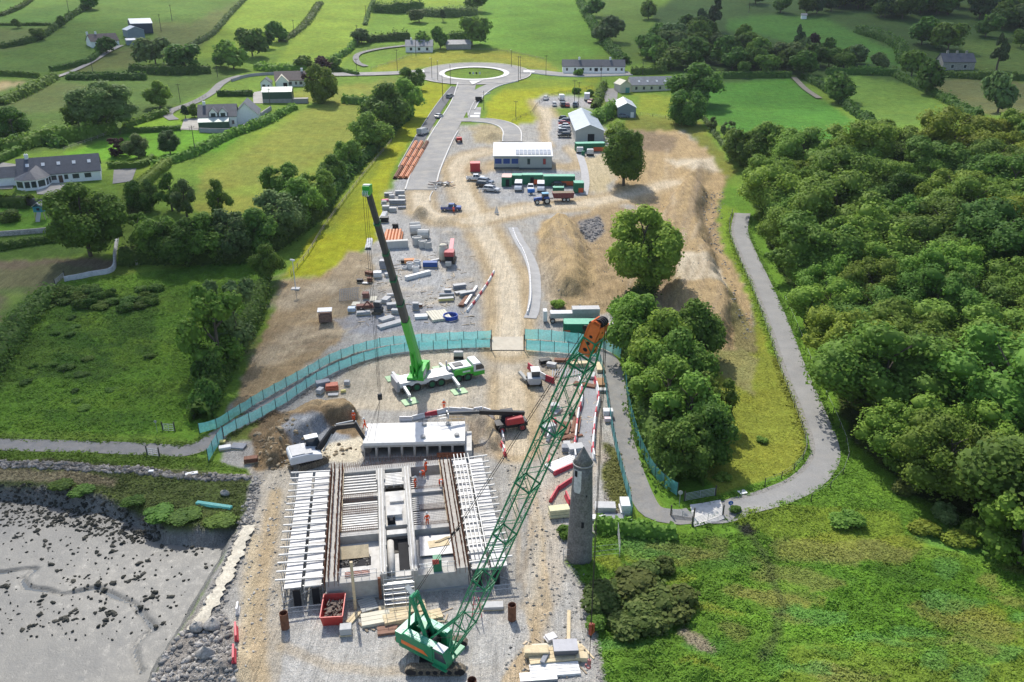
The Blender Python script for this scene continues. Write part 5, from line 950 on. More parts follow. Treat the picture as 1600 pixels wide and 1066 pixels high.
for k in range(9): s_ = MB(); x = u - 1.0 + k*1.17; slab(s_, x, x+1.0, .2, 4.2, .32, .37); pn = s_.build('solar_panel', M_SOLAR, ro); f = MB(); slab(f, x-.02, x+1.02, 2.15, 2.25, .372, .385); f.build('panel_rail', M_FRAME, pn)
for k in range(3): window(t, u*(.17+.33*k), 1.5, u*.27, 1.55, glass=M_BLUEGL)
for f, c_ in ((.60,M_GLASS),(.87,mat('red panel', (.40,.06,.05), .5, .1, 1))): k = window(t, L_*f, 1.5, .75, 1.6, glass=c_, fr=mat('grey frame', (.2,.2,.2), .5, .05, 1)); k.location.y = -.7
b_ = MB(); b_.bx(-.03,u,-.03,0,-.6,.5); b_.bx(u+.01,L_+.03,-.74,-.7,-.6,.5); b_.build('plinth', mat('dark plinth', (.09,.10,.11), .7, .1, 1), t)
# garden walls
def wall_line(pts, w, h, m, label, name='garden_wall', cat='wall'):
    Q = curve(pts, .8); Nn = normals(Q); z = gz(Q[:,0], Q[:,1]); V = []; n = len(Q)
    for s, dz in ((-w/2,-.4),(-w/2,h),(w/2,h),(w/2,-.4)): V.append(np.column_stack([Q+Nn*s, z+dz]))
    F = [(j*n+k, j*n+k+1, ((j+1)%4)*n+k+1, ((j+1)%4)*n+k) for j in range(3) for k in range(n-1)] + [(0,n,2*n,3*n),(n-1,2*n-1,3*n-1,4*n-1)]
    return tag(np_obj(name, np.concatenate(V), F, m), label, cat)
wall_line([(-40,372),(40,366),(105,360)], .5, 1.1, M_STONE, 'stone retaining wall across the bungalow garden'); wall_line([(101,440),(140,432),(176,424),(180,400),(184,372),(185,352)], .5, 1.0, mat('pale stone wall', (.46,.46,.44), .95, .2, 1.2, fine=.2), 'pale stone wall turning down beside the grassy lane'); wall_line([(213,402),(214,415)], .5, 1.2, M_STONE, 'short stone wall stub on the grassy lane')
wall_line([(312,207),(340,208),(372,206),(395,192),(412,180),(424,172)], .35, 1.5, M_BLOCK, 'grey block wall around the dormer house'); wall_line([(362,128),(385,121),(410,118),(430,117)], .4, 1.2, M_BLOCK, 'curved grey wall along the roadside garden'); wall_line([(30,318),(60,322),(92,318)], .6, 1.8, mat('dark stone', (.13,.12,.11), .95, .3, 1.5, fine=.3), 'dark stone wall holding up the terrace')
# playhouse
p = G(66, 342); t = thing('playhouse', 'blue wooden playhouse on stilts in the bungalow garden', 'playhouse', p, .1); M_WOOD = mat('pale timber', (.52,.42,.28), .8, .15, 1.5, fine=.12, fscale=10); M_PBLUE = mat('blue paint', (.03,.22,.30), .6, .12, 1)
for x in (-1.0,1.0):
    for y in (-.9,.9): k = MB(); k.beam((x*1.15,y,-.2),(x,y,1.9),.16); k.build('leg', M_WOOD, t)
k = MB(); k.bx(-1.15,1.15,-1.05,1.05,1.9,3.2); hs = k.build('cabin', M_PBLUE, t); k = MB(); k.bx(-.35,.35,-1.09,-1.05,2.3,2.9); k.build('window', M_DARK, hs)
k = MB()
for s in (-1,1): k.add([(s*1.45,-1.3,3.1),(0,-1.3,4.1),(0,1.3,4.1),(s*1.45,1.3,3.1),(s*1.45,-1.3,3.2),(0,-1.3,4.2),(0,1.3,4.2),(s*1.45,1.3,3.2)],[(3,2,1,0),(4,5,6,7),(0,1,5,4),(1,2,6,5),(2,3,7,6),(3,0,4,7)])
k.build('roof', mat('grey felt', (.42,.42,.40), .9, .1, 1), t); k = MB(); k.add([(-.5,-1.0,1.9),(.5,-1.0,1.9),(.5,-2.6,.05),(-.5,-2.6,.05),(-.5,-1.0,1.8),(.5,-1.0,1.8),(.5,-2.6,-.05),(-.5,-2.6,-.05)],[(0,1,2,3),(7,6,5,4),(0,4,5,1),(1,5,6,2),(2,6,7,3),(3,7,4,0)]); k.build('slide', M_GREYW, t)
# utility poles
M_POLE = mat('pole timber', (.085,.075,.060), .9, .2, 2)
def pole(px, py, h, label, r=.13, arm=True, lamp=False):
    p = G(px, py); t = thing('lamp_post' if lamp else 'utility_pole', label, 'lamp post' if lamp else 'pole', p, rnd.uniform(-.4,.4)); k = MB(); k.bar((0,0,-.5),(0,0,h),r,7,r*.7); k.build('shaft', M_TIN if lamp == 2 else M_POLE, t)
    if lamp: k = MB(); k.beam((0,0,h-.05),(0,-1.2,h+.05),.09); k.box((0,-1.5,h+.05),(.3,.7,.12)); k.build('lamp_head', M_FRAME, t)
    elif arm: k = MB(); k.beam((-.8,0,h-.5),(.8,0,h-.5),.12); [k.bar((x,0,h-.44),(x,0,h-.2),.06,5) for x in (-.7,0,.7)]; k.build('crossarm', M_POLE, t)
for a, b_, h, lb, lm in ((306,243,9,'utility pole standing at the lawn edge',0),(269,33,9,'utility pole on the hill field, right one',0),(252,49,9,'utility pole on the hill field beside the barns',0),(692,158,10,'tall lamp post beside the new road verge',1),(675,123,9,'lamp post on the west side of the roundabout',1),(684,126,8.5,'lamp post nearest the roundabout mouth',1),(704,134,9,'lamp post beside the dark footway',1),(621,112,10,'utility pole at the driveway junction',0),(650,88,9,'utility pole on the yellow bank',0),(559,70,10,'utility pole above the driveway bend',0),(558,120,8,'utility pole by the west road',0),(460,58,9,'utility pole on the bright hillside bank',0),(423,172,8,'utility pole in front of the green barn',0),(756,172,7,'street lamp on the right verge of the new road',1),(810,128,11,'thick utility pole pair left of the east verge',0),(813,124,10,'slimmer utility pole beside the thick one',0),(853,118,9,'utility pole on the east road',0),(897,171,11,'utility pole in the upper car park',0),(904,165,9,'thin pole in the upper car park',0),(939,127,7,'pole at the east road bend',0),(1004,118,6,'leaning pole behind the cottages',0),(799,105,8,'lamp post behind the roundabout',1),(25,226,8,'pole in the shady hedge',0),(282,160,7,'pole beside the lane',0),(340,120,8,'pole at the lane junction',0),(806,183,6,'marker pole on the verge',0),(1170,20,8,'pole on the far hill',0),(572,30,8,'pole on the hilltop hedge',0),(145,112,6,'pole along the farm lane',0),(108,20,7,'pole in the upper left field',0)):
    pole(a, b_, h, lb, r=.12 if b_ > 100 else .16, lamp=lm)
p = G(462,452); t = thing('lighting_mast', 'slim steel lighting mast above the bare earth slope', 'mast', p); k = MB(); k.bar((0,0,-.3),(0,0,6.2),.09,8,.06); k.build('shaft', M_TIN, t); k = MB(); k.box((-.15,-.2,6.2),(.5,.3,.3)); k.box((.2,.1,6.0),(.35,.35,.25)); k.build('floodlight', M_FRAME, t); k = MB(); k.box((0,0,.12),(1.6,1.2,.25)); k.build('base_block', M_KERB, t)
# ------------------------------------------------------------------ round tower
M_TOWER = mat('tower masonry', (.185,.175,.160), .95, .28, .9, fine=.35, fscale=5, bump=.5, bscale=6, dirt=.45, dirtcol=(.10,.10,.085))
M_LIMEW = mat('flaking whitewash', (.62,.61,.58), .9, .2, 1.6, dirt=.5, dirtcol=(.28,.27,.24)); M_STEEL = mat('galvanised steel', (.42,.43,.44), .45, .12, 1.5, metal=.35)
tp = G(905, 872); t = thing('round_tower', 'slender round stone tower with conical cap and whitewash patch', 'tower', tp)
k = MB(); k.lathe([(1.44,-.5),(1.42,.4),(1.36,3),(1.22,7),(1.08,10.5),(1.01,12.4)], n=40); k.build('wall', M_TOWER, t, smooth=True)
k = MB(); k.lathe([(1.02,12.38),(1.12,12.42),(1.13,12.56),(1.0,12.60)], n=40); k.build('cornice', mat('cornice stone', (.30,.29,.27), .9, .2, 2), t)
k = MB(); k.lathe([(1.05,12.58),(.72,13.15),(.36,13.85),(.05,14.45),(.01,14.5)], n=36); k.build('roof', M_TOWER, t, smooth=True)
k = MB(); vs = []; fs = []      # whitewash patch that follows the curve of the wall
for i in range(7):
    z = 9.3 + 2.75*i/6; w = (.30 if i in (0,) else .42); r_ = 1.012 + (12.4-z)*.0365 + .018
    for j in range(7): a = -1.57 - .62 + (j-3)/3*w; vs.append((r_*math.cos(a), r_*math.sin(a), z))
fs = [(i*7+j, i*7+j+1, (i+1)*7+j+1, (i+1)*7+j) for i in range(6) for j in range(6)]; k.add(vs, fs); k.build('whitewash_patch', M_LIMEW, t, smooth=True)
def slit(z, a, w, h):
    r_ = 1.01 + max(0, 12.4-z)*.037; k = MB(); k.box((r_*math.cos(a), r_*math.sin(a), z), (.14, w, h), rz=a); k.build('slit_window', M_DARK, t)
slit(5.4, -1.50, .28, .7); slit(11.6, -2.35, .3, .7); slit(9.0, -1.2, .14, .2)
# ------------------------------------------------------------------ teal debris-net fences
m = bpy.data.materials.new('teal net'); m.use_nodes = True; tt = m.node_tree; N = tt.nodes; L = tt.links; b = N['Principled BSDF']; tc = N.new('ShaderNodeTexCoord')
L.new(mixc(rng(noise(.5,4),.3,.7,0,1), (.13,.50,.50), (.26,.62,.60)), b.inputs['Base Color']); b.inputs['Roughness'].default_value = .7
tr = N.new('ShaderNodeBsdfTransparent'); tl = N.new('ShaderNodeBsdfTranslucent'); tl.inputs[0].default_value = (.20,.62,.62,1); a1 = N.new('ShaderNodeMixShader'); a1.inputs[0].default_value = .45; L.new(b.outputs[0], a1.inputs[1]); L.new(tl.outputs[0], a1.inputs[2])
a2 = N.new('ShaderNodeMixShader'); L.new(rng(noise(2.5,3),.3,.7,.10,.38), a2.inputs[0]); L.new(a1.outputs[0], a2.inputs[1]); L.new(tr.outputs[0], a2.inputs[2]); L.new(a2.outputs[0], N['Material Output'].inputs[0]); M_NET = m
M_POST = mat('dark fence post', (.045,.055,.055), .6, .1, 1)
def net_fence(pts, h, label, bay=2.45, name='net_fence', gap0=.12, thick=.012):
    Q = curve(pts, .25); d = np.concatenate([[0], np.cumsum(np.linalg.norm(np.diff(Q, axis=0), axis=1))]); n = max(1, int(round(d[-1]/bay))); s = np.linspace(0, d[-1], n+1)
    X = np.interp(s, d, Q[:,0]); Y = np.interp(s, d, Q[:,1]); t = thing(name, label, 'fence', (X[0], Y[0], zat(X[0], Y[0]))); o = Vector(t.location)
    for i in range(n+1):
        k = MB(); p = Vector((X[i], Y[i], zat(X[i], Y[i]))) - o; k.bar(p - Vector((0,0,.3)), p + Vector((0,0,h+.12)), .05, 6); k.build('post', M_POST, t)
    for i in range(n):
        sub = 5; V = []; q = np.random.RandomState(i*7+n); 
        for j in range(sub):
            for kx in range(sub):
                f = kx/(sub-1); x = X[i]*(1-f)+X[i+1]*f; y = Y[i]*(1-f)+Y[i+1]*f; dx, dy = X[i+1]-X[i], Y[i+1]-Y[i]; ln = math.hypot(dx, dy); bulge = (.10*math.sin(math.pi*f) + q.uniform(-.04,.04))*math.sin(math.pi*j/(sub-1)*.9+.1)*(1 if i % 3 else -1)
                V.append((x - dy/ln*bulge - o.x, y + dx/ln*bulge - o.y, zat(x, y) + gap0 + (h-gap0)*j/(sub-1) - .10*math.sin(math.pi*f)*(j/(sub-1)) - o.z))
        V = np.array(V); F = [(j*sub+kx, j*sub+kx+1, (j+1)*sub+kx+1, (j+1)*sub+kx) for j in range(sub-1) for kx in range(sub-1)]
        np_obj('net_panel', V, F, M_NET, t, smooth=True)
    return t
net_fence([(312,678),(339,671),(364,655),(407,628),(448,605),(490,582),(520,566),(560,551),(600,541),(640,537),(700,533),(768,530)], 1.7, 'teal net fence along the upper side of the footpath')
net_fence([(350,684),(404,655),(440,635),(480,607),(520,584),(560,568),(600,556),(640,550),(700,546),(766,544)], 1.7, 'teal net fence along the lower side of the footpath')
net_fence([(326,722),(337,704),(349,686)], 2.0, 'teal net gate panel across the footpath end', bay=2.0)
net_fence([(820,531),(850,532),(890,536),(925,541),(950,549),(970,562)], 2.1, 'teal net fence in front of the green container')
net_fence([(822,548),(860,551),(900,554),(932,559)], 2.1, 'short teal net fence right of the concrete crossing')
net_fence([(934,562),(943,590),(950,640),(960,695),(972,745),(984,790),(987,815)], 2.0, 'teal net fence between the works and the footpath')
net_fence([(976,580),(978,605),(984,645),(996,690),(1015,735),(1040,765),(1058,776)], 2.0, 'teal net fence beside the tree thicket')
for (a, b_, lb) in ((768,548,'dark gate post left of the crossing'),(819,548,'dark gate post right of the crossing')):
    k = MB(); k.bar((0,0,-.3),(0,0,2.9),.09,8); k.bar((0,0,2.9),(0,0,2.98),.12,8); o = k.build('gate_post', M_POST, loc=G(a,b_)); tag(o, lb, 'post')
# ------------------------------------------------------------------ the concrete structure
M_CONC = mat('new concrete', (.455,.440,.405), .85, .12, .7, fine=.08, fscale=8, dirt=.5, dirtcol=(.30,.28,.25)); M_CONCD = mat('damp concrete', (.36,.355,.34), .85, .15, .8, fine=.1, dirt=.35, dirtcol=(.26,.25,.23)); M_DECK = mat('bright screed', (.58,.565,.53), .85, .08, .6, dirt=.5, dirtcol=(.36,.34,.30))
M_REBAR = mat('rusty rebar', (.200,.085,.045), .8, .3, 1.5); M_RUST = mat('rusty steel', (.165,.070,.040), .75, .35, 1.2, dirt=.4, dirtcol=(.30,.15,.08)); M_SCAF = mat('scaffold tube', (.55,.55,.54), .4, .1, 2, metal=.4); M_STRUT = mat('pale strut', (.58,.57,.54), .5, .14, 1, dirt=.35, dirtcol=(.38,.34,.28)); M_PLY = mat('formwork ply', (.50,.40,.26), .7, .18, .9); M_TIMB = mat('sawn timber', (.60,.49,.31), .8, .18, 1.2, fine=.1, fscale=8); M_PANEL = mat('aluminium formwork', (.40,.40,.40), .5, .25, 1.2, metal=.1, dirt=.3, dirtcol=(.5,.48,.44))
A = G(512, 940); B = G(732, 916); ux = Vector((B.x-A.x, B.y-A.y, 0)); SW = ux.length; rzS = math.atan2(ux.y, ux.x)
T1 = G(531, 758); SL = ((T1.x-A.x)*-math.sin(rzS) + (T1.y-A.y)*math.cos(rzS)); zS = -.05
print('structure', SW, SL, math.degrees(rzS), 'shear', ((T1.x-A.x)*math.cos(rzS) + (T1.y-A.y)*math.sin(rzS)))
st = thing('bridge_pier_works', 'concrete bridge chamber under construction with rusty rebar walls and open cells', 'structure', (A.x, A.y, zS), rzS)
W_, H_ = SW, 2.6
def part(name, m, f, parent=st, **kw):
    k = MB(); f(k); return k.build(name, m, parent, **kw)
part('base_slab', M_CONCD, lambda k: k.bx(-.3, W_+.3, -.3, SL+.3, -.5, .25)); part('cell_floor', mat('cell floor shade', (.12,.115,.105), .8, .25, .8), lambda k: k.bx(1.16, W_-1.16, 1.21, SL-1.21, .252, .30))  # shade of the deep cells is put into the floor's dark colour
# outer walls and spine walls
wx = [(0,1.15),(W_-1.15,W_)]; sx0, sx1 = W_*.475, W_*.525; c0, c1 = W_*.40, W_*.62
for i, (a, b_) in enumerate(wx): part('side_wall', M_CONC, lambda k: k.bx(a, b_, 0, SL, .25, H_))
[part('front_wall', M_CONC, lambda k: k.bx(a_, b2, 0, 1.2, .25, H_-.4)) for a_, b2 in ((1.15,c0),(c1,W_-1.15))]
part('back_wall', M_CONC, lambda k: k.bx(1.15, W_-1.15, SL-1.2, SL, .25, H_))
part('spine_wall', M_CONC, lambda k: k.bx(c0-.35, c0+.35, .02, SL-1.2, .25, H_+.25)); part('spine_wall', M_CONC, lambda k: k.bx(c1-.35, c1+.35, .02, SL-1.2, .25, H_+.25))
for f in (.36,.70): 
    part('cross_wall', M_CONC, lambda k: k.bx(1.15, c0-.35, SL*f-.35, SL*f+.35, .25, H_-.05)); part('cross_wall', M_CONC, lambda k: k.bx(c1+.35, W_-1.15, SL*f-.35, SL*f+.35, .25, H_-.05))
# decks
part('deck', M_DECK, lambda k: k.bx(1.15, c0-.35, 1.2, SL*.36-.35, 1.1, 1.5)); part('deck', M_CONCD, lambda k: k.bx(c1+.35, W_-1.15, 1.2, SL*.36-.35, 1.3, 1.7))
[part('corridor_floor', M_DECK, lambda k: k.bx(c0+.35, c1-.35, a_, b2, .25, z2)) for a_, b2, z2 in ((.9,SL*.22,1.6),(SL*.42,SL*.74,2.2),(SL*.9,SL-1.2,1.2))]
part('stair_block', M_DECK, lambda k: [k.bx(c0+.35, c1-.35, .02 + .22*i, .9 if i == 3 else .02 + .22*(i+1), .25, .6 + .28*i) for i in range(4)])
[part('hatch', M_DECK, lambda k: k.bx(*q4)) for q4 in ((c0+.5,c1-.5,SL*.335,SL*.375,2.0,2.35),(c0+.6,c1-.9,SL*.48,SL*.56,2.2,2.75),(c0+1.0,c1-.6,SL*.62,SL*.66,2.2,2.5))]
part('pump_frame', M_DARK, lambda k: (k.box((c0+1.1, SL*.44, 2.5), (.9,.5,.6)), k.bar((c0+.8,SL*.44,2.2),(c0+.8,SL*.44,3.1),.12,8), k.bar((c0+1.4,SL*.44,2.2),(c0+1.4,SL*.44,3.1),.12,8)))
[part('buttress', M_CONC, lambda k: k.bx(x-.55, x+.55, SL-3.4, SL-1.2, .25, H_+.05)) for x in (c0, c1)]
# joists over the left cells
def joists(x0, x1, y0, y1, n, parent, z=2.2):
    for i in range(n):
        y = y0 + (y1-y0)*(i+.5)/n; part('joist', M_STRUT, lambda k: k.beam((x0,y,z),(x1,y,z),.24,.2), parent)
    for f in (.12,.48,.85): x = x0 + (x1-x0)*f; part('prop_rail', M_STRUT, lambda k: k.beam((x,y0,z-.25),(x,y1,z-.25),.14,.16), parent)
joists(1.35, c0-.45, SL*.40, SL*.66, 12, st); joists(1.35, c0-.45, SL*.74, SL-1.4, 7, st); joists(c0+.45, c1-.45, SL*.80, SL-1.6, 8, st)
for (y0, y1) in ((.37,.405),(.55,.585),(.665,.70)):
    for z in (2.35, 2.9):
        part('rebar_beam', M_REBAR, lambda k: [k.bar((1.3, SL*y, z), (c0-.5, SL*y, z), .028, 4) for y in (y0, (y0+y1)/2, y1)])
    part('stirrup_cage', M_REBAR, lambda k: [k.beam((1.4+.22*i, SL*y0, 2.35), (1.4+.22*i, SL*y1, 2.9), .03) for i in range(int((c0-2)/.22))])
# rebar mats on the right cells
for (y0, y1, z) in ((.385,.52,2.15),(.545,.675,2.15),(.72,.87,2.15)):
    x0, x1 = c1+1.2, W_-1.4; part('mat_slab', M_DECK, lambda k: k.bx(x0, x1, SL*y0, SL*y1, .9, z))
    part('rebar_mat', mat('galvanised rebar', (.42,.40,.38), .6, .2, 2, metal=.2), lambda k: [k.bar((x0+(x1-x0)*i/16, SL*y0, z+.07), (x0+(x1-x0)*i/16, SL*y1, z+.07), .022, 4) for i in range(17)] + [k.bar((x0, SL*(y0+(y1-y0)*i/9), z+.1), (x1, SL*(y0+(y1-y0)*i/9), z+.1), .022, 4) for i in range(10)])
    part('starter_bars', M_REBAR, lambda k: [k.bar((x0+(x1-x0)*i/26, SL*y0-.05, z-.2), (x0+(x1-x0)*i/26, SL*y0-.05, z+.75), .022, 4) for i in range(27)] + [k.bar((x1+.05, SL*(y0+(y1-y0)*i/16), z-.2), (x1+.05, SL*(y0+(y1-y0)*i/16), z+.7), .022, 4) for i in range(17)])
    part('ladder_gap', M_DARK, lambda k: k.bx(c1+.36, x0-.1, SL*y0, SL*y1, .3, 1.0))
    part('ladder', M_STRUT, lambda k: [k.beam((c1+.36, SL*(y0+(y1-y0)*i/7), 2.1), (x0, SL*(y0+(y1-y0)*i/7), 2.1), .16, .1) for i in range(8)])
# rebar crowding the tops of both side walls
for s, (a, b_) in zip((-1, 1), wx):
    for xx in (a-.12, a+.28, b_-.28, b_+.10):
        part('starter_bars', M_REBAR, lambda k: [k.bar((xx, SL*i/130, 1.9), (xx + rnd.uniform(-.06,.06), SL*i/130 + rnd.uniform(-.05,.05), H_ + rnd.uniform(.65,1.15)), .024, 4) for i in range(131)])
    part('tie_bars', M_REBAR, lambda k: [k.bar((x_, 0, z_), (x_, SL, z_), .026, 4) for x_ in (a-.12, a+.28, b_-.28, b_+.1) for z_ in (H_+.25, H_+.6)])
    part('wall_shutter', M_PLY, lambda k: k.bx(b_+.16 if s < 0 else a-.26, b_+.26 if s < 0 else a-.16, SL*.38, SL-.1, 1.2, H_+.1))
part('starter_bars', M_REBAR, lambda k: [k.bar((1.2+(W_-2.4)*i/90, SL-.2-.5*(i % 2), 2), (1.2+(W_-2.4)*i/90, SL-.2-.5*(i % 2)+rnd.uniform(-.05,.05), H_+rnd.uniform(.6,.95)), .024, 4) for i in range(91)])
# deck clutter
part('ply_lid', M_TIMB, lambda k: k.box((W_*.185, SL*.245, 1.95), (3.3,1.5,.12), rx=.5)); part('shaft_opening', M_DARK, lambda k: k.bx(W_*.08, W_*.08+3.4, SL*.155, SL*.225, 1.49, 1.515)); part('shaft_stones', M_RIP, lambda k: [k.box((W_*.08+.2+rnd.random()*3, SL*.16+rnd.random()*1.5, 1.53), (.3,.25,.1), rz=rnd.random()*3) for _ in range(30)])
part('guard_rail', M_SCAF, lambda k: [k.bar((1.3+(c0-2)*i/5, .5, 2.2), (1.3+(c0-2)*i/5, .5, 3.3), .03, 5) for i in range(6)] + [k.bar((1.3, .5, z), (c0-.6, .5, z), .03, 5) for z in (2.75,3.25)] + [k.bar((c1+.6+(W_-c1-2)*i/5, .4, 2.2), (c1+.6+(W_-c1-2)*i/5, .4, 3.3), .03, 5) for i in range(6)] + [k.bar((c1+.5, .4, z), (W_-1.3, .4, z), .03, 5) for z in (2.75,3.25)])
part('block_course', M_DECK, lambda k: [k.bx(c1+.6+.78*i, c1+1.34+.78*i, 1.3+.5*j, 1.74+.5*j, 1.7, 1.95) for i in range(int((W_-c1-2)/.78)) for j in range(2)])
part('steel_sheet', M_PANEL, lambda k: k.box((c1+3.0, SL*.235, 1.95), (4.4,3.4,.08), rz=-.02)); part('ply_sheet', M_TIMB, lambda k: k.box((c1+2.9, SL*.245, 2.03), (2.3,1.2,.05), rz=.1)); part('loose_planks', M_TIMB, lambda k: [k.beam((c1+2.5+i*.2, SL*.25, 2.12), (c1+3.9+i*.2, SL*.285, 2.12), .14,.05) for i in range(3)])
part('timber_props', mat('red prop', (.33,.10,.06), .6, .2, 2), lambda k: [k.beam((1.9,.9+.25*i,2.35),(c0-1.4,1.0+.25*i,2.4),.09) for i in range(3)])
for i in range(5): part('corridor_rail', M_SCAF, lambda k: (k.bar((c0+.4+.0*i, SL*(.05+.17*i), 2.6), (c0+.4, SL*(.2+.17*i), 2.6), .035, 5), k.bar((c0+.4, SL*(.05+.17*i), 2.2), (c0+.4, SL*(.05+.17*i), 3.0), .035, 5), k.bar((c1-.4, SL*(.05+.17*i), 2.6), (c1-.4, SL*(.2+.17*i), 2.6), .035, 5)))
part('conduit', M_STRUT, lambda k: [k.bar((x_, .2, H_+.32), (x_, SL-1.4, H_+.32), .07, 6) for x_ in (c0-.18, c0+.16, c1-.16, c1+.18)]); part('concrete_pipe', M_CONC, lambda k: k.bar((c0+.85, SL*.05, 1.9), (c0+.85, SL*.30, 1.9), .38, 14), smooth=True)
part('deep_shaft', M_DARK, lambda k: k.bx(c0+1.7, c1-.4, SL*.08, SL*.33, .26, 1.62))
part('kiosk', mat('kiosk green', (.03,.20,.10), .5, .1, 1), lambda k: k.bx(W_*.755, W_*.815, .25, 1.2, H_-.4, H_+1.1)); part('kiosk_sign', mat('sign red', (.6,.10,.08), .5, .1, 1), lambda k: k.box((W_*.772, .22, H_+.95), (.7,.05,.6)))
part('timber_post', M_TIMB, lambda k: k.beam((W_*.195, -1.6, -.3), (W_*.195, -1.5, 6.0), .28)); part('timber_post', M_RUST, lambda k: k.beam((W_*.37,-.4,-.1),(W_*.37,-.3,2.7),.3))
part('access_scaffold', M_SCAF, lambda k: [k.bar((x_, y_, 0), (x_, y_, 3.6), .035, 5) for x_ in (W_*.40,W_*.46,W_*.55,W_*.61) for y_ in (-2.6,-.6)] + [k.bar((W_*.40,y_,z_),(W_*.61,y_,z_),.03,5) for y_ in (-2.6,-.6) for z_ in (.6,1.6,2.6,3.5)] + [k.bx(W_*.40,W_*.61,-2.5+.35*i,-2.2+.35*i,.25+.35*i,.32+.35*i) for i in range(6)])
# falsework bays on both sides: each strut, table and leg its own piece
def falsework(side, label):
    x0 = 0 if side < 0 else W_; ft = thing('falsework', label, 'falsework', st.matrix_basis @ Vector((x0, 0, 0)), rzS); s = side; WD = 4.3 if side < 0 else 4.1
    for c_ in (0, 1):
        xa = .45 + c_*2.05; n = 15
        for i in range(n):
            y = SL*(i+.5)/n; k = MB(); k.bx(min(s*xa,s*(xa+1.7)), max(s*xa,s*(xa+1.7)), y-SL/n/2+.02, y+SL/n/2-.02, 2.15, 2.3+.02*(i%2)); k.build('deck_panel', M_PANEL if (i+c_) % 4 else M_DECK, ft)
    for i in range(16):
        y = SL*(i+.25)/16; dz = rnd.uniform(-.06,.06); k = MB(); k.beam((s*.1, y, 3.0+dz), (s*(WD+.7), y+.05*s, 3.25+dz), .15, .15); k.build('strut', M_STRUT, ft)
        k = MB(); k.bar((s*(WD+.2), y, -.1), (s*(WD+.2), y, 3.2), .05, 5); k.bar((s*2.3, y, 0), (s*2.3, y, 2.2), .05, 5); k.bar((s*.4, y, 0), (s*.4, y, 2.2), .05, 5); k.build('prop_frame', M_SCAF, ft)
        if i % 2 == 0: k = MB(); k.bar((s*(WD+.2), y, .2), (s*.5, y, 2.1), .035, 5); k.bar((s*2.3, y, .2), (s*2.3, y+SL/16, 2.1), .035, 5); k.build('brace', M_SCAF, ft)
    for z in (.6, 1.5): k = MB(); k.bar((s*(WD+.2), 0, z), (s*(WD+.2), SL, z), .04, 5); k.bar((s*2.3, 0, z), (s*2.3, SL, z), .04, 5); k.build('ledger', M_SCAF, ft)
    [MB().bx(min(s*xa,s*(xa+.75)), max(s*xa,s*(xa+.75)), -.2, -.12, 0, 2.1).build('tarpaulin_end', M_DARK, ft) for xa in (.7,2.6)]
    if s > 0:
        for j in range(5): k = MB(); k.beam((.4+.45*j, SL*.08, 3.35), (.55+.45*j, SL*.99, 3.35), .11, .13); k.build('long_rail', M_STRUT, ft)
    k = MB(); [k.bar((s*x_, -1.5, 0), (s*x_, -1.5, 1.1), .03, 5) for x_ in (.3,2.3,4.3)]; [k.bar((s*.3, -1.5, z_), (s*4.3, -1.5, z_), .03, 5) for z_ in (.5,1.05)]; k.build('hand_rail', M_SCAF, ft)
    return ft
falsework(-1, 'pale falsework bay on the left side of the chamber'); falsework(1, 'pale falsework bay on the right side of the chamber')
# precast culvert
A2 = G(569, 716); B2 = G(727, 712); d2 = B2 - A2; L2 = math.hypot(d2.x, d2.y); rz2 = math.atan2(d2.y, d2.x); cv = thing('box_culvert', 'row of precast concrete box culvert units with white deck', 'culvert', (A2.x, A2.y, 0), rz2); n = 8; w = L2/n; Hc = 1.95; Dc = 5.2
print('culvert', L2)
k = MB()
for i in range(n): 
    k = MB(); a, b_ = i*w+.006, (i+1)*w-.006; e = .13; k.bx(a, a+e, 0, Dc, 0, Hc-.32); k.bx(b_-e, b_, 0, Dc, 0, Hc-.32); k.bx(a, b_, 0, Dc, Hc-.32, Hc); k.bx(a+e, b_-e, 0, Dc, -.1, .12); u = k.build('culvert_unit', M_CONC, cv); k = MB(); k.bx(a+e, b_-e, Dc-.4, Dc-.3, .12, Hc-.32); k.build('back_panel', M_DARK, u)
k = MB(); k.bx(-.02, L2+.02, -.06, Dc+.05, Hc+.003, Hc+.42); k.build('deck_slab', mat('culvert deck', (.70,.685,.65), .85, .08, .6, dirt=.25, dirtcol=(.5,.48,.44)), cv); k = MB(); k.bx(L2+.05, L2+.9, -.9, Dc-1.0, 0, Hc-.6); k.build('wing_wall', M_DECK, cv)
for x, y in ((.585,.2),(.585,.85),(.92,.25),(.83,.85)): k = MB(); k.bar((L2*x,Dc*y,Hc+.42),(L2*x,Dc*y,Hc+.75),.34,12); k.build('lifting_boss', M_CONCD, cv)
k = MB(); [k.bar((L2*.58+.95*i, Dc-.1, Hc+.42), (L2*.58+.95*i, Dc-.1, Hc+1.5), .025, 5) for i in range(7)]; [k.bar((L2*.58, Dc-.1, z), (L2*.58+5.7, Dc-.1, z), .025, 5) for z in (Hc+.95, Hc+1.45)]; k.build('guard_rail', M_SCAF, cv)
k = MB(); [k.bar((L2*i/70, -.55-.3*(i % 2), 0), (L2*i/70+rnd.uniform(-.04,.04), -.55-.3*(i % 2), rnd.uniform(.7,1.0)), .022, 4) for i in range(71)]; k.build('starter_bars', M_REBAR, cv)
k = MB(); k.bx(L2*.72, L2+.3, -.35, -.25, 0, .75); k.build('rebar_shutter', mat('orange shutter', (.36,.12,.06), .7, .25, 2), cv)
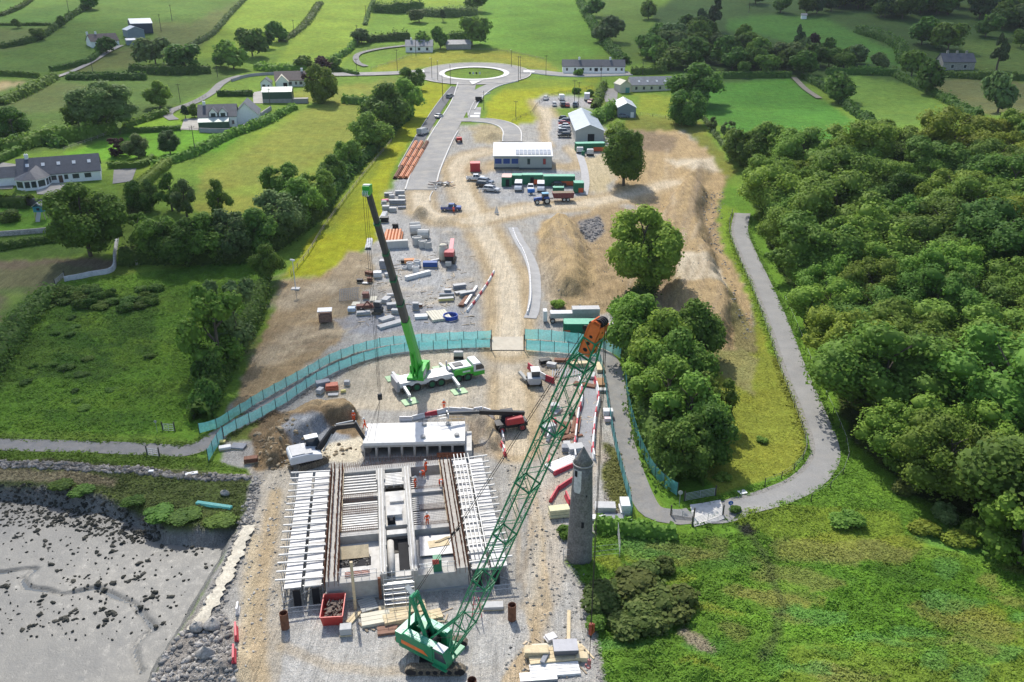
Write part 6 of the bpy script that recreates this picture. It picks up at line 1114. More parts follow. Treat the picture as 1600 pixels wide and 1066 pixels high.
# steel tube piles
for a, b_, h, lb in ((446,981,1.9,'rusty steel tube pile standing left of the red skip'),(800,968,1.9,'rusty steel tube pile right of the crawler crane'),(738,1084,1.7,'rusty steel tube pile at the bottom of the frame'),(461,846,1.7,'rusty tube pile beside the left falsework')):
    t = thing('tube_pile', lb, 'pile', G(a, b_)); k = MB(); k.ring((0,0,-.4),(0,0,h),.42,.385,20); k.build('tube', M_RUST, t, smooth=False); k = MB(); k.bar((0,0,-.3),(0,0,.15),.384,16); k.build('fill', M_DARK, t)
# ------------------------------------------------------------------ crawler crane
M_CG = mat('crane green', (.014,.25,.105), .38, .10, 1.2, dirt=.4, dirtcol=(.10,.17,.11)); M_CGL = mat('faded crane green', (.075,.36,.24), .35, .18, 1.5, dirt=.3, dirtcol=(.35,.55,.45)); M_ORANGE = mat('crane orange', (.88,.20,.045), .5, .1, 1.2, dirt=.15, dirtcol=(.4,.15,.08)); M_BLACK = mat('black steel', (.020,.020,.022), .5, .2, 2); M_TRACK = mat('muddy track', (.115,.095,.070), .9, .35, 2.5, fine=.3, dirt=.6, dirtcol=(.38,.32,.22)); M_ROPE = mat('wire rope', (.045,.042,.040), .5, .1, 2, metal=.4)
M_TEXTW = mat('white lettering', (.80,.80,.78), .5, .03, 2)
base = G(683, 1030); AZ = R(-33); cc = thing('crawler_crane', 'green lattice boom crawler crane with orange boom head', 'crane', base, AZ)
# tracks lie along the picture's x, under a slewed upper
tr_rot = -AZ
def track(y):
    k = MB(); k.M = Matrix.Rotation(tr_rot, 4, 'Z'); o = [(-2.85,.45),(-2.6,.1),(-2.3,0),(2.3,0),(2.6,.1),(2.85,.45),(2.6,.82),(2.3,.92),(-2.3,.92),(-2.6,.82)]
    k.prism(o, y-.33, y+.33, 'y'); ob = k.build('track', M_TRACK, cc); k = MB(); k.M = Matrix.Rotation(tr_rot, 4, 'Z')
    for i in range(24): x = -2.3+4.6*i/23; k.bx(x-.07, x+.07, y-.38, y+.38, .915, .96)
    for i in range(24): x = -2.3+4.6*i/23; k.bx(x-.07, x+.07, y-.38, y+.38, -.03, .005)
    k.build('track_shoe', M_TRACK, ob); k = MB(); k.M = Matrix.Rotation(tr_rot, 4, 'Z')
    for i in range(7): x = -2.0+4.0*i/6; k.bar((x,y-.36,.38),(x,y+.36,.38),.24,10)
    for x in (-2.4,2.4): k.bar((x,y-.37,.46),(x,y+.37,.46),.36,12)
    k.build('roller', M_BLACK, ob)
track(-1.75); track(1.75)
k = MB(); k.M = Matrix.Rotation(tr_rot, 4, 'Z'); k.bx(-1.0,1.0,-1.5,1.5,.45,.95); k.bx(1.0,1.6,-1.5,1.5,.5,.75); k.bx(-1.6,-1.0,-1.5,1.5,.5,.75); k.build('car_body', M_BLACK, cc); k = MB(); k.bar((0,0,.9),(0,0,1.2),.95,24); k.build('slew_ring', M_BLACK, cc)
# upper works: x forward
k = MB(); k.bx(-3.3,2.2,-1.55,1.55,1.2,1.5); k.build('upper_frame', M_CG, cc)
for s in (-1,1):
    y0, y1 = (-1.55,-.62) if s < 0 else (.62,1.55)
    k = MB(); k.prism([(-3.0,1.5),(.75,1.5),(.75,2.75),(.5,2.95),(-2.7,2.95),(-3.0,2.7)], y0, y1, 'y'); h = k.build('machine_house', M_CG, cc, bevel=.05); k = MB(); k.bx(-2.65,.5,y0+.08,y1-.08,2.951,2.985); k.build('house_roof', M_CGL, h)
    k = MB(); [k.bx(-2.3+.8*i,-1.65+.8*i,y0+.16,y1-.16,2.99,3.03) for i in range(4)]; k.build('roof_hatch', M_CGL, h)
    k = MB(); yy = y0-.012 if s < 0 else y1+.012; k.add([(-3.0,yy,1.72),(-.1,yy,1.72),(.25,yy,1.72),(-.35,yy,2.15),(-3.0,yy,2.15)],[(0,1,2,3,4)]); k.build('stripe', M_ORANGE, h)
    k = MB(); [k.bar((-2.7+.8*i, y0 if s < 0 else y1, 2.95), (-2.7+.8*i, y0 if s < 0 else y1, 3.55), .02, 4) for i in range(5)]; k.bar((-2.7, y0 if s < 0 else y1, 3.55), (.5, y0 if s < 0 else y1, 3.55), .02, 4); k.build('hand_rail', M_CG, h)
k = MB(); k.bx(-.0-3.8,-3.0,-1.5,1.5,1.35,2.7); k.build('counterweight', M_CG, cc, bevel=.08); k = MB(); k.bx(-3.82,-3.8,-1.5,1.5,1.5,1.95); k.build('stripe', M_ORANGE, cc); k = MB(); k.bx(-3.78,-3.02,-1.48,1.48,2.7,2.73); k.build('counterweight_top', M_CGL, cc)
k = MB(); k.prism([(.8,1.3),(2.35,1.3),(2.45,2.0),(2.0,3.0),(.8,3.0)], -1.56, -.66, 'y'); cb = k.build('cab', M_CG, cc, bevel=.05); k = MB(); k.prism([(1.0,1.9),(2.30,1.9),(2.33,2.05),(1.95,2.82),(1.0,2.82)], -1.575, -.64, 'y'); k.build('cab_window', M_GLASS, cb); k = MB(); k.bx(.8,1.98,-1.54,-.68,3.005,3.06); k.build('cab_roof', M_TIN, cb); k = MB(); k.bx(.85,2.5,-1.85,-1.57,1.22,1.3); k.build('cab_step', M_CG, cb)
for i, x in enumerate((-1.6,-.35)): k = MB(); k.bar((x,-.5,2.1),(x,.5,2.1),.42,16); k.bar((x,-.55,2.1),(x,-.5,2.1),.55,16); k.bar((x,.5,2.1),(x,.55,2.1),.55,16); k.build('winch_drum', M_BLACK, cc)
# A-frame
ap = Vector((-2.4,0,6.6))
for s in (-1,1):
    k = MB(); k.beam((-.3,s*.55,1.5),(ap.x,s*.42,ap.z),.24,.30); k.build('gantry_leg', M_CG, cc); k = MB(); k.beam((-3.0,s*.55,1.5),(ap.x-.1,s*.42,ap.z),.15,.18); k.build('gantry_back_leg', M_CG, cc)
k = MB(); k.bar((ap.x,-.55,ap.z),(ap.x,.55,ap.z),.22,12); [k.beam((-.3+(ap.x+.3)*f,-.5,1.5+5.1*f),(-.3+(ap.x+.3)*f,.5,1.5+5.1*f),.12) for f in (.35,.6,.82)]; k.bx(-1.9,-.9,-.45,.45,3.4,3.5); k.build('gantry_head', M_CG, cc); k = MB(); k.beam((ap.x-.9,0,ap.z+.7),(ap.x,0,ap.z-.1),.5,.12); k.build('gantry_plate', M_STRUT, cc)
# boom: from the foot pins to the head above the ground right of the tower
foot = Vector((1.7,0,1.6)); rayd = ray(934,512); Minv = (Matrix.Translation(base) @ Matrix.Rotation(AZ,4,'Z')).inverted(); pf = Matrix.Translation(base) @ Matrix.Rotation(AZ,4,'Z') @ foot
# head lies in the vertical plane of the upper's heading
nrm = Vector((-math.sin(AZ), math.cos(AZ), 0)); dv = Vector(rayd); c0_ = Vector((0,0,CAMH)); tt_ = (pf - c0_).dot(nrm)/dv.dot(nrm); HEADW = c0_ + dv*tt_; head = Minv @ HEADW
print('boom head', HEADW, (head-foot).length)
ax = (head - foot).normalized(); Lb = (head-foot).length; sy = Vector((0,1,0)); up = sy.cross(ax).normalized()*-1
if up.x > 0: up = -up
def bpnt(s, a, b_): return foot + ax*s + sy*a + up*b_
def halfw(s):
    if s < 5: return .38 + .42*s/5, .06 + .64*s/5
    if s > Lb - 3.2: f = (Lb - s)/3.2; return .45 + .35*f, .40 + .30*f
    return .80, .70
segs = [(0,5.0),(5.0,12),(12,19),(19,26),(26,Lb-3.2)]
def member(name, pts, r, parent=cc, m=M_CG, n=6):
    k = MB(); [k.bar(a, b_, r, n) for a, b_ in pts]; return k.build(name, m, parent)
segl = [0, 5.0] + [5 + (Lb-3.2-5)*i/5 for i in range(1,6)] + [Lb-.9]
for i in range(len(segl)-1):
    s0, s1 = segl[i], segl[i+1]; n = max(3, int((s1-s0)/1.25)); st_ = [s0 + (s1-s0)*j/n for j in range(n+1)]; P = [[bpnt(s, a*halfw(s)[0], b_*halfw(s)[1]) for a, b_ in ((-1,-1),(1,-1),(1,1),(-1,1))] for s in st_]
    sec = member('boom_section', [(P[j][q_], P[j+1][q_]) for j in range(n) for q_ in range(4)] + [(P[j][q_], P[j][(q_+1) % 4]) for j in (0, n) for q_ in range(4)], .075)
    member('lacing', [((P[j][q_], P[j+1][(q_+1) % 4]) if j % 2 else (P[j][(q_+1) % 4], P[j+1][q_])) for j in range(n) for q_ in range(4)], .032, sec, n=5)
    if i > 0: k = MB(); [k.beam(P[0][a], P[0][b_], .22, .05) for a, b_ in ((0,1),(3,2))]; k.build('joint_plate', M_CG, sec)
# orange head
k = MB(); a0, a1 = bpnt(Lb-3.3,0,0), bpnt(Lb+.5,0,0)
Rm = Matrix((ax, sy, up)).transposed().to_4x4(); HM = Matrix.Translation(bpnt(Lb-2.1,0,0)) @ Rm @ Matrix.Diagonal((.70,.92,.86,1)); k.M = HM
for y in (-.62,.50): k.prism([(0,-.45),(3.0,-.55),(3.9,-.25),(3.9,.25),(3.2,.62),(0,.50)], y, y+.12, 'y')
k.bx(0,3.7,-.62,.62,.42,.50); k.bx(0,3.6,-.62,.62,-.52,-.44); k.bx(3.6,3.9,-.62,.62,-.25,.25); hd = k.build('boom_head', M_ORANGE, cc)
k = MB(); k.M = HM
for i, r_ in enumerate((.22,.17,.14,.11)): k.bar((.5+.75*i,0,.40),(.5+.75*i,0,.515),r_,14); k.bar((.5+.75*i,0,-.535),(.5+.75*i,0,-.42),r_,14)
for i, r_ in enumerate((.2,.17,.15)): k.bar((.6+.8*i,-.64,0),(.6+.8*i,-.60,0),r_,12)
k.build('lightening_hole', M_BLACK, hd); k = MB(); k.M = HM
for y in (-.35,-.12,.12,.35): k.bar((3.75,y-.05,-.1),(3.75,y+.05,-.1),.42,16)
for y in (-.5,.5): k.bar((2.6,y-.05,.7),(2.6,y+.05,.7),.3,14)
k.build('sheave', M_BLACK, hd)
# pendants from the boom head to the gantry, hoist rope, hook block
HT = bpnt(Lb-.4,0,.65); br = Vector(ap) + (HT-ap)*.30
k = MB(); [k.bar(ap + Vector((0,y,0)), HT + Vector((0,y,0)), .026, 5) for y in (-.35,.35)]; k.build('pendant_rope', M_ROPE, cc); k = MB(); [k.box(br + Vector((0,y,0)), (.2,.1,.5), ry=.6) for y in (-.35,.35)]; k.build('pendant_link', M_BLACK, cc)
bs = bpnt(Lb+.55,0,-.45); hkw = 7.0; zb = 9.6 - base.z; k = MB(); [k.bar(bs + Vector((0,y,0)), Vector((bs.x,bs.y+y*.5,zb+2.6)), .028, 5) for y in (-.12,.12)]; k.bar(bpnt(Lb-.3,.0,.7), bpnt(2,0,.5), .02, 5); k.bar(bpnt(2,0,.5), (-.35,0,2.5), .02, 5); k.build('hoist_rope', M_ROPE, cc)
k = MB(); k.box((bs.x,bs.y,zb+2.3),(.30,.34,1.1)); k.box((bs.x+.26,bs.y,zb+2.5),(.10,.2,.9)); hb = k.build('hook_block', mat('hook red', (.34,.06,.03), .5, .2, 2, dirt=.3, dirtcol=(.15,.05,.03)), cc, bevel=.08); k = MB(); k.bar((bs.x,bs.y,zb+1.8),(bs.x,bs.y,zb-1.0),.03,5); k.bar((bs.x,bs.y,zb+1.75),(bs.x,bs.y,zb+1.45),.10,8); k.build('hook_sling', M_ROPE, hb)
k = MB(); k.box((bs.x,bs.y,zb-1.2),(.26,.2,.5)); [k.bar((bs.x-.1+.22*math.cos(a),bs.y,zb-1.7+.24*math.sin(a)),(bs.x-.1+.22*math.cos(a+.6),bs.y,zb-1.7+.24*math.sin(a+.6)),.08,6) for a in (-3.6,-3,-2.4,-1.8,-1.2,-.6,0)]; k.build('hook', mat('faded red', (.42,.16,.15), .6, .2, 2), hb)
member('boom_stop', [(Vector((-.2,s*.5,2.9)), bpnt(5.2,s*.75,.7)) for s in (-1,1)], .10)
# ------------------------------------------------------------------ mobile crane
M_LIME = mat('bright crane green', (.055,.42,.040), .35, .06, 1, dirt=.1, dirtcol=(.15,.35,.12)); M_TGREY = mat('telescope grey', (.055,.060,.062), .45, .12, .8); M_WPAINT = mat('white paint', (.68,.68,.67), .4, .08, 1.3, dirt=.5, dirtcol=(.46,.43,.38)); M_TYRE = mat('tyre', (.024,.024,.025), .85, .2, 3, dirt=.5, dirtcol=(.13,.11,.085)); M_DKGRN = mat('dark green rim', (.02,.14,.06), .5, .1, 2); M_MAT = mat('green outrigger mat', (.42,.60,.35), .7, .12, 1, dirt=.35, dirtcol=(.40,.36,.26))
pr = G(622, 618); pfm = G(748, 592); dd = pfm - pr; az = math.atan2(dd.y, dd.x); Lc = math.hypot(dd.x, dd.y); print('mobile crane', Lc, math.degrees(az))
mc = thing('mobile_crane', 'bright green telescopic mobile crane with white chassis and raised black boom', 'crane', (pr.x, pr.y, zat(pr.x, pr.y)), az); Lc = 14.6
# x forward, y 0 is the near side edge
def wheel(t, x, y, r, w, rim=M_DKGRN, s=-1, name='wheel'):
    k = MB(); k.bar((x,y-w/2,r),(x,y+w/2,r),r,18); o = k.build(name, M_TYRE, t); k = MB(); k.bar((x,y-w/2-.02,r),(x,y-w/2+.03,r),r*.58,14); k.bar((x,y+w/2-.03,r),(x,y+w/2+.02,r),r*.58,14); ri = k.build('rim', rim, o); return o
for x in (1.6,3.1,5.6,7.1,10.0,11.6):
    for y in (.25,2.75): wheel(mc, x, y, .72, .5)
k = MB(); k.bx(.1,Lc-3.6,.05,2.95,1.15,1.75); k.bx(.1,9.2,.5,2.5,.75,1.15); k.build('chassis', M_WPAINT, mc); k = MB(); k.bx(.35,9.0,.1,2.9,1.751,1.85); k.build('deck_plate', mat('chequer plate', (.50,.50,.51), .4, .1, 1.5, metal=.3), mc); k = MB(); k.bx(-.15,.35,-.05,3.05,.55,2.25); k.build('rear_box', mat('grey steel', (.30,.30,.32), .5, .12, 1.5), mc)
k = MB(); k.prism([(9.3,1.2),(12.6,1.2),(12.6,2.35),(9.6,2.35),(9.3,2.0)], .0, 3.0, 'y'); eb = k.build('engine_body', M_LIME, mc); k = MB(); k.bx(9.3,12.4,.25,2.75,2.352,2.5); k.build('engine_deck', M_WPAINT, eb); k = MB(); k.bx(9.8,11.2,.9,2.2,2.502,2.62); k.build('grille', M_TGREY, eb); k = MB(); k.bar((9.1,.9,1.9),(9.1,2.1,1.9),.42,12); k.bar((8.9,2.4,1.9),(8.9,2.4,3.1),.12,8); k.build('exhaust', M_STEEL, eb)
k = MB()
for i in range(6): k.bx(10.75+.22*i,10.75+.22*i+.15,-.02,-.005,1.65,1.95)     # white lettering too small to read
k.build('lettering', M_TEXTW, eb)
k = MB(); k.prism([(12.62,.75),(14.45,.75),(14.55,1.4),(14.35,2.2),(13.9,2.85),(12.62,2.85)], .0, 3.0, 'y'); cbm = k.build('driver_cab', M_WPAINT, mc, bevel=.1); k = MB(); k.bx(12.6,14.5,-.012,3.012,.76,1.45); k.build('cab_skirt', M_LIME, cbm); k = MB(); k.prism([(13.0,1.75),(14.42,1.75),(14.38,2.15),(14.05,2.6),(13.0,2.6)], -.02, 3.02, 'y'); k.add([(14.52,.25,1.6),(14.52,2.75,1.6),(14.06,2.7,2.75),(14.06,.3,2.75)],[(0,1,2,3)]); k.build('cab_window', M_GLASS, cbm)
for x, px_ in ((1.0,0),(9.0,1)):
    for s in (-1, 1):
        k = MB(); y0 = .0 if s < 0 else 3.0; k.beam((x, y0+s*-.3, 1.35), (x, y0+s*2.9, 1.05), .38, .4); ob = k.build('outrigger', M_WPAINT, mc); k = MB(); k.bar((x, y0+s*2.75, 1.2), (x, y0+s*2.75, .2), .13, 10); k.bar((x, y0+s*2.75, .16), (x, y0+s*2.75, .3), .34, 14); k.build('jack', M_STEEL, ob)
for x in (1.0, 9.0):
    for s in (-1, 1):
        q_ = mc.matrix_basis @ Vector((x, (.0 if s < 0 else 3.0)+s*2.75, 0)); k = MB(); k.box((0,0,.09),(2.3,2.0,.14)); o = k.build('outrigger_mat', M_MAT, loc=(q_.x, q_.y, zat(q_.x,q_.y)-.01), rz=az+R(rnd.uniform(-3,3)), bevel=.02)
        tag(o, 'pale green outrigger mat under the %s jack of the mobile crane' % {(1.0,-1):'near rear',(9.0,-1):'near front',(1.0,1):'far rear',(9.0,1):'far front'}[(x,s)], 'mat')
# superstructure turned towards the boom heading
footw = mc.matrix_basis @ Vector((3.6,1.5,0)); hw = None; hd_ray = Vector(ray(573,296)); hook_px = (577,620)
# boom head: on the ray, above a ground point near the culvert's left end
AZB = R(200); 
sup_z = 1.85
def solve_head(Rh):
    best = None
    for a in np.arange(90, 300, 1.0):
        x = footw.x + Rh*math.cos(R(a)); y = footw.y + Rh*math.sin(R(a)); t_ = y/hd_ray.y; e = abs(hd_ray.x*t_ - x)
        if best is None or e < best[0]: best = (e, a, Vector((x, y, CAMH + hd_ray.z*t_)))
    return best
bh = solve_head(17.0); print('mobile head', bh)
AZB = R(bh[1]); HEADM = bh[2]; LA = AZB - az
sup = MB(); sup.M = Matrix.Translation((3.6,1.5,0)) @ Matrix.Rotation(LA,4,'Z'); sup.bx(-2.6,1.6,-1.2,1.2,1.95,2.3); sup.bar((0,0,1.85),(0,0,1.96),.9,24); sup.bx(-2.4,-.6,-1.25,-.55,2.3,3.3); sup.bx(-2.4,-.2,.55,1.25,2.3,3.3); su = sup.build('superstructure', M_LIME, mc, bevel=.06)
k = MB(); k.M = sup.M; k.bx(-3.2,-2.4,-1.4,1.4,1.9,3.3); k.build('counterweight', M_LIME, su, bevel=.05); k = MB(); k.M = sup.M; k.prism([(-.3,1.95),(1.7,1.95),(1.9,2.6),(1.5,3.6),(-.3,3.6)], .75, 1.55, 'y'); oc = k.build('operator_cab', M_LIME, su, bevel=.06); k = MB(); k.M = sup.M; k.prism([(-.1,2.5),(1.72,2.5),(1.8,2.65),(1.46,3.4),(-.1,3.4)], .73, 1.57, 'y'); k.build('cab_window', M_GLASS, oc)
bf = Vector((-1.3,0,3.0)); MI = (mc.matrix_basis @ sup.M).inverted(); hl = MI @ HEADM; ax2 = (hl-bf).normalized(); Lm = (hl-bf).length; print('mobile boom', Lm)
k = MB(); k.M = sup.M; c2 = bf + ax2*6.2; [k.bar((.6,s*.35,2.3), c2+Vector((0,s*.3,-.5)), .19, 10) for s in (-1,1)]; k.build('luffing_ram', M_LIME, su)
y2 = Vector((0,1,0)); u2 = y2.cross(ax2)*-1
def tele(s0, s1, w, h, m, name, parent):
    k = MB(); k.M = sup.M; vs = []
    sec = [(-w/2,-h*.25),(-w*.38,-h/2),(w*.38,-h/2),(w/2,-h*.25),(w/2,h*.4),(w*.42,h/2),(-w*.42,h/2),(-w/2,h*.4)]
    for s in (s0, s1): vs += [bf + ax2*s + y2*a + u2*b_ for a, b_ in sec]
    k.add(vs, [(i,(i+1)%8,8+(i+1)%8,8+i) for i in range(8)] + [tuple(range(8))[::-1], tuple(range(8,16))]); return k.build(name, m, parent)
b0 = tele(-.6, 11.8, 1.15, 1.45, M_LIME, 'boom_base_section', su)
cuts = [11.6, Lm*.42, Lm*.56, Lm*.70, Lm*.85, Lm-.4]
for i in range(5):
    w = 1.0 - .09*i; sc = tele(cuts[i]-.1, cuts[i+1], w, w*1.22, M_TGREY, 'boom_telescope', su); tele(cuts[i+1]-.25, cuts[i+1]+.05, w+.10, w*1.22+.12, M_DKGRN if i < 4 else M_LIME, 'collar', sc)
k = MB(); k.M = sup.M; e = bf + ax2*Lm; k.box(e, (1.3,.9,1.1)); k.box(e + Vector((.7,0,-.3)), (.6,.7,.5)); hd2 = k.build('boom_head', M_LIME, su, bevel=.05); k = MB(); k.M = sup.M; [k.bar(e+Vector((.75,y-.04,-.35)), e+Vector((.75,y+.04,-.35)), .36, 14) for y in (-.3,-.1,.1,.3)]; k.box(e+Vector((.2,0,.5)),(.5,.8,.3)); k.build('sheave', M_WPAINT, hd2)
# hook and chains straight down, over the left end of the culvert
top = mc.matrix_basis @ sup.M @ (e + Vector((.95,0,-.5))); top = Vector(top); zh = CAMH + ray(577,620)[2]*(top.y/ray(577,620)[1]); print('hook z', zh, 'top', top)
MW = mc.matrix_basis.inverted(); hk = Vector((top.x, top.y, zh))
k = MB(); [k.bar(MW @ (top + Vector((a,b_,0))), MW @ (hk + Vector((a*.6,b_*.6,.5))), .024, 5) for a, b_ in ((-.25,-.1),(0,.1),(.25,0))]; k.build('hoist_rope', M_ROPE, mc); k = MB(); k.box(MW @ hk, (.55,.4,.9)); k.bar(MW @ (hk+Vector((-.25,0,.1))), MW @ (hk+Vector((.25,0,.1))), .35, 12); hb = k.build('hook_block', M_BLACK, mc, bevel=.05)
cd = [Vector(cv.matrix_basis @ Vector((x, y, Hc+.43))) for x, y in ((.5,.5),(1.5,.5),(.5,4.6),(1.5,4.6))]
k = MB(); [k.bar(MW @ (hk-Vector((0,0,.5))), MW @ p_, .018, 5) for p_ in cd]; k.build('lifting_chain', M_ROPE, hb)
# ------------------------------------------------------------------ vehicles
M_RIM = mat('alloy rim', (.42,.42,.44), .35, .05, 2, metal=.6); M_LAMP = mat('headlamp', (.75,.76,.78), .1, .05, 2); M_TAIL = mat('tail lamp', (.35,.02,.02), .2, .05, 2)
def paint(name, c): return mat('car paint '+name, c, .25, .04, 1, spec=.5, dirt=.3, dirtcol=(.35,.32,.27))
PAINT = {'white': paint('white', (.78,.78,.77)), 'silver': paint('silver', (.50,.51,.52)), 'grey': paint('grey', (.20,.21,.23)), 'black': paint('black', (.020,.021,.024)), 'red': paint('red', (.42,.03,.035)), 'blue': paint('blue', (.025,.06,.26)), 'slate': paint('slate blue', (.13,.18,.25)), 'pink': paint('faded red', (.45,.10,.12))}
KINDS = { # side outline of the body, greenhouse outline, length, width
 'hatch':  ([(-2.05,.32),(2.0,.32),(2.05,.62),(1.95,.86),(1.0,.98),(-1.75,1.02),(-2.02,.9)], [(-1.85,.98),(1.0,.96),(.35,1.46),(-1.25,1.50)], 1.74),
 'estate': ([(-2.3,.32),(2.25,.32),(2.3,.62),(2.15,.88),(1.1,1.0),(-2.15,1.04),(-2.3,.85)], [(-2.2,1.0),(1.15,.98),(.45,1.50),(-1.85,1.54)], 1.82),
 'suv':    ([(-2.25,.40),(2.2,.40),(2.28,.75),(2.15,1.04),(1.15,1.14),(-2.1,1.16),(-2.25,1.0)], [(-2.1,1.12),(1.1,1.1),(.5,1.70),(-1.8,1.74)], 1.88),
 'pickup': ([(-2.6,.45),(2.55,.45),(2.62,.8),(2.5,1.05),(1.4,1.14),(-.75,1.14),(-.75,1.08),(-2.6,1.08)], [(-.75,1.1),(1.4,1.1),(.75,1.72),(-.5,1.75)], 1.86),
 'van':    ([(-2.6,.40),(2.5,.40),(2.58,.85),(2.3,1.15),(1.75,1.5),(1.35,2.05),(1.0,2.15),(-2.5,2.2),(-2.6,2.0)], [(1.05,1.45),(1.8,1.45),(1.42,1.98),(1.05,2.0)], 1.98)}
PROTO = {}
def mesh_obj(name, me, parent, m=None):
    o = bpy.data.objects.new(name, me); link(o, parent)
    if m: o.material_slots[0].link = 'OBJECT'; o.material_slots[0].material = m
    return o
def tapered(pts, w0, w1, z0, z1):
    """outline extruded across the width, narrower towards the top"""
    k = MB(); n = len(pts); hw = [(w0 + (w1-w0)*min(1, max(0, (z-z0)/(z1-z0))))/2 for _, z in pts]
    k.add([(x,-h,z) for (x,z),h in zip(pts,hw)] + [(x,h,z) for (x,z),h in zip(pts,hw)], [(i,(i+1)%n,n+(i+1)%n,n+i) for i in range(n)] + [tuple(range(n))[::-1], tuple(range(n,2*n))]); return k
def vehicle_meshes(kind):
    if kind in PROTO: return PROTO[kind]
    body, gh, w = KINDS[kind]; d = {}
    me = tapered(body, w, w*.97, .3, 1.1).mesh('body'); me.materials.append(PAINT['white']); d['body'] = me
    z0, z1 = min(z for _, z in gh), max(z for _, z in gh); e = .012 if kind == 'van' else 0
    me = tapered(gh, w*.95 + (w*.06 if kind == 'van' else 0), w*.76 if kind != 'van' else w*1.008, z0, z1).mesh('glazing'); me.materials.append(M_GLASS); d['glazing'] = me
    if kind != 'van':
        xs = sorted(x for x, z in gh if z > z1-.1); k = MB(); k.bx(xs[0]-.06, xs[1]+.05, -w*.375, w*.375, z1-.03, z1+.035); me = k.mesh('roof'); me.materials.append(PAINT['white']); d['roof'] = me
        k = MB()
        for y in (-1,1):
            for x0, x1 in ((gh[0][0], gh[3][0]), (gh[1][0], gh[2][0])): k.beam((x0, y*w*.475, z0), (x1, y*w*.38, z1), .09, .06)
            xm = (xs[0]+xs[1])/2; k.beam((xm, y*w*.478, z0), (xm, y*w*.383, z1), .09, .05)
        me = k.mesh('pillar'); me.materials.append(PAINT['white']); d['pillar'] = me
    if kind == 'pickup': k = MB(); k.bx(-2.5,-.85,-w*.42,w*.42,1.0,1.095); me = k.mesh('load_bed'); me.materials.append(M_BLACK); d['load_bed'] = me
    if kind == 'van': k = MB(); k.bx(-2.4,.9,-w*.40,w*.40,2.18,2.215); me = k.mesh('roof'); me.materials.append(PAINT['white']); d['roof'] = me
    fx = max(x for x, _ in body); rx = min(x for x, _ in body)
    for nm, x, z, m_ in (('headlight', fx-.08, .68, M_LAMP), ('tail_light', rx+.02, .82, M_TAIL)):
        k = MB(); k.bx(x-.06, x+.075, -.18, .18, z-.07, z+.08); me = k.mesh(nm); me.materials.append(m_); d[nm] = me
    r = .33 if kind in ('hatch','estate') else .37; k = MB(); k.bar((0,-.11,0),(0,.11,0),r,14); me = k.mesh('wheel'); me.materials.append(M_TYRE); d['wheel'] = me; k = MB(); k.bar((0,-.12,0),(0,.12,0),r*.62,10); me = k.mesh('rim'); me.materials.append(M_RIM); d['rim'] = me; d['r'] = r; d['w'] = w; d['ax'] = (rx*.62, fx*.62)
    PROTO[kind] = d; return d
def car(px, py, az, kind, colr, label, group=None, name=None, cat=None):
    d = vehicle_meshes(kind); p = G(px, py); t = thing(name or {'van':'parked_van','pickup':'parked_pickup'}.get(kind,'parked_car'), label, cat or {'van':'van','pickup':'pickup'}.get(kind,'car'), p, R(az), group); m_ = PAINT[colr]
    b_ = mesh_obj('body', d['body'], t, m_); mesh_obj('glazing', d['glazing'], t)
    for nm in ('roof','pillar'):
        if nm in d: mesh_obj(nm, d[nm], t, m_)
    if 'load_bed' in d: mesh_obj('load_bed', d['load_bed'], t)
    for nm in ('headlight','tail_light'):
        for y in (-1,1): o = mesh_obj(nm, d[nm], t); o.location.y = y*(d['w']/2-.24)
    for x in d['ax']:
        for y in (-1,1): o = mesh_obj('wheel', d['wheel'], t); o.location = (x, y*(d['w']/2-.10), d['r']); mesh_obj('rim', d['rim'], o)
    return t
g_ = 'cars parked in a row beside the long shed'
for y, kd, c_, a, lb in ((187.5,'hatch','black',0,'small black car at the far end of the row beside the long shed'),(191.5,'estate','slate',180,'slate blue car second from the far end of the shed row'),(195.5,'hatch','red',0,'red car in the row beside the long shed'),(199.5,'hatch','white',180,'white car in the row beside the long shed'),(204,'estate','silver',180,'silver car between white and grey in the shed row'),(209,'suv','grey',0,'grey car second from the near end of the shed row'),(214.5,'suv','black',180,'black car at the near end of the shed row')): car(881.5, y, a+rnd.uniform(-4,4), kd, c_, lb, g_)
car(853,156,75,'hatch','white','white car at the left of the upper car park'); car(877,156,95,'van','white','white van at the back of the upper car park'); car(866,165.5,92,'hatch','white','white car at the front left of the upper car park'); car(879,166.5,95,'suv','black','black car at the front of the upper car park'); car(886.5,167,90,'hatch','red','small red car beside the black one in the upper car park'); car(924,161,60,'hatch','pink','red car beside the box trailer in the upper car park'); car(899,166.5,80,'suv','slate','slate jeep below the pole in the upper car park'); car(974,184,5,'hatch','slate','blue grey car in front of the grey shed')
car(743,282,0,'pickup','white','white pickup parked left of the site vehicles'); car(759,287,-28,'estate','slate','slate estate car nosing in behind the silver one'); car(757,293,-22,'suv','black','black jeep between the slate and silver cars'); car(768,299,-20,'estate','silver','silver estate car nearest the haul road'); car(810,296,-93,'van','white','big white van in front of the green containers'); car(829,297,-92,'hatch','white','small white car between the two vans'); car(845,297,-92,'van','white','second white van, right of the small white car'); car(873,291,4,'hatch','black','black car in front of the orange striped container')
car(705,329,0,'pickup','blue','dark blue pickup beside the worker on the haul road'); car(686,184,68,'hatch','silver','silver car parked on the dark footway'); car(703,153,70,'estate','grey','grey car far up the dark footway'); car(661,210,65,'van','silver','silver grey van parked above the orange pipes')
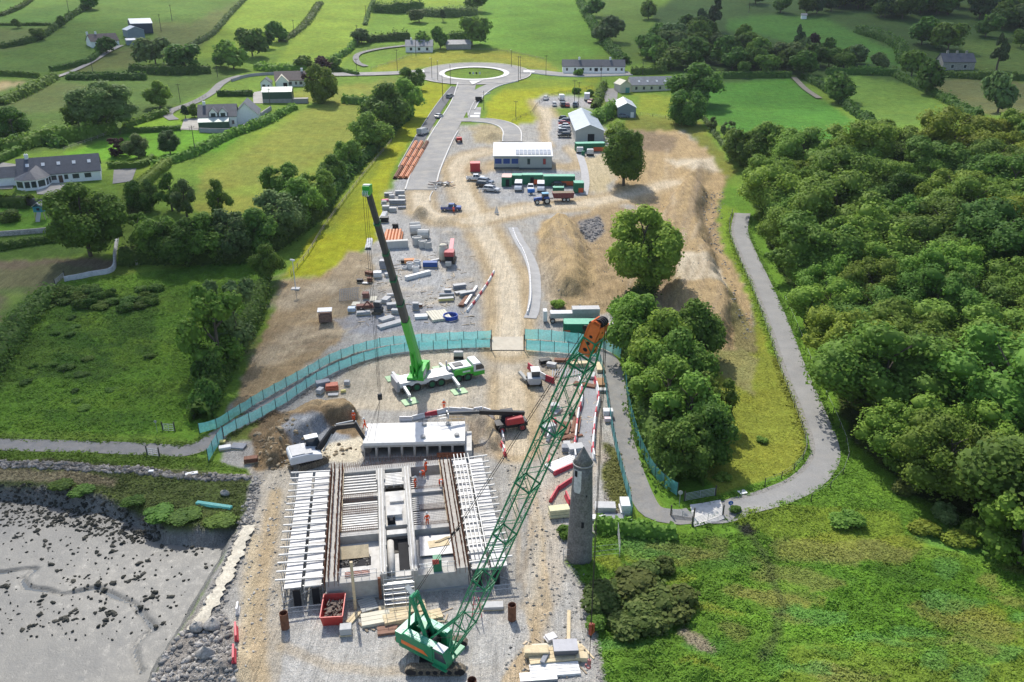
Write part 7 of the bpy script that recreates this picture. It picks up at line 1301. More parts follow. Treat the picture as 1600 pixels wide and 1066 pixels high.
# box trailer
p = G(917,157); t = thing('box_trailer', 'white box trailer in the upper car park', 'trailer', p, R(85)); k = MB(); k.bx(-2.2,2.2,-1.1,1.1,.7,2.9); k.build('box', M_WPAINT, t, bevel=.06)
for x in (-.5,.5):
    for y in (-1,1): wheel(t, x, y, .35, .25, M_RIM)
k = MB(); k.bx(2.2,3.2,-.08,.08,.55,.65); k.build('drawbar', M_BLACK, t)
# tractor and red trailer
p = G(847,318); t = thing('tractor', 'blue farm tractor with cab on the haul road', 'tractor', p, R(188)); M_TRB = mat('tractor blue', (.02,.09,.34), .35, .08, 2, dirt=.2, dirtcol=(.2,.18,.14))
for y in (-.95,.95): wheel(t, -1.1, y, .88, .5, mat('pale rim', (.55,.55,.5), .5, .1, 2)); wheel(t, 1.45, y*.95, .62, .42, mat('pale rim', (.5,.5,.5), .5, .1, 2))
k = MB(); k.prism([(-.2,.8),(2.2,.8),(2.25,1.5),(.0,1.75)], -.42, .42, 'y'); k.build('bonnet', M_TRB, t, bevel=.06); k = MB(); k.bx(-1.6,.1,-.7,.7,.75,1.2); k.build('chassis', M_BLACK, t); k = MB(); k.prism([(-1.7,1.2),(.1,1.2),(-.05,2.6),(-1.5,2.6)], -.75, .75, 'y'); k.build('cab_glass', M_GLASS, t); k = MB(); k.bx(-1.65,.1,-.8,.8,2.6,2.78); k.build('cab_roof', mat('pale blue', (.18,.42,.60), .4, .08, 2), t, bevel=.05)
for y in (-.98,.98): k = MB(); k.prism([(-1.9,1.5),(-.3,1.5),(-.5,1.9),(-1.6,1.95)], y-.26, y+.26, 'y'); k.build('mudguard', M_TRB, t)
p = G(879,314); t = thing('tipping_trailer', 'dark red tipping trailer behind the blue tractor', 'trailer', p, R(184)); k = MB(); k.prism([(-2.7,.95),(2.4,.95),(2.8,2.35),(-2.9,2.35)], -1.2, 1.2, 'y'); tb = k.build('tub', mat('dark red', (.17,.035,.04), .55, .15, 1.5, dirt=.3, dirtcol=(.25,.2,.15)), t); k = MB(); k.bx(-2.7,2.6,-1.08,1.08,2.352,2.36); k.build('load', mat('earth load', (.24,.19,.13), .95, .3, 3, bump=.5), tb)
for x in (-1.3,-.3):
    for y in (-1.0,1.0): wheel(t, x, y, .55, .4, mat('pale rim', (.5,.5,.5), .5, .1, 2))
k = MB(); k.beam((2.4,0,.8),(4.2,0,.65),.2); k.build('drawbar', M_BLACK, t)
p = G(830,304); t = thing('bowser', 'small blue fuel bowser in front of the small white car', 'bowser', p, R(10)); k = MB(); k.bar((-.9,0,1.0),(.9,0,1.0),.55,14); k.build('tank', mat('bowser blue', (.03,.17,.50), .4, .1, 2), t); [wheel(t, 0, y, .3, .2, M_RIM) for y in (-.6,.6)]; k = MB(); k.beam((.9,0,.6),(1.9,0,.4),.1); k.build('drawbar', M_BLACK, t)
def dumper(px, py, az, m_, label):
    t = thing('site_dumper', label, 'dumper', G(px,py), R(az)); k = MB(); k.prism([(.2,.9),(1.6,.8),(2.0,1.7),(.1,1.7)], -.85, .85, 'y'); k.build('skip', m_, t); k = MB(); k.bx(-1.7,.1,-.6,.6,.6,1.3); k.build('engine_cover', m_, t, bevel=.06); k = MB(); k.bx(-.9,-.4,-.3,.3,1.3,1.7); [k.beam((x,y,1.3),(x,y,2.5),.07) for x in (-.9,) for y in (-.5,.5)]; k.beam((-.9,-.5,2.5),(-.9,.5,2.5),.07); k.build('seat_and_frame', M_BLACK, t)
    for x in (-1.1,1.0):
        for y in (-.8,.8): wheel(t, x, y, .5, .4, M_BLACK)
dumper(717,222,-80,mat('dumper red', (.50,.04,.03), .4, .1, 2), 'red site dumper parked beside the new road')
p = G(749,158); t = thing('low_trailer', 'black flatbed trailer on the tarred lay-by', 'trailer', p, R(85)); k = MB(); k.bx(-2.6,2.6,-1.3,1.3,.7,1.0); k.bx(-2.6,-2.5,-1.3,1.3,1.0,2.0); k.build('bed', M_BLACK, t); [wheel(t, x, y, .4, .25, M_RIM) for x in (-.5,.6) for y in (-1.1,1.1)]
# white tracked excavator beside the culvert
p = G(484,724); t = thing('excavator', 'white tracked excavator with black boom reaching to the culvert', 'excavator', p, R(36)); t.scale = (1.15,)*3; M_WEX = mat('excavator white', (.70,.71,.72), .4, .06, 1.2, dirt=.2, dirtcol=(.5,.47,.4))
for y in (-1.05,1.05):
    k = MB(); k.prism([(-1.9,.4),(-1.6,0),(1.6,0),(1.9,.4),(1.6,.82),(-1.6,.82)], y-.3, y+.3, 'y'); tk = k.build('track', M_TRACK, t); k = MB(); [k.bx(-1.5+.25*i-.05,-1.5+.25*i+.05,y-.33,y+.33,.82,.86) for i in range(13)]; k.build('track_shoe', M_BLACK, tk)
k = MB(); k.bar((0,0,.7),(0,0,1.05),.7,18); k.build('slew_ring', M_BLACK, t)
hv = MB(); hv.M = Matrix.Rotation(R(-12),4,'Z'); hv.prism([(-2.3,1.05),(1.3,1.05),(1.3,1.7),(-.3,2.05),(-2.1,2.05),(-2.3,1.8)], -1.4, 1.4, 'y'); hv.build('house', M_WEX, t, bevel=.1); k = MB(); k.M = hv.M; k.prism([(-.2,1.3),(1.5,1.3),(1.6,1.9),(1.3,2.9),(-.1,2.9)], .5, 1.4, 'y'); cbx = k.build('cab', M_GLASS, t); k = MB(); k.M = hv.M; k.bx(-.15,1.35,.48,1.42,2.9,2.98); k.build('cab_roof', M_WEX, cbx); k = MB(); k.M = hv.M; k.bx(-2.0,-.6,-1.2,1.2,2.06,2.16); k.bx(-.6,.3,-1.25,.3,2.0,2.1); k.build('bonnet_hatch', mat('grey hatch', (.35,.36,.37), .5, .1, 2), t)
b1 = [Vector(v) for v in ((1.0,-.2,1.6),(3.2,-.2,4.1),(5.6,-.2,3.9))]; k = MB(); k.M = hv.M; k.beam(b1[0],b1[1],.42,.62); k.beam(b1[1],b1[2],.38,.52); bo = k.build('boom', M_BLACK, t); k = MB(); k.M = hv.M; k.beam((5.5,-.2,4.2),(6.9,-.2,1.0),.32,.42); k.build('arm', M_BLACK, t); k = MB(); k.M = hv.M; k.bar((1.6,-.5,1.5),(2.8,-.5,3.5),.09,8); k.bar((1.6,.1,1.5),(2.8,.1,3.5),.09,8); k.bar((3.4,-.2,4.5),(5.4,-.2,4.5),.09,8); k.bar((5.7,-.2,4.4),(6.7,-.2,1.6),.07,8); k.build('hydraulic_ram', M_STEEL, bo)
k = MB(); k.M = hv.M; k.prism([(6.5,.9),(7.2,1.0),(7.3,.5),(6.9,.05),(6.2,.1),(6.1,.5)], -.75, .35, 'y'); k.build('bucket', mat('bucket steel', (.30,.28,.26), .5, .2, 2, metal=.4), t)
# mini digger in the stores yard
p = G(590,490); t = thing('mini_excavator', 'small dark mini excavator in the stores yard', 'excavator', p, R(170)); k = MB()
for y in (-.6,.6): k = MB(); k.prism([(-1,.25),(-.8,0),(.8,0),(1,.25),(.8,.5),(-.8,.5)], y-.17, y+.17, 'y'); k.build('track', M_TRACK, t)
k = MB(); k.bx(-1.0,.5,-.7,.7,.55,1.3); k.build('house', M_TGREY, t, bevel=.06); k = MB(); k.bx(-.7,.5,-.65,.35,1.3,2.35); k.build('cab', M_GLASS, t); k = MB(); k.bx(-.75,.55,-.7,.4,2.35,2.43); k.build('cab_roof', M_GREYW, t); k = MB(); k.beam((.5,0,1.0),(1.9,0,2.3),.22,.28); k.beam((1.9,0,2.3),(3.0,0,.9),.18,.22); k.build('boom', mat('boom maroon', (.20,.07,.05), .6, .15, 2), t); k = MB(); k.prism([(2.8,.9),(3.3,.8),(3.2,.25),(2.7,.3)], -.3, .3, 'y'); k.build('bucket', M_BLACK, t)
# red telehandler reaching over the culvert
p = G(797,670); t = thing('telehandler', 'red telescopic handler with long black boom over the culvert deck', 'telehandler', p, R(196)); M_TRED = mat('handler red', (.42,.03,.04), .35, .08, 1.5, dirt=.15, dirtcol=(.3,.15,.1))
for x in (-1.5,1.5):
    for y in (-1.0,1.0): wheel(t, x, y, .6, .42, M_TRED)
k = MB(); k.bx(-2.4,2.2,-.8,.8,.6,1.25); k.build('chassis', M_BLACK, t); k = MB(); k.prism([(-1.9,1.25),(.9,1.25),(.8,2.2),(-1.6,2.3)], .3, 1.25, 'y'); k.build('engine_pod', M_TRED, t, bevel=.12); k = MB(); k.prism([(-.6,1.25),(1.3,1.25),(1.1,2.6),(-.5,2.6)], -1.25, -.35, 'y'); k.build('cab', M_GLASS, t); k = MB(); k.bx(-.6,1.15,-1.28,-.3,2.6,2.68); k.build('cab_roof', M_BLACK, t)
k = MB(); k.beam((-2.1,0,2.2),(4.5,0,3.4),.5,.6); k.build('boom', M_BLACK, t); k = MB(); k.beam((4.4,0,3.38),(9.2,0,3.9),.32,.4); k.build('boom_extension', M_TGREY, t); k = MB(); k.beam((9.0,-.6,3.7),(9.0,.6,3.7),.16,.7); [k.beam((9.1,y,3.5),(10.2,y,3.45),.12,.06) for y in (-.4,.4)]; k.build('fork_carriage', M_STEEL, t)
# grey compact plant in the right store
p = G(833,600); t = thing('road_saw_plant', 'grey site plant with cab parked in the right hand store', 'loader', p, R(95)); k = MB(); k.bx(-1.2,1.2,-1.1,.9,.4,1.5); k.build('body', mat('plant grey', (.42,.43,.44), .5, .1, 2), t, bevel=.08); k = MB(); k.bx(-.6,1.2,-1.0,.3,1.5,2.4); k.build('cab', M_GLASS, t); k = MB(); k.bx(-.65,1.25,-1.05,.35,2.4,2.48); k.build('cab_roof', M_WPAINT, t); [wheel(t, x, y, .45, .35, M_BLACK) for x in (-.8,.9) for y in (-1.1,.9)]; k = MB(); k.beam((.4,1.0,.5),(2.6,1.9,.9),.5,.4); k.build('side_boom', M_GREYW, t)
# red screening machine
p = G(704,408); t = thing('crusher', 'red tracked screening machine with raised conveyor', 'machine', p, R(88)); k = MB(); k.bx(-2.6,1.6,-.9,.9,.7,1.9); k.build('body', M_BLACK, t); k = MB(); k.prism([(-2.8,1.9),(-.8,1.9),(-.4,2.9),(-3.0,2.9)], -1.0, 1.0, 'y'); k.build('hopper', mat('machine red', (.42,.06,.07), .5, .1, 1.5, dirt=.3, dirtcol=(.4,.32,.25)), t); k = MB(); k.beam((.6,0,1.9),(5.2,0,3.4),.85,.22); k.build('conveyor', mat('pinkish red', (.62,.12,.16), .5, .1, 1.5), t); k = MB(); k.beam((-3.4,0,.7),(-4.8,0,.9),1.2,.8); k.build('tail_box', M_GREYW, t)
for y in (-.9,.9): k = MB(); k.prism([(-2.2,.35),(-1.9,0),(1.5,0),(1.8,.35),(1.5,.7),(-1.9,.7)], y-.2, y+.2, 'y'); k.build('track', M_TRACK, t)
k = MB(); k.box((1.8,-1.6,1.2),(2.2,1.4,2.2)); o = k.build('generator', M_BLACK, loc=G(683,400), rz=R(90)); tag(o, 'black generator box beside the red screening machine', 'generator')
t = thing('cement_tank', 'cream upright tank beside the red screening machine', 'tank', G(693,408)); k = MB(); k.bar((0,0,.5),(0,0,3.4),.95,18); k.lathe([(.95,3.4),(.7,3.75),(.2,3.9)], n=18); k.build('shell', M_CREAM, t, smooth=True); k = MB(); [k.bar((x,y,-.1),(x,y,.6),.08,6) for x in (-.6,.6) for y in (-.6,.6)]; k.build('leg', M_RUST, t)
# ------------------------------------------------------------------ people
M_HIVIS = mat('hi-vis orange', (.86,.10,.02), .8, .10, 6); M_SKIN = mat('skin', (.45,.26,.18), .6, .08, 8); M_BOOT = mat('work boots', (.05,.04,.03), .8, .1, 8); M_HELM = mat('white helmet', (.78,.78,.75), .35, .03, 5); M_BAND = mat('reflective band', (.70,.72,.66), .3, .05, 5)
POSES = {
 'stand': dict(pel=(0,0,.95), chest=(0,.02,1.32), neck=(0,.02,1.50), head=(0,.05,1.68), hipw=.10, shw=.19, kneeL=(.12,.03,.50), footL=(.14,-.02,.07), kneeR=(-.12,.03,.50), footR=(-.14,-.02,.07), elL=(.29,.0,1.16), haL=(.31,.12,.90), elR=(-.29,.0,1.16), haR=(-.31,.12,.90)),
 'walk': dict(pel=(0,0,.93), chest=(0,.05,1.30), neck=(0,.06,1.48), head=(0,.10,1.66), hipw=.10, shw=.19, kneeL=(.11,.22,.52), footL=(.12,.30,.08), kneeR=(-.11,-.06,.48), footR=(-.12,-.34,.10), elL=(.28,-.14,1.14), haL=(.28,-.06,.90), elR=(-.28,.16,1.16), haR=(-.26,.34,1.0)),
 'bend': dict(pel=(0,-.10,.86), chest=(0,.26,1.06), neck=(0,.42,1.12), head=(0,.56,1.16), hipw=.10, shw=.19, kneeL=(.15,.10,.48), footL=(.17,-.02,.07), kneeR=(-.15,.08,.48), footR=(-.17,-.06,.07), elL=(.27,.40,.80), haL=(.16,.56,.56), elR=(-.27,.40,.80), haR=(-.16,.58,.54))}
PBODY = {}
def person_mesh(pose):
    if pose in PBODY: return PBODY[pose]
    P = {k_: (Vector(v) if isinstance(v, tuple) else v) for k_, v in POSES[pose].items()}; vs = []; rs = []; es = []
    def v(p, r, par=None, ry=None):
        vs.append(tuple(p)); rs.append((r, ry or r)); i = len(vs)-1
        if par is not None: es.append((par, i))
        return i
    pel = v(P['pel'], .155, None, .125); wa = v((P['pel']*.5+P['chest']*.5), .145, pel, .115); ch = v(P['chest'], .175, wa, .125); nk = v(P['neck'], .065, ch); hd = v(P['head'], .105, nk, .118); v(P['head'] + (P['head']-P['neck']).normalized()*.10, .085, hd)
    fw = Vector((0,1,0)); v(P['head'] + fw*.10 - Vector((0,0,.02)), .03, hd)       # nose side of the face
    for s, S_ in ((1,'L'),(-1,'R')):
        hp = v(P['pel'] + Vector((s*P['hipw'],0,-.06)), .105, pel); kn = v(P['knee'+S_], .075, hp); an = v(P['foot'+S_] + Vector((0,-.02,.05)), .052, kn); v(P['foot'+S_] + Vector((0,.15,-.02)), .045, an)
        sh = v(P['chest'] + Vector((s*P['shw'],0,.08)), .075, ch); el = v(P['el'+S_], .052, sh); wr = v(P['ha'+S_], .036, el); d = (P['ha'+S_]-P['el'+S_]).normalized(); pm = v(P['ha'+S_] + d*.06, .036, wr)
        for f, ln in ((-.03,.085),(-.01,.10),(.012,.095),(.032,.075)): v(P['ha'+S_] + d*(.07+ln) + Vector((f*.4,f,.0)), .011, pm)
        v(P['ha'+S_] + d*.07 + Vector((-s*.05,.03,0)), .012, wr)
    me = bpy.data.meshes.new('body'); me.from_pydata(vs, es, []); o = bpy.data.objects.new('body', me); C.objects.link(o); o.modifiers.new('skin','SKIN'); sv = me.skin_vertices[0].data
    for i, r in enumerate(rs): sv[i].radius = r; sv[i].use_root = (i == 0)
    sb = o.modifiers.new('sub','SUBSURF'); sb.levels = 1; sb.render_levels = 1; dg = bpy.context.evaluated_depsgraph_get(); m2 = bpy.data.meshes.new_from_object(o.evaluated_get(dg)); bpy.data.objects.remove(o)
    m2.materials.clear(); [m2.materials.append(x) for x in (M_HIVIS, M_SKIN, M_BOOT)]
    hc = P['head']; 
    for f in m2.polygons:
        c_ = f.center; f.use_smooth = True
        if (c_-hc).length < .19 and (c_-P['neck']).length > .07: f.material_index = 1
        elif min((c_-P['haL']).length, (c_-P['haR']).length) < .11 and c_.z < P['haL'].z+.5: f.material_index = 1
        elif min((c_-P['footL']).length, (c_-P['footR']).length) < .20: f.material_index = 2
    PBODY[pose] = (m2, P); return PBODY[pose]
def person(loc, az, pose, label):
    me, P = person_mesh(pose); t = thing('person', label, 'person', loc, R(az)); b_ = bpy.data.objects.new('body', me); link(b_, t)
    up = (P['head']-P['neck']).normalized(); k = MB(); k.lathe([(.135,.02),(.132,.06),(.115,.12),(.07,.165),(.01,.18)], n=14); k.bx(-.10,.10,.10,.20,.02,.035); h = k.build('helmet', M_HELM, t, smooth=True); h.location = P['head'] + up*.045; h.rotation_euler = Vector((0,0,1)).rotation_difference(up).to_euler()
    k = MB(); mid = P['pel']*.45 + P['chest']*.55; k.lathe([(.200,-.03),(.205,0),(.200,.03)], n=14); bd = k.build('reflective_band', M_BAND, t); bd.location = mid; bd.scale = (.98,.82,1); bd.rotation_euler = Vector((0,0,1)).rotation_difference((P['chest']-P['pel']).normalized()).to_euler(); return t
def on_z(px, py, z):
    d = ray(px, py); t_ = (z - CAMH)/d[2]; return Vector((d[0]*t_, d[1]*t_, z))
person(G(553,659), 200, 'stand', 'worker in orange standing on the earth bank left of the culvert'); person(G(694,641), 185, 'stand', 'worker in orange standing in front of the mobile crane'); person(on_z(571,671,2.37), 120, 'walk', 'worker in orange at the left end of the culvert deck')
zd = 2.22 + zS
person(on_z(666,738,zd), 60, 'stand', 'worker in orange on the chamber, rear of the pair'); person(on_z(662,746,zd), 150, 'bend', 'bending worker in orange on the chamber, front of the pair'); person(on_z(649,764,zd), 250, 'stand', 'worker in orange beside the central corridor'); person(on_z(689,760,zd), 190, 'bend', 'crouching worker in orange at the right rebar mat'); person(on_z(668,822,zd), 20, 'stand', 'worker in red orange on the near rebar mat'); person(G(709,333), 170, 'stand', 'worker in orange beside the dark blue pickup')
# ------------------------------------------------------------------ containers and cabins
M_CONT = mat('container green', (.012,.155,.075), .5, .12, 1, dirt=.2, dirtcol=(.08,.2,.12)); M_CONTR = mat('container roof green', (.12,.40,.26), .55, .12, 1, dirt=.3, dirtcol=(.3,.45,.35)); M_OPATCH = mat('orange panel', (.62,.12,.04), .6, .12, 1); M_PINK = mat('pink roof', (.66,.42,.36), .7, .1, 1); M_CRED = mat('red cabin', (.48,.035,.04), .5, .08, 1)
def container(A, B, D, h, label, m_=None, rm=None, patch_=None, name='container', door=None, dz=0):
    o, rz, L_ = frame2(A, B); t = thing(name, label, 'container', o + Vector((0,0,dz)), rz); m_ = m_ or M_CONT; k = MB(); k.bx(0,L_,0,D,.1,h); b_ = k.build('body', m_, t); k = MB(); n = max(3, int(L_/.45))
    for i in range(n): x = L_*(i+.5)/n; k.bx(x-.09,x+.09,-.045,0,.2,h-.12)
    for i in range(max(3,int(D/.45))): y = D*(i+.5)/max(3,int(D/.45)); k.bx(L_,L_+.045,y-.09,y+.09,.2,h-.12); k.bx(-.045,0,y-.09,y+.09,.2,h-.12)
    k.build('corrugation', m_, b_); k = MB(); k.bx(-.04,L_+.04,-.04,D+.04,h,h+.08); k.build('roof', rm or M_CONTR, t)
    for x in (0.05,L_-.05):
        for y in (.05,D-.05): k = MB(); k.bx(x-.09,x+.09,y-.09,y+.09,0,h+.1); k.build('corner_post', m_, t)
    if patch_: k = MB(); k.bx(L_*patch_[0], L_*patch_[1], -.07, -.05, .2+(h-.3)*patch_[2], .2+(h-.3)*patch_[3]); k.build('orange_panel', M_OPATCH, t)
    if door: k = MB(); k.bx(L_*door-.5, L_*door+.5, -.08, -.05, .2, 2.1); k.build('door', M_DARK, t)
    return t
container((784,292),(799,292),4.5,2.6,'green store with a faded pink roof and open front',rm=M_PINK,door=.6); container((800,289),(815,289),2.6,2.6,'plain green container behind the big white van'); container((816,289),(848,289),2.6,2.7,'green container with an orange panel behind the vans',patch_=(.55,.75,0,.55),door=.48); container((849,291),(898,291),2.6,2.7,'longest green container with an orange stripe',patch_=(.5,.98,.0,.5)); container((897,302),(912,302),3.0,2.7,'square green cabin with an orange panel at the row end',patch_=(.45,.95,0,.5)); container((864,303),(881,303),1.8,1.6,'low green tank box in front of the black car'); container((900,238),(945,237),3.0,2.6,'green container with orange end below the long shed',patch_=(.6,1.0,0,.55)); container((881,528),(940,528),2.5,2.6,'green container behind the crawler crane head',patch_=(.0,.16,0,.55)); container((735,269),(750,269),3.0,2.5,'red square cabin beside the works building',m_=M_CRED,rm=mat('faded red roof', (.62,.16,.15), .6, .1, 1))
for a, b_, lb in ((906,240,'white wheeled tank below the green container'),(922,243,'white and black tank stand below the green container')):
    t = thing('tank_unit', lb, 'tank', G(a,b_)); k = MB(); k.bx(-1.0,1.0,-.7,.7,.5,2.0); k.build('tank', M_WPAINT, t, bevel=.15); k = MB(); k.bx(-1.1,1.1,-.8,.8,0,.5); k.build('stand', M_BLACK, t)
k = MB(); k.bx(-.5,.5,-.5,.5,0,1.4); o = k.build('waste_bin', M_CONT, loc=G(911,243), bevel=.06); tag(o, 'green waste bin between the two white tanks', 'bin')
# white vehicles and steel stock beside the green container
def lying(name, label, cat, A, B, w, h, m_, dz=0, n=1, gap=.05, parts='beam', m2=None):
    """bundle of n long pieces lying side by side from A to B (picture points)"""
    a = G(*A); b_ = G(*B); d = b_ - a; L_ = math.hypot(d.x, d.y); rz = math.atan2(d.y, d.x); z = (a.z+b_.z)/2; pit = math.atan2(d.z, L_); t = thing(name, label, cat, (a.x, a.y, a.z+dz), rz); t.rotation_euler = (0, -pit, rz)
    for i in range(n): k = MB(); y = (i-(n-1)/2)*(w+gap); k.bx(0,L_,y-w/2,y+w/2,rnd.uniform(0,.02),h); k.build(parts, (m2 if m2 and i % 2 else m_), t)
    return t
def pipes(name, label, cat, A, B, r, n, rows, m_, ri=None, length=None, open_=True, parts='pipe'):
    a = G(*A); b_ = G(*B); d = b_ - a; L_ = length or math.hypot(d.x, d.y); rz = math.atan2(d.y, d.x); t = thing(name, label, cat, a, rz); t.rotation_euler = (0, -math.atan2(d.z, math.hypot(d.x,d.y)), rz); ms = None
    for q_ in range(rows):
        for i in range(n - q_):
            y = (i - (n-q_-1)/2)*r*2.04; k = MB(); dx = rnd.uniform(-.12,.12)
            k.ring((dx,y,r+q_*r*1.76),(L_+dx,y,r+q_*r*1.76),r,r*.86,10); k.build(parts, m_, t)
    return t
M_OPIPE = mat('orange pipe', (.56,.20,.075), .55, .15, .8, dirt=.3, dirtcol=(.5,.32,.2)); M_CPIPE = mat('concrete pipe', (.52,.51,.47), .85, .1, 1)
lbl = ['lowest','second','third','top']
for i, (ya, yb) in enumerate(((280,263),(262,249),(248,236),(235,223))):
    for j, w_ in enumerate(('left','middle','right')):
        f = lambda y: 612 + (282-y)*.585 + j*8.5
        pipes('orange_pipe_stack', '%s bundle of orange pipes in the %s row beside the new road' % (w_, lbl[i]), 'pipes', (f(ya)+4, ya), (f(yb)+4, yb), .22, 3, 2, M_OPIPE if (i+j) % 5 else M_RUST)
pipes('orange_pipe_stack','short orange pipes stacked on the grey block in the stores yard','pipes',(612,385),(616,366),.36,6,2,M_OPIPE)
t = lying('block_base','long pale concrete kerb wall under the orange pipes','block',(604,388),(638,386),1.2,1.7,M_CPIPE)
for a, b_, c_, d, r, lb in ((641,357,657,356,.75,'upper pale concrete pipe in the stores yard'),(641,367,658,366,1.15,'large pale concrete pipe in the middle of the three'),(653,373,670,373,1.1,'lower pale concrete pipe right of the large one')): pipes('concrete_pipe', lb, 'pipe', (a,b_), (c_,d), r, 1, 1, M_CPIPE)
def rings(px, py, r, n, h, label, m_=None):
    t = thing('manhole_ring', label, 'concrete ring', G(px,py))
    for i in range(n): k = MB(); k.ring((0,0,h*i),(0,0,h*(i+1)-.03),r,r*.85,20); k.build('ring', m_ or M_CPIPE, t, smooth=False)
    k = MB(); k.bar((0,0,h*n-.25),(0,0,h*n-.22),r*.84,18); k.build('lid', M_CONCD, t)
rings(652,382,1.1,2,.9,'tall grey manhole ring behind the others'); rings(661,386,1.0,2,.8,'grey manhole ring in the middle'); rings(669,388,.85,2,.75,'grey manhole ring at the right')
for a, b_, lb in ((641,419,'white water tank left of the pair'),(652,416,'white water tank behind the pair'),(650,425,'white water tank in front of the pair')): rings(a,b_,.75,1,1.3,lb,M_WPAINT)
rings(632,420,.55,1,.5,'small white ring on the grey gravel',M_WPAINT)
# bigger single items in the stores yard
def crate(px, py, dims, az, m_, label, name='crate', cat='crate', top=None, lid=True, dz=0):
    t = thing(name, label, cat, G(px,py)+Vector((0,0,dz)), R(az)); a, b_, h = dims; n_ = 1 if h < .65 or 'tank' in label or 'bag' in label else 3
    for i_ in range(n_): k = MB(); q_ = .12+(h-.12)*i_/n_; jx, jy = (rnd.uniform(-.07,.07) for _ in (0,1)); k.box((jx,jy,q_+(h-.12)/n_/2),(a*rnd.uniform(.93,1),b_*rnd.uniform(.93,1),(h-.12)/n_-.03),rz=rnd.uniform(-.05,.05)); k.build('layer' if n_ > 1 else 'body', m_, t, bevel=.05)
    k = MB(); [k.bx(-a/2,a/2,y-.06,y+.06,0,.12) for y in (-b_/2+.1,0,b_/2-.1)]; k.build('pallet_bearer', M_TIMB, t)
    if top: k = MB(); k.bx(-a/2+.03,a/2-.03,-b_/2+.03,b_/2-.03,h+.002,h+.06); k.build('cover', top, t)
    return t
M_GBLK = mat('grey packs', (.27,.28,.30), .85, .2, 1.5); M_LGREY = mat('light packs', (.47,.465,.45), .8, .12, 1.5); M_BLUEP = mat('blue tank', (.02,.075,.27), .45, .1, 1); M_YPAL = mat('yellow boards', (.62,.55,.20), .7, .12, 1.5)
CR = [(600,320,(1.4,1,1.0),10,M_LGREY,'pale crate at the left of the stores, farthest up'),(607,307,(2.2,1.2,.9),0,M_GBLK,'grey pack beside the verge'),(625,304,(2.6,1.2,1.0),5,M_LGREY,'pale round topped pack near the new road'),(628,313,(1.8,1.2,1.2),-5,M_LGREY,'pale block pack below the round topped one'),(612,310,(1.4,1.2,1.0),20,M_LGREY,'pale pack beside the pink bags'),(621,319,(4.2,1.4,1.1),0,M_GBLK,'long dark grey pack with pale top'),(603,329,(1.8,1.5,1.2),0,M_LGREY,'white topped crate at the verge'),(614,331,(1.8,1.2,1.0),0,M_LGREY,'square white topped crate right of the first'),(602,315,(1.8,1.2,.6),30,mat('pink bags', (.62,.18,.26), .7, .15, 2),'pile of pink bags at the verge'),(628,326,(2.2,.9,.6),8,M_GBLK,'low dark pack in the stores'),(601,347,(2.0,1.6,1.3),0,M_BLACK,'black crate of steel tubes'),
 (618,358,(1.4,1.2,1.4),0,M_BLACK,'black machine case behind the orange pipes'),(611,366,(1.2,1.0,1.2),10,M_RUST,'brown drum crate behind the orange pipes'),(601,420,(1.9,1.6,1.9),0,M_GBLK,'grey brick stack beside the crane boom'),(590,433,(1.7,1.5,1.2),5,M_WPAINT,'white plastic tank crate left of the boom'),(607,432,(1.5,1.1,.8),25,M_LGREY,'pale bag pack beside the white crate'),(577,430,(1.8,1.0,.8),-30,M_RUST,'rusty tub at the grass edge'),(578,441,(1.0,1.0,1.0),0,M_RUST,'small rust coloured drum'),(563,441,(1.3,.9,.7),0,M_BLACK,'black drum crate at the grass edge'),(571,443,(1.3,.9,.25),0,M_WPAINT,'white lid lying on the grass edge'),
 (673,417,(3.2,1.5,1.2),0,M_BLUEP,'dark blue tank with a white strap'),(640,411,(2.2,1.4,.9),10,mat('orange reel', (.55,.24,.10), .7, .2, 2),'orange reels behind the white tanks'),(632,411,(1.6,1.2,.8),0,M_BLACK,'black coil beside the orange reels'),
 (604,472,(1.4,2.2,.9),-15,M_LGREY,'pale upturned boat shaped form'),(613,463,(2.4,.9,.6),8,M_LGREY,'pale form left of the boom'),(556,478,(1.6,2.0,.5),0,M_CREAM,'cream board leaning in the stores'),(583,470,(1.3,2.4,.5),5,M_CREAM,'cream panel beside the mini excavator'),(572,466,(1.3,1.3,1.2),0,mat('brown frame', (.24,.12,.09), .8, .2, 2),'brown steel frame in the stores yard'),(570,482,(3.2,1.2,.8),10,mat('brown frame', (.24,.12,.09), .8, .2, 2),'long brown formwork pile'),(568,492,(2.6,1.0,.7),12,M_LGREY,'pale block pile beside the mini excavator'),(550,487,(1.4,1.2,.9),0,mat('blue white sheet', (.55,.62,.70), .6, .2, 2),'white and blue sheeted pile at the yard corner'),
 (613,482,(2.0,1.3,1.0),15,M_GBLK,'grey form pile beside the boom foot'),(620,490,(2.0,1.0,.8),-5,M_LGREY,'light form pile below the grey one'),(650,484,(1.2,1.0,1.4),0,M_GBLK,'grey cabinet right of the boom'),(656,480,(1.0,.8,.6),0,M_RUST,'brown box behind the grey cabinet'),(700,462,(1.3,1.1,1.3),0,M_GBLK,'pallet of grey blocks with white top'),(718,452,(2.6,1.2,1.0),20,M_GBLK,'dark grey panel stack, upper right'),(730,462,(3.2,1.1,.8),28,M_GBLK,'dark grey panel stack near the barriers'),(720,459,(2.4,1.2,.4),25,M_GBLK,'flat grey panel between the stacks'),
 (697,470,(3.0,1.0,.6),12,M_YPAL,'pack of yellow topped boards'),(698,465,(3.0,1.1,.9),8,M_GBLK,'dark boards behind the yellow pack'),(680,408,(2.2,.5,.4),30,M_WPAINT,'white pipe lying beside the machine')]
for a, b_, dm, az, m_, lb in CR: crate(a, b_, dm, az, m_, lb, top=M_LGREY if 'top' in lb or 'grey' in lb else None)
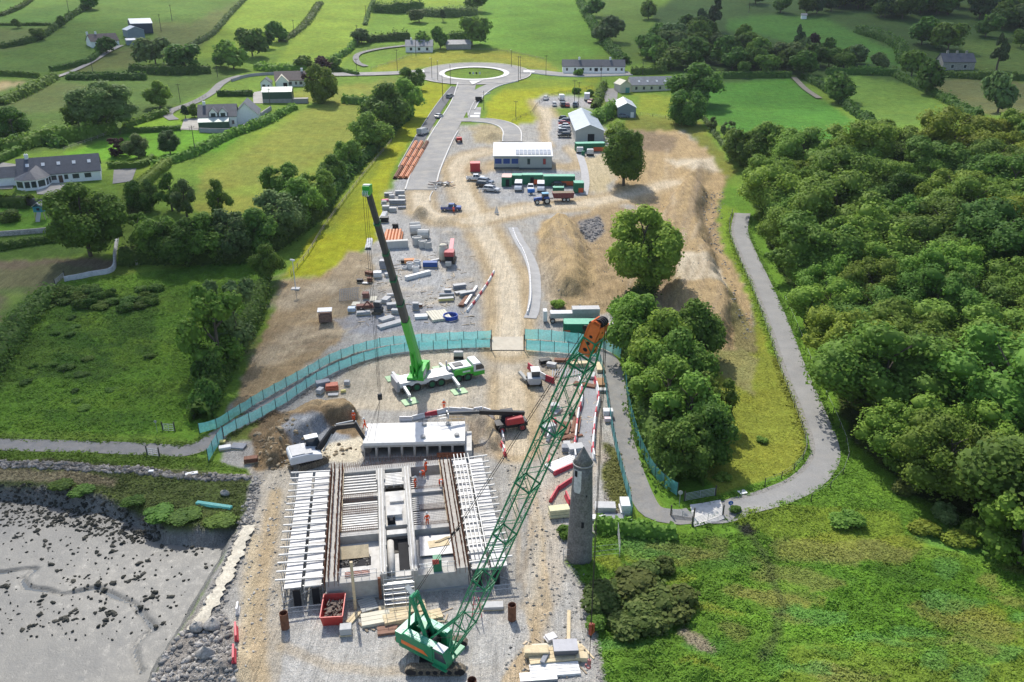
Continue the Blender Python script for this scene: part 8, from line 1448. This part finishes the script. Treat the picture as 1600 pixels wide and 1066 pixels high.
lying('concrete_beam','long white square concrete beam lying on the gravel','beam',(634,438),(672,428),.9,.8,M_WPAINT)
for A_, B_, n, lb, m_ in (((594,503),(614,497),3,'pale formwork planks left of the boom',M_LGREY),((592,514),(628,504),3,'long pale planks beside the upper fence',M_LGREY),((648,497),(668,496),3,'white boards right of the boom',M_WPAINT),((684,503),(673,489),4,'cream timber boards left of the blue hoops',M_CREAM),((698,501),(687,488),4,'cream timber boards right of the gap',M_CREAM),((720,480),(740,455),2,'rusty steel channel leaning to the barriers',M_RUST),((727,478),(745,450),1,'grey scaffold board by the barriers',M_STEEL)): lying('board_stack', lb, 'boards', A_, B_, .45, .5, m_, n=n, parts='board')
pipes('scaffold_tubes','bundle of dark scaffold tubes on the yellow verge','tubes',(575,390),(578,375),.09,8,3,M_STEEL); pipes('scaffold_tubes','pale steel tube bundle on the black crate','tubes',(597,343),(602,333),.1,8,3,M_STEEL)
t = thing('mesh_sheets', 'silver reinforcing mesh sheets leaning in the stores yard', 'mesh', G(545,470), R(20)); 
for i in range(3): k = MB(); [k.bar((j*.35-1.8,i*.25,.1),(j*.35-1.4,i*.25+.6,2.2),.02,4) for j in range(11)]; [k.bar((-1.8+.06*j,i*.25+.09*j,.1+.35*j),(2.1+.06*j,i*.25+.09*j,.1+.35*j),.02,4) for j in range(7)]; k.build('sheet', M_STEEL, t)
t = thing('hose_coil', 'blue hose coils stacked beside the fence', 'hose', G(704,498)); 
for i in range(4): k = MB(); r_ = 1.25 + .05*(i % 2); n = 24; [k.bar((r_*math.cos(6.283*j/n), r_*math.sin(6.283*j/n), .12+.2*i), (r_*math.cos(6.283*(j+1)/n), r_*math.sin(6.283*(j+1)/n), .12+.2*i), .10, 6) for j in range(n)]; k.build('coil', mat('blue hose', (.03,.09,.42), .45, .1, 2), t)
t = thing('tool_store', 'small white roofed wire cage store on the bare earth', 'cage', G(509,502), R(8)); k = MB(); k.bx(-1.3,1.3,-1.0,1.0,2.2,2.32); k.build('roof', M_WPAINT, t); k = MB(); [k.beam((x,y,0),(x,y,2.2),.08) for x in (-1.1,1.1) for y in (-.8,.8)]; k.build('frame', M_RUST, t); k = MB(); k.bx(-1.05,1.05,-.75,.75,.05,1.5); k.build('contents', mat('cage contents', (.22,.14,.11), .9, .4, 3), t)
# tipped out steel by the new road end
t = thing('scrap_pile','tangle of white and rusty steel offcuts beside the new road end','scrap',G(690,290)); 
for i in range(26): k = MB(); a = rnd.uniform(0,6.28); c_ = Vector((rnd.uniform(-3.5,3.5), rnd.uniform(-2.2,2.2), rnd.uniform(.15,.9))); d = Vector((math.cos(a), math.sin(a), rnd.uniform(-.1,.25)))*rnd.uniform(.5,1.5); k.beam(c_-d, c_+d, rnd.uniform(.15,.5), .12); k.build('offcut', rnd.choice([M_RUST, M_LGREY, M_WPAINT, M_BLACK]), t)
t = thing('trestle','white steel trestle beside the silver estate car','trestle',G(757,300)); k = MB(); [k.beam((i*.9-1.5,-.5+.3*i,0),(i*.9-1.2,.5+.1*i,.9),.12) for i in range(4)]; k.beam((-1.6,0,.9),(1.6,-.5,.9),.14); k.build('frame', M_WPAINT, t)
t = thing('sign_board','white triangular sign frame on the haul road','sign',G(776,334)); k = MB(); k.prism([(-.6,.1),(.6,.1),(0,2.2)], -.05, .05, 'y'); k.build('board', M_WPAINT, t); k = MB(); k.beam((0,0,1.8),(0,.9,0),.08); k.build('strut', M_STEEL, t)
# trucks / tanks behind the fence near the green container
t = thing('road_tanker','long silver trailer parked behind the green container','trailer',G(860,505),R(2)); k = MB(); k.bx(.0,9.0,-.1,1.6,.9,1.9); k.build('bed', M_STEEL, t); k = MB(); k.bx(4.0,9.0,-.15,1.7,1.9,2.7); [k.bx(4.1+.3*i,4.2+.3*i,-.2,-.15,1.0,2.6) for i in range(16)]; k.build('side_boards', M_LGREY, t); k = MB(); k.bx(-1.3,-.6,.0,1.5,.3,2.3); k.build('headboard', M_WPAINT, t); [wheel(t, x, y, .5, .35, M_RIM) for x in (.4,3.0,7.5) for y in (-.1,1.5)]
t = thing('tower_light','grey lighting tower beside the tree thicket','lighting tower',G(955,516),R(30)); k = MB(); k.bx(-.8,.8,-.5,.5,.4,1.4); k.build('body', M_GREYW, t); k = MB(); k.bar((0,0,1.4),(0,0,4.2),.07,6); k.beam((-.6,0,4.2),(.6,0,4.2),.3,.25); k.build('mast', M_WPAINT, t); [wheel(t, 0, y, .3, .2, M_RIM) for y in (-.55,.55)]
for a, b_, lb in ((713,560,'grey pump set in front of the upper fence, left'),(720,560,'grey generator in front of the upper fence, right')):
    t = thing('pump_set', lb, 'pump', G(a,b_)); k = MB(); k.bx(-.42,.42,-.4,.4,.45,1.3); k.build('body', M_LGREY, t, bevel=.12); k = MB(); k.bx(-.42,.42,-.45,.45,.0,.45); k.build('skid', M_BLACK, t)
# plant heap left of the culvert pit
for a, b_, dm, az, m_, lb in ((505,606,(2.2,1.3,1.2),25,M_GBLK,'grey steel frames on the gravel left of the mobile crane'),(519,609,(2.0,1.4,1.0),10,mat('orange cradle', (.50,.13,.07), .6, .2, 2),'orange and white cradle left of the mobile crane'),(500,615,(1.2,.9,.9),70,M_LGREY,'pale drum pack left of the mobile crane'),(543,602,(.9,.8,.8),0,M_LGREY,'small white box left of the mobile crane'),(536,614,(.8,.5,.5),20,M_YPAL,'small yellow box on the gravel'),(521,618,(1.6,.8,.3),5,M_LGREY,'flat pale board below the orange cradle')): crate(a,b_,dm,az,m_,lb)
# right hand store between haul road and walkway
RS = [(852,568,(2.0,1.2,.8),20,M_BLACK,'black bundle below the short teal fence'),(862,574,(1.6,1.0,.8),-20,M_LGREY,'pale sheeted pile in the right store'),(885,566,(4.0,1.0,.6),-5,M_RUST,'rusty girder pile under the fence'),(905,572,(3.2,1.1,.7),8,M_TIMB,'timber pile under the crane boom'),(925,590,(1.8,.9,.6),80,M_LGREY,'white frames beside the walkway top'),(938,576,(1.4,3.2,.5),0,M_TIMB,'brown timber pallets beside the fence'),(938,600,(1.4,2.6,.5),0,mat('brown pallets', (.34,.20,.10), .85, .2, 2),'second brown pallet pile beside the fence'),(940,612,(1.5,1.0,.5),0,M_LGREY,'white topped pallet beside the fence'),(867,642,(1.4,1.2,1.2),0,M_LGREY,'white bulk bag under the boom'),(894,650,(1.0,1.0,.9),0,mat('dark drum', (.10,.07,.06), .7, .2, 2),'dark drum beside the walkway'),(872,645,(2.2,.6,.4),60,M_LGREY,'white channel under the boom'),(857,675,(2.0,1.2,1.2),20,M_LGREY,'white bulk bags left of the boom'),(898,684,(2.6,.5,.3),20,M_RUST,'rusty beam end beside the walkway'),(884,705,(1.1,1.1,.9),0,M_GBLK,'grey drum behind the tower'),(899,706,(2.2,1.6,1.0),10,M_LGREY,'white block pile behind the tower'),(886,698,(1.0,.9,.7),0,M_LGREY,'small white drum behind the tower'),(949,651,(1.5,1.2,1.2),0,M_WPAINT,'white bulk bag beside the footpath fence'),(950,659,(1.0,.8,.7),0,mat('pinkish bag', (.70,.55,.55), .8, .1, 2),'pinkish bag beside the white bulk bag')]
for a, b_, dm, az, m_, lb in RS: crate(a, b_, dm, az, m_, lb)
for A_, B_, n, w_, lb, m_ in (((879,680),(884,662),4,.35,'rusty steel plates left of the walkway',M_RUST),((898,678),(902,655),3,.35,'rusty steel plates right of the gap',M_RUST),((876,688),(902,680),2,.3,'dark rusty beams across the store',M_RUST),((858,735),(900,718),6,.30,'grey scaffold boards fanned out behind the tower',M_STEEL),((897,600),(930,606),3,.3,'orange brown steel members beside the walkway top',M_RUST)): lying('steel_stack', lb, 'steel', A_, B_, w_, .35, m_, n=n, parts='member')
t = thing('white_frames','white ribbed formwork frames in the right store','frames',G(862,588),R(5)); 
for i in range(12): k = MB(); k.beam((i*.42,-.6,.1),(i*.42+.25,.6,.9),.14,.1); k.build('rib', M_WPAINT, t)
# works beside the tower foot
for a, b_, dm, az, m_, lb in ((874,806,(2.6,1.2,1.2),8,mat('pale yellow sheet', (.62,.58,.36), .8, .15, 2),'pale yellow sheeted pile left of the tower'),(945,800,(2.6,1.4,1.1),0,M_LGREY,'grey pack right of the tower'),(940,812,(3.0,1.0,.5),3,M_WPAINT,'white boards right of the tower'),(960,812,(2.4,1.2,.5),-3,M_GBLK,'dark trough right of the tower'),(976,800,(1.2,2.0,1.6),0,M_WPAINT,'white cabinet beside the footpath fence'),(970,818,(3.0,.6,.4),10,M_LGREY,'white channel at the end of the fenced store')): crate(a,b_,dm,az,m_,lb)
t = thing('mesh_fence_panel','low wire fence around the tower foot','fence',(0,0,0)); pts = [G(886,868),G(880,880),G(968,870),G(965,838)]; t.location = pts[1]
for p_ in pts: k = MB(); q_ = p_-pts[1]; k.bar(q_, q_+Vector((0,0,1.9)), .035, 5); k.build('post', M_LGREY, t)
for i in range(3): k = MB(); a, b_ = pts[i]-pts[1], pts[i+1]-pts[1]; [k.bar(a+Vector((0,0,z)), b_+Vector((0,0,z)), .018, 4) for z in (.5,1.1,1.8)]; k.build('wire', M_LGREY, t)
# ------------------------------------------------------------------ red and white barriers
M_BR = mat('barrier red', (.50,.035,.06), .5, .12, 1.5, dirt=.25, dirtcol=(.45,.25,.22)); M_BW = mat('barrier white', (.74,.73,.72), .5, .08, 1.5, dirt=.25, dirtcol=(.55,.5,.44))
bmesh_ = {}
def bar_mesh(L_, h):
    key = (round(L_,1), h)
    if key not in bmesh_: k = MB(); k.prism([(-.22,0),(.22,0),(.20,.18),(.10,.35),(.09,h),(-.09,h),(-.10,.35),(-.20,.18)], -L_/2+.03, L_/2-.03, 'x'); me = k.mesh('barrier'); me.materials.append(M_BR); bmesh_[key] = me
    return bmesh_[key]
def barriers(pts, label, L_=1.5, h=.9, pat='rw', Q=None, at=0):
    Q = curve(pts, .2) if Q is None else Q; Q = Q + normals(Q)*at; d = np.concatenate([[0], np.cumsum(np.linalg.norm(np.diff(Q, axis=0), axis=1))]); n = max(1, int(d[-1]/L_)); s = (np.arange(n)+.5)*d[-1]/n; e = .1
    t = None
    for i in range(n):
        x = np.interp(s[i], d, Q[:,0]); y = np.interp(s[i], d, Q[:,1]); x2 = np.interp(s[i]+e, d, Q[:,0]); y2 = np.interp(s[i]+e, d, Q[:,1]); x1 = np.interp(s[i]-e, d, Q[:,0]); y1 = np.interp(s[i]-e, d, Q[:,1])
        if t is None: t = thing('barrier_line', label, 'barrier', (x, y, zat(x, y)))
        o = bpy.data.objects.new('barrier', bar_mesh(d[-1]/n, h)); link(o, t); o.location = Vector((x, y, zat(x,y))) - t.location; o.rotation_euler = (0,0,math.atan2(y2-y1, x2-x1)); o.material_slots[0].link = 'OBJECT'; o.material_slots[0].material = M_BR if pat[i % len(pat)] == 'r' else M_BW
barriers([(624,657),(640,657),(662,652),(680,648),(705,643),(740,641)], 'red and white barrier line behind the culvert', 1.9, .7, 'wwrww')
barriers([(779,665),(784,678),(787,690)], 'white barriers beside the red telehandler', 1.8, .7, 'wwr'); barriers([(783,696),(787,704),(790,714)], 'small red and white barriers right of the culvert', .9, .8, 'rw')
barriers(None, 'red and white barriers along the left of the walkway', 1.6, .95, 'rww', Q=WALKQ, at=-1.25); barriers(None, 'red and white barriers along the right of the walkway', 1.6, .95, 'wwr', Q=WALKQ, at=1.25)
barriers([(864,742),(880,736),(898,728)], 'straight red barrier left of the tower top', 2.0, .6, 'r'); barriers([(862,786),(866,775),(876,764),(896,750)], 'curved dark red barrier left of the tower', 2.0, .6, 'r'); barriers([(884,776),(890,790)], 'short red barrier behind the yellow sheeted pile', 1.6, .9, 'r')
barriers([(825,575),(838,585),(852,594),(866,600)], 'red and white barriers behind the grey site plant', 1.6, 1.0, 'rwwr'); barriers([(858,720),(858,730)], 'pair of red and white barriers under the boom', 1.2, .9, 'rw'); barriers([(855,690),(862,672),(868,660)], 'white barriers under the boom', 1.5, .9, 'wwr')
barriers([(801,360),(808,378),(818,396),(826,420),(829,445),(829,470),(824,492)], 'low white barrier line beside the haul road', 1.4, .7, 'ww'); barriers([(772,425),(764,440),(752,458),(742,472),(730,488)], 'red and white barrier line at the stores yard corner', 1.5, .5, 'wrw')
barriers([(373,950),(371,962)], 'white barriers at the top of the rubble bank', 1.0, .9, 'w'); barriers([(369,982),(370,1004)], 'red barriers beside the two boulders', 1.3, .9, 'r'); barriers([(367,1022),(366,1040)], 'red barriers at the bottom of the rubble bank', 1.3, .9, 'r'); barriers([(740,641),(760,646),(772,655)], 'white rail barriers by the telehandler boom', 1.3, .9, 'w')
# ------------------------------------------------------------------ foot of the picture
t = thing('skip', 'red steel skip full of rubble in front of the chamber', 'skip', G(522,962), R(5)); w_ = .07; k = MB()
k.add([(-.95,-1.4,0),(.95,-1.4,0),(.95,1.4,0),(-.95,1.4,0),(-1.1,-1.7,1.35),(1.1,-1.7,1.35),(1.1,1.7,1.35),(-1.1,1.7,1.35)],[(3,2,1,0),(0,1,5,4),(1,2,6,5),(2,3,7,6),(3,0,4,7)]); k.add([(-.9,-1.3,.1),(.9,-1.3,.1),(.9,1.3,.1),(-.9,1.3,.1),(-1.02,-1.6,1.35),(1.02,-1.6,1.35),(1.02,1.6,1.35),(-1.02,1.6,1.35)],[(0,1,2,3),(4,5,1,0),(5,6,2,1),(6,7,3,2),(7,4,0,3)]); k.build('tub', mat('skip red', (.50,.05,.04), .5, .12, 1.5, dirt=.25, dirtcol=(.3,.12,.08)), t); k = MB(); [k.beam((x*1.1,-1.7,1.35),(x*1.1,1.7,1.35),.1,.08) for x in (-1,1)]; [k.beam((-1.1,y,1.35),(1.1,y,1.35),.1,.08) for y in (-1.7,1.7)]; k.build('rim', mat('skip rim', (.62,.12,.10), .5, .1, 2), t); k = MB()
for i in range(60): k.box((rnd.uniform(-.75,.75), rnd.uniform(-1.2,1.2), rnd.uniform(.75,1.05)), (rnd.uniform(.1,.9), rnd.uniform(.06,.3), rnd.uniform(.05,.15)), rz=rnd.uniform(0,3), ry=rnd.uniform(-.3,.3))
k.build('rubble', stonemat('skip rubble', (.16,.13,.10), (.6,.56,.5)), t)
for A_, B_, n, w_, h_, lb, m_ in (((593,960),(665,948),3,.5,.35,'long pale planks in front of the chamber stair',M_TIMB),((565,974),(610,966),3,.55,.45,'cream boards with a dark stain in front of the chamber',M_CREAM),((600,975),(640,966),2,.6,.6,'timber boxes beside the crawler crane tail',M_TIMB),((590,989),(622,985),2,.5,.3,'brown sleeper left of the crawler crane',mat('old sleeper', (.24,.14,.10), .9, .2, 2)),((612,990),(648,987),1,.35,.3,'white pipe pointing at the crawler crane',M_WPAINT),((562,950),(588,942),6,.28,.2,'fan of grey boards in front of the chamber wall',M_GREYW),((545,975),(560,958),2,.3,.2,'loose timber by the skip',M_TIMB),((655,968),(690,960),3,.4,.3,'timber planks behind the crawler crane',M_TIMB)): lying('timber_stack', lb, 'timber', A_, B_, w_, h_, m_, n=n, parts='plank')
crate(541,990,(1.2,1.0,.9),5,M_LGREY,'white bulk bag in front of the skip'); crate(770,950,(2.2,1.0,.5),5,M_LGREY,'pale planks at the right foot of the chamber')
for a, b_, az, lb in ((745,965,90,'red prop stand right of the crawler crane'),): t = thing('prop_stand', lb, 'stand', G(a,b_)); k = MB(); [k.bar((x,0,0),(x*.4,0,2.6),.05,6) for x in (-.5,.5)]; [k.bar((-.45,0,z),(.45,0,z),.03,5) for z in (.5,1.1,1.7)]; k.build('frame', mat('prop red', (.5,.05,.07), .5, .1, 2), t)
BL = [((828,1052),(905,1046),4,.34,.30,'lowest row of pale planks at the bottom of the frame',M_WPAINT),((826,1032),(912,1022),4,.42,.45,'thick cream timber panels at the bottom right store',M_TIMB),((832,1019),(906,1014),3,.5,.25,'cream boards under the dark crate',M_CREAM),((812,1062),(870,1058),3,.3,.3,'grey steel channels at the bottom of the frame',M_STEEL),((888,1016),(889,955),1,.35,.15,'single long pale plank lying up the gravel',M_TIMB),((908,1008),(928,1030),1,.18,.1,'thin pole lying beside the rough grass',M_TIMB)]
for A_, B_, n, w_, h_, lb, m_ in BL: lying('timber_stack', lb, 'timber', A_, B_, w_, h_, m_, n=n, parts='plank')
crate(838,1024,(2.4,1.1,.9),3,M_TIMB,'cream timber box left of the dark crate'); crate(883,1022,(2.4,1.6,1.1),3,mat('dark lidded crate', (.12,.12,.13), .5, .15, 2),'dark lidded crate on the timber pile',top=mat('grey lid', (.36,.36,.38), .5, .1, 2)); crate(860,1002,(1.1,.9,.7),30,mat('white sack', (.66,.64,.62), .8, .1, 3),'white sack lying on the gravel'); crate(908,1030,(1.2,.9,.6),0,M_TIMB,'plywood offcut right of the dark crate'); crate(852,1034,(.5,1.6,.7),-25,M_GBLK,'grey sheeted roll leaning on the timber')
for a, b_, r, lb, m_ in ((333,980,1.0,'big pale round boulder on the rubble bank',None),(321,1026,1.0,'grey round boulder below the pale one',None),(308,985,.9,'pale flat rock at the end of the stone strip',None),(352,773,.6,'pale boulder on the saltmarsh',None)):
    V, F = rock_vf(r, int(a), .85); o = np_obj('boulder', V, F, mat('boulder stone', (.33,.31,.28), .95, .25, 1.5, fine=.3, fscale=5, bump=.5), smooth=True); sb = o.modifiers.new('sub','SUBSURF'); sb.levels = 1; sb.render_levels = 2; o.location = G(a,b_) + Vector((0,0,r*.4)); tag(o, lb, 'boulder')
# farm gates and signs at the greenway
def gate(A_, B_, label, m_=M_STEEL, h=1.15, bars=6):
    o, rz, L_ = frame2(A_, B_); t = thing('field_gate', label, 'gate', o, rz)
    for i in range(bars): k = MB(); z = .15+(h-.15)*i/(bars-1); k.bar((0,0,z),(L_,0,z),.028,6); k.build('rail', m_, t)
    for x in (0, L_/2, L_): k = MB(); k.bar((x,0,.1),(x,0,h+.02),.035,6); k.build('stile', m_, t)
    for x in (-.15, L_+.15): k = MB(); k.bar((x,0,-.3),(x,0,1.5),.09,8); k.build('post', M_POLE, t)
gate((1071,783),(1116,775),'grey steel field gate on the upper side of the greenway'); gate((1083,822),(1128,806),'grey steel gate across the foot of the concrete apron'); gate((1050,806),(1082,810),'open steel gate lying beside the hedge',h=.9); gate((256,672),(272,674),'small white gate above the coastal footpath',M_WPAINT,bars=4); gate((232,712),(248,714),'small white gate below the coastal footpath',M_WPAINT,bars=4); gate((87,446),(100,432),'grey field gate at the end of the stone wall')
t = thing('cycle_sign','round blue path sign on a pole','sign',G(1139,808)); k = MB(); k.bar((0,0,-.2),(0,0,2.0),.035,6); k.build('post', M_STEEL, t); k = MB(); k.bar((0,-.05,2.05),(0,-.02,2.05),.3,18); d_ = k.build('disc', mat('sign blue', (.01,.09,.42), .4, .05, 2), t); k = MB(); k.bar((.02,-.056,2.16),(.02,-.05,2.16),.045,8); k.box((.02,-.053,2.03),(.06,.006,.16)); k.bar((-.08,-.056,1.95),(-.08,-.05,1.95),.05,8); k.bar((.1,-.056,1.95),(.1,-.05,1.95),.05,8); k.build('symbol', M_TEXTW, d_)
t = thing('cycle_sign','pale round sign beside the field gate','sign',G(1061,792)); k = MB(); k.bar((0,0,-.2),(0,0,2.2),.035,6); k.build('post', M_STEEL, t); k = MB(); k.bar((0,-.05,2.1),(0,-.02,2.1),.3,18); k.build('disc', M_GREYW, t)
t = thing('path_sign','small grey sign on the slope above the footpath','sign',G(246,676)); k = MB(); k.bar((0,0,-.2),(0,0,1.8),.03,6); k.build('post', M_STEEL, t); k = MB(); k.bar((0,-.04,1.8),(0,-.02,1.8),.22,14); k.build('disc', M_GREYW, t)
k = MB(); k.box((0,0,.05),(1.0,.8,.06)); o = k.build('inspection_cover', M_WHITE, loc=G(1160,770)+Vector((0,0,.06)), rz=.35); tag(o, 'white framed cover beside the greenway', 'cover')
# post and wire fences
def post_fence(pts, label, h=1.1, step=3.0, m_=None, rails=2, Q=None, at=0, name='post_fence'):
    Q = curve(pts, .5) if Q is None else Q; Q = Q + normals(Q)*at; d = np.concatenate([[0], np.cumsum(np.linalg.norm(np.diff(Q, axis=0), axis=1))]); n = max(1, int(d[-1]/step)); s = np.linspace(0, d[-1], n+1); X = np.interp(s, d, Q[:,0]); Y = np.interp(s, d, Q[:,1]); Z = gz(X, Y); t = thing(name, label, 'fence', (X[0], Y[0], Z[0])); o = Vector((X[0], Y[0], Z[0])); km = MB(); km.bar((0,0,-.2),(0,0,h),.06,6); me = km.mesh('post'); me.materials.append(m_ or M_POLE)
    for i in range(n+1): q_ = bpy.data.objects.new('post', me); link(q_, t); q_.location = Vector((X[i], Y[i], Z[i])) - o
    for r_ in range(rails):
        z = h*(.9-.42*r_)
        for i in range(n):
            k = MB(); a = Vector((X[i],Y[i],Z[i]+z))-o; b_ = Vector((X[i+1],Y[i+1],Z[i+1]+z))-o; k.bar(a, b_, .014 if m_ is None else .05, 4); k.build('wire' if m_ is None else 'rail', m_ or M_STEEL, t)
post_fence(None, 'post and wire fence along the inside of the greenway', Q=GWAY[10:], at=-2.75); post_fence(None, 'timber posts along the outside of the greenway bend', Q=GWAY[12:75], at=2.6, step=4, rails=1)
M_RAILW = mat('weathered rail', (.30,.26,.21), .9, .2, 2)
post_fence([(100,236),(140,222),(180,206)], 'weathered rail fence beside the sunny lawn', m_=M_RAILW); post_fence([(262,182),(290,168),(322,152)], 'rail fence along the lane', m_=M_RAILW); post_fence([(282,206),(296,206),(312,206)], 'dark rail fence at the paved yard', m_=M_POLE); post_fence([(580,108),(610,100),(640,88),(672,82)], 'grey rail fence along the driveway paddock', m_=M_RAILW, step=4); post_fence([(555,84),(575,78),(610,73),(640,70)], 'rail fence on the outside of the driveway', m_=M_RAILW, step=4); post_fence([(800,192),(815,184),(830,178),(840,164),(862,150),(900,144),(925,138)], 'dark rail fence along the yellow verge', m_=M_POLE, step=4); post_fence([(640,80),(720,78),(790,82),(850,94)], 'pale post fence behind the roundabout bank', m_=M_RAILW, step=5); post_fence([(1000,180),(1030,184),(1060,188)], 'thin fence below the sunny cottage lawn', step=4); post_fence([(612,222),(590,248),(560,285),(530,325),(505,360),(480,400),(455,430)], 'weathered fence along the top of the yellow verge', m_=M_RAILW, step=4)
# debris on the shore path
for a, b_, dm, az, m_, lb in ((352,702,(1.6,.9,.5),20,M_WPAINT,'white rubble bags beside the net gate'),(372,700,(2.0,1.4,.4),-10,M_GBLK,'grey sheets and stones above the shore'),(392,722,(1.8,1.0,.8),15,M_RUST,'rusty open box with a yellow edge at the path end'),(348,692,(.9,.6,.4),0,M_YPAL,'small yellow pump beside the net gate'),(300,742,(1.6,.7,.3),20,M_WPAINT,'white plastic debris on the shore grass'),(236,738,(.7,.5,.3),0,M_WPAINT,'white lump on the shore stones')): crate(a,b_,dm,az,m_,lb)
lying('net_roll','roll of teal netting lying on the saltmarsh','net',(308,788),(362,796),.5,.4,M_NET)
t = thing('chevron_sign', 'black and white chevron boards on the roundabout island', 'sign', G(733,118))
for i in range(4): k = MB(); k.bx(i*1.5,i*1.5+.8,-.05,.05,.5,1.5); k.build('board', (M_BLACK, M_WPAINT)[i % 2], t)
k = MB()
for x0, x1, y0, y1, n in ((560,740,400,510,150),(845,930,565,730,90),(560,700,950,985,60),(820,910,1000,1060,50)):
    for i in range(n): p_ = G(rnd.uniform(x0,x1), rnd.uniform(y0,y1)); k.box(p_+Vector((0,0,.06)), (rnd.uniform(.2,1.8), rnd.uniform(.06,.22), rnd.uniform(.04,.12)), rz=rnd.uniform(0,3.1), ry=rnd.uniform(-.08,.08))
tag(k.build('timber_offcuts', mat('offcuts', (.42,.34,.24), .85, .6, .25)), 'loose offcuts and laths scattered about the works', 'offcuts', kind='stuff')
# ------------------------------------------------------------------ broken cloud overhead (its shade drifts over the hill and the slope)
m = bpy.data.materials.new('cloud'); m.use_nodes = True; t = m.node_tree; N = t.nodes; L = t.links; b = N['Principled BSDF']; b.inputs['Base Color'].default_value = (.85,.86,.88,1); b.inputs['Roughness'].default_value = 1; b.inputs['Specular IOR Level'].default_value = 0
tc = N.new('ShaderNodeTexCoord'); ln = N.new('ShaderNodeVectorMath'); ln.operation = 'LENGTH'; vm = N.new('ShaderNodeVectorMath'); vm.operation = 'MULTIPLY'; vm.inputs[1].default_value = (1,1,0); L.new(tc.outputs['Object'], vm.inputs[0]); L.new(vm.outputs[0], ln.inputs[0])
n1 = noise(2.2,6,.6); al = math_('MULTIPLY', rng(math_('ADD', ln.outputs['Value'], math_('MULTIPLY', math_('SUBTRACT', n1, .5), .8)), .45, 1.0, .43, 0), 1.0)
tr = N.new('ShaderNodeBsdfTransparent'); ms = N.new('ShaderNodeMixShader'); L.new(al, ms.inputs[0]); L.new(tr.outputs[0], ms.inputs[1]); L.new(b.outputs[0], ms.inputs[2]); L.new(ms.outputs[0], N['Material Output'].inputs[0])
def cloud(px, py, rx, ry, alt, label):
    g_ = G(px, py); c_ = g_ + tosun*(alt/tosun.z); n, rr = 28, 12; V = []; F = []
    for i in range(rr+1):
        ph = math.pi*i/rr
        for k in range(n): a = 2*math.pi*k/n; w = 1 + .16*math.sin(3*a+px)+.09*math.sin(7*a+py); V.append((math.sin(ph)*math.cos(a)*w, math.sin(ph)*math.sin(a)*w, math.cos(ph)*(1 if ph < 1.57 else .35)))
    F = [(i*n+k, i*n+(k+1)%n, (i+1)*n+(k+1)%n, (i+1)*n+k) for i in range(rr) for k in range(n)]
    o = np_obj('cloud', V, F, m, smooth=True); o.location = c_; o.scale = (rx, ry, min(rx,ry)*.35); tag(o, label, 'cloud', kind='structure')
cloud(1420,50,260,190,420,'cloud shading the upper right hillside'); cloud(150,555,62,46,300,'small cloud shading the slope left of the works'); cloud(90,70,120,90,420,'cloud shading the upper left fields'); cloud(60,330,55,40,340,'small cloud shading the bungalow garden')

# ------------------------------------------------------------------ summer haze over the valley
k = MB(); k.bx(-1300,1300,-170,880,-6,150)
me = k.mesh('haze'); hz = bpy.data.objects.new('haze', me); C.objects.link(hz); tag(hz, 'thin summer haze over the valley', 'haze', kind='stuff')
hm = bpy.data.materials.new('haze'); hm.use_nodes = True; t = hm.node_tree; t.nodes.remove(t.nodes['Principled BSDF']); pv = t.nodes.new('ShaderNodeVolumePrincipled'); pv.inputs['Color'].default_value = (.80,.88,1,1); pv.inputs['Density'].default_value = .00006; pv.inputs['Anisotropy'].default_value = .3
t.links.new(pv.outputs[0], t.nodes['Material Output'].inputs['Volume']); me.materials.append(hm)
print('TRIS', sum(sum(len(p.vertices)-2 for p in me.polygons) for me in bpy.data.meshes if me.users))
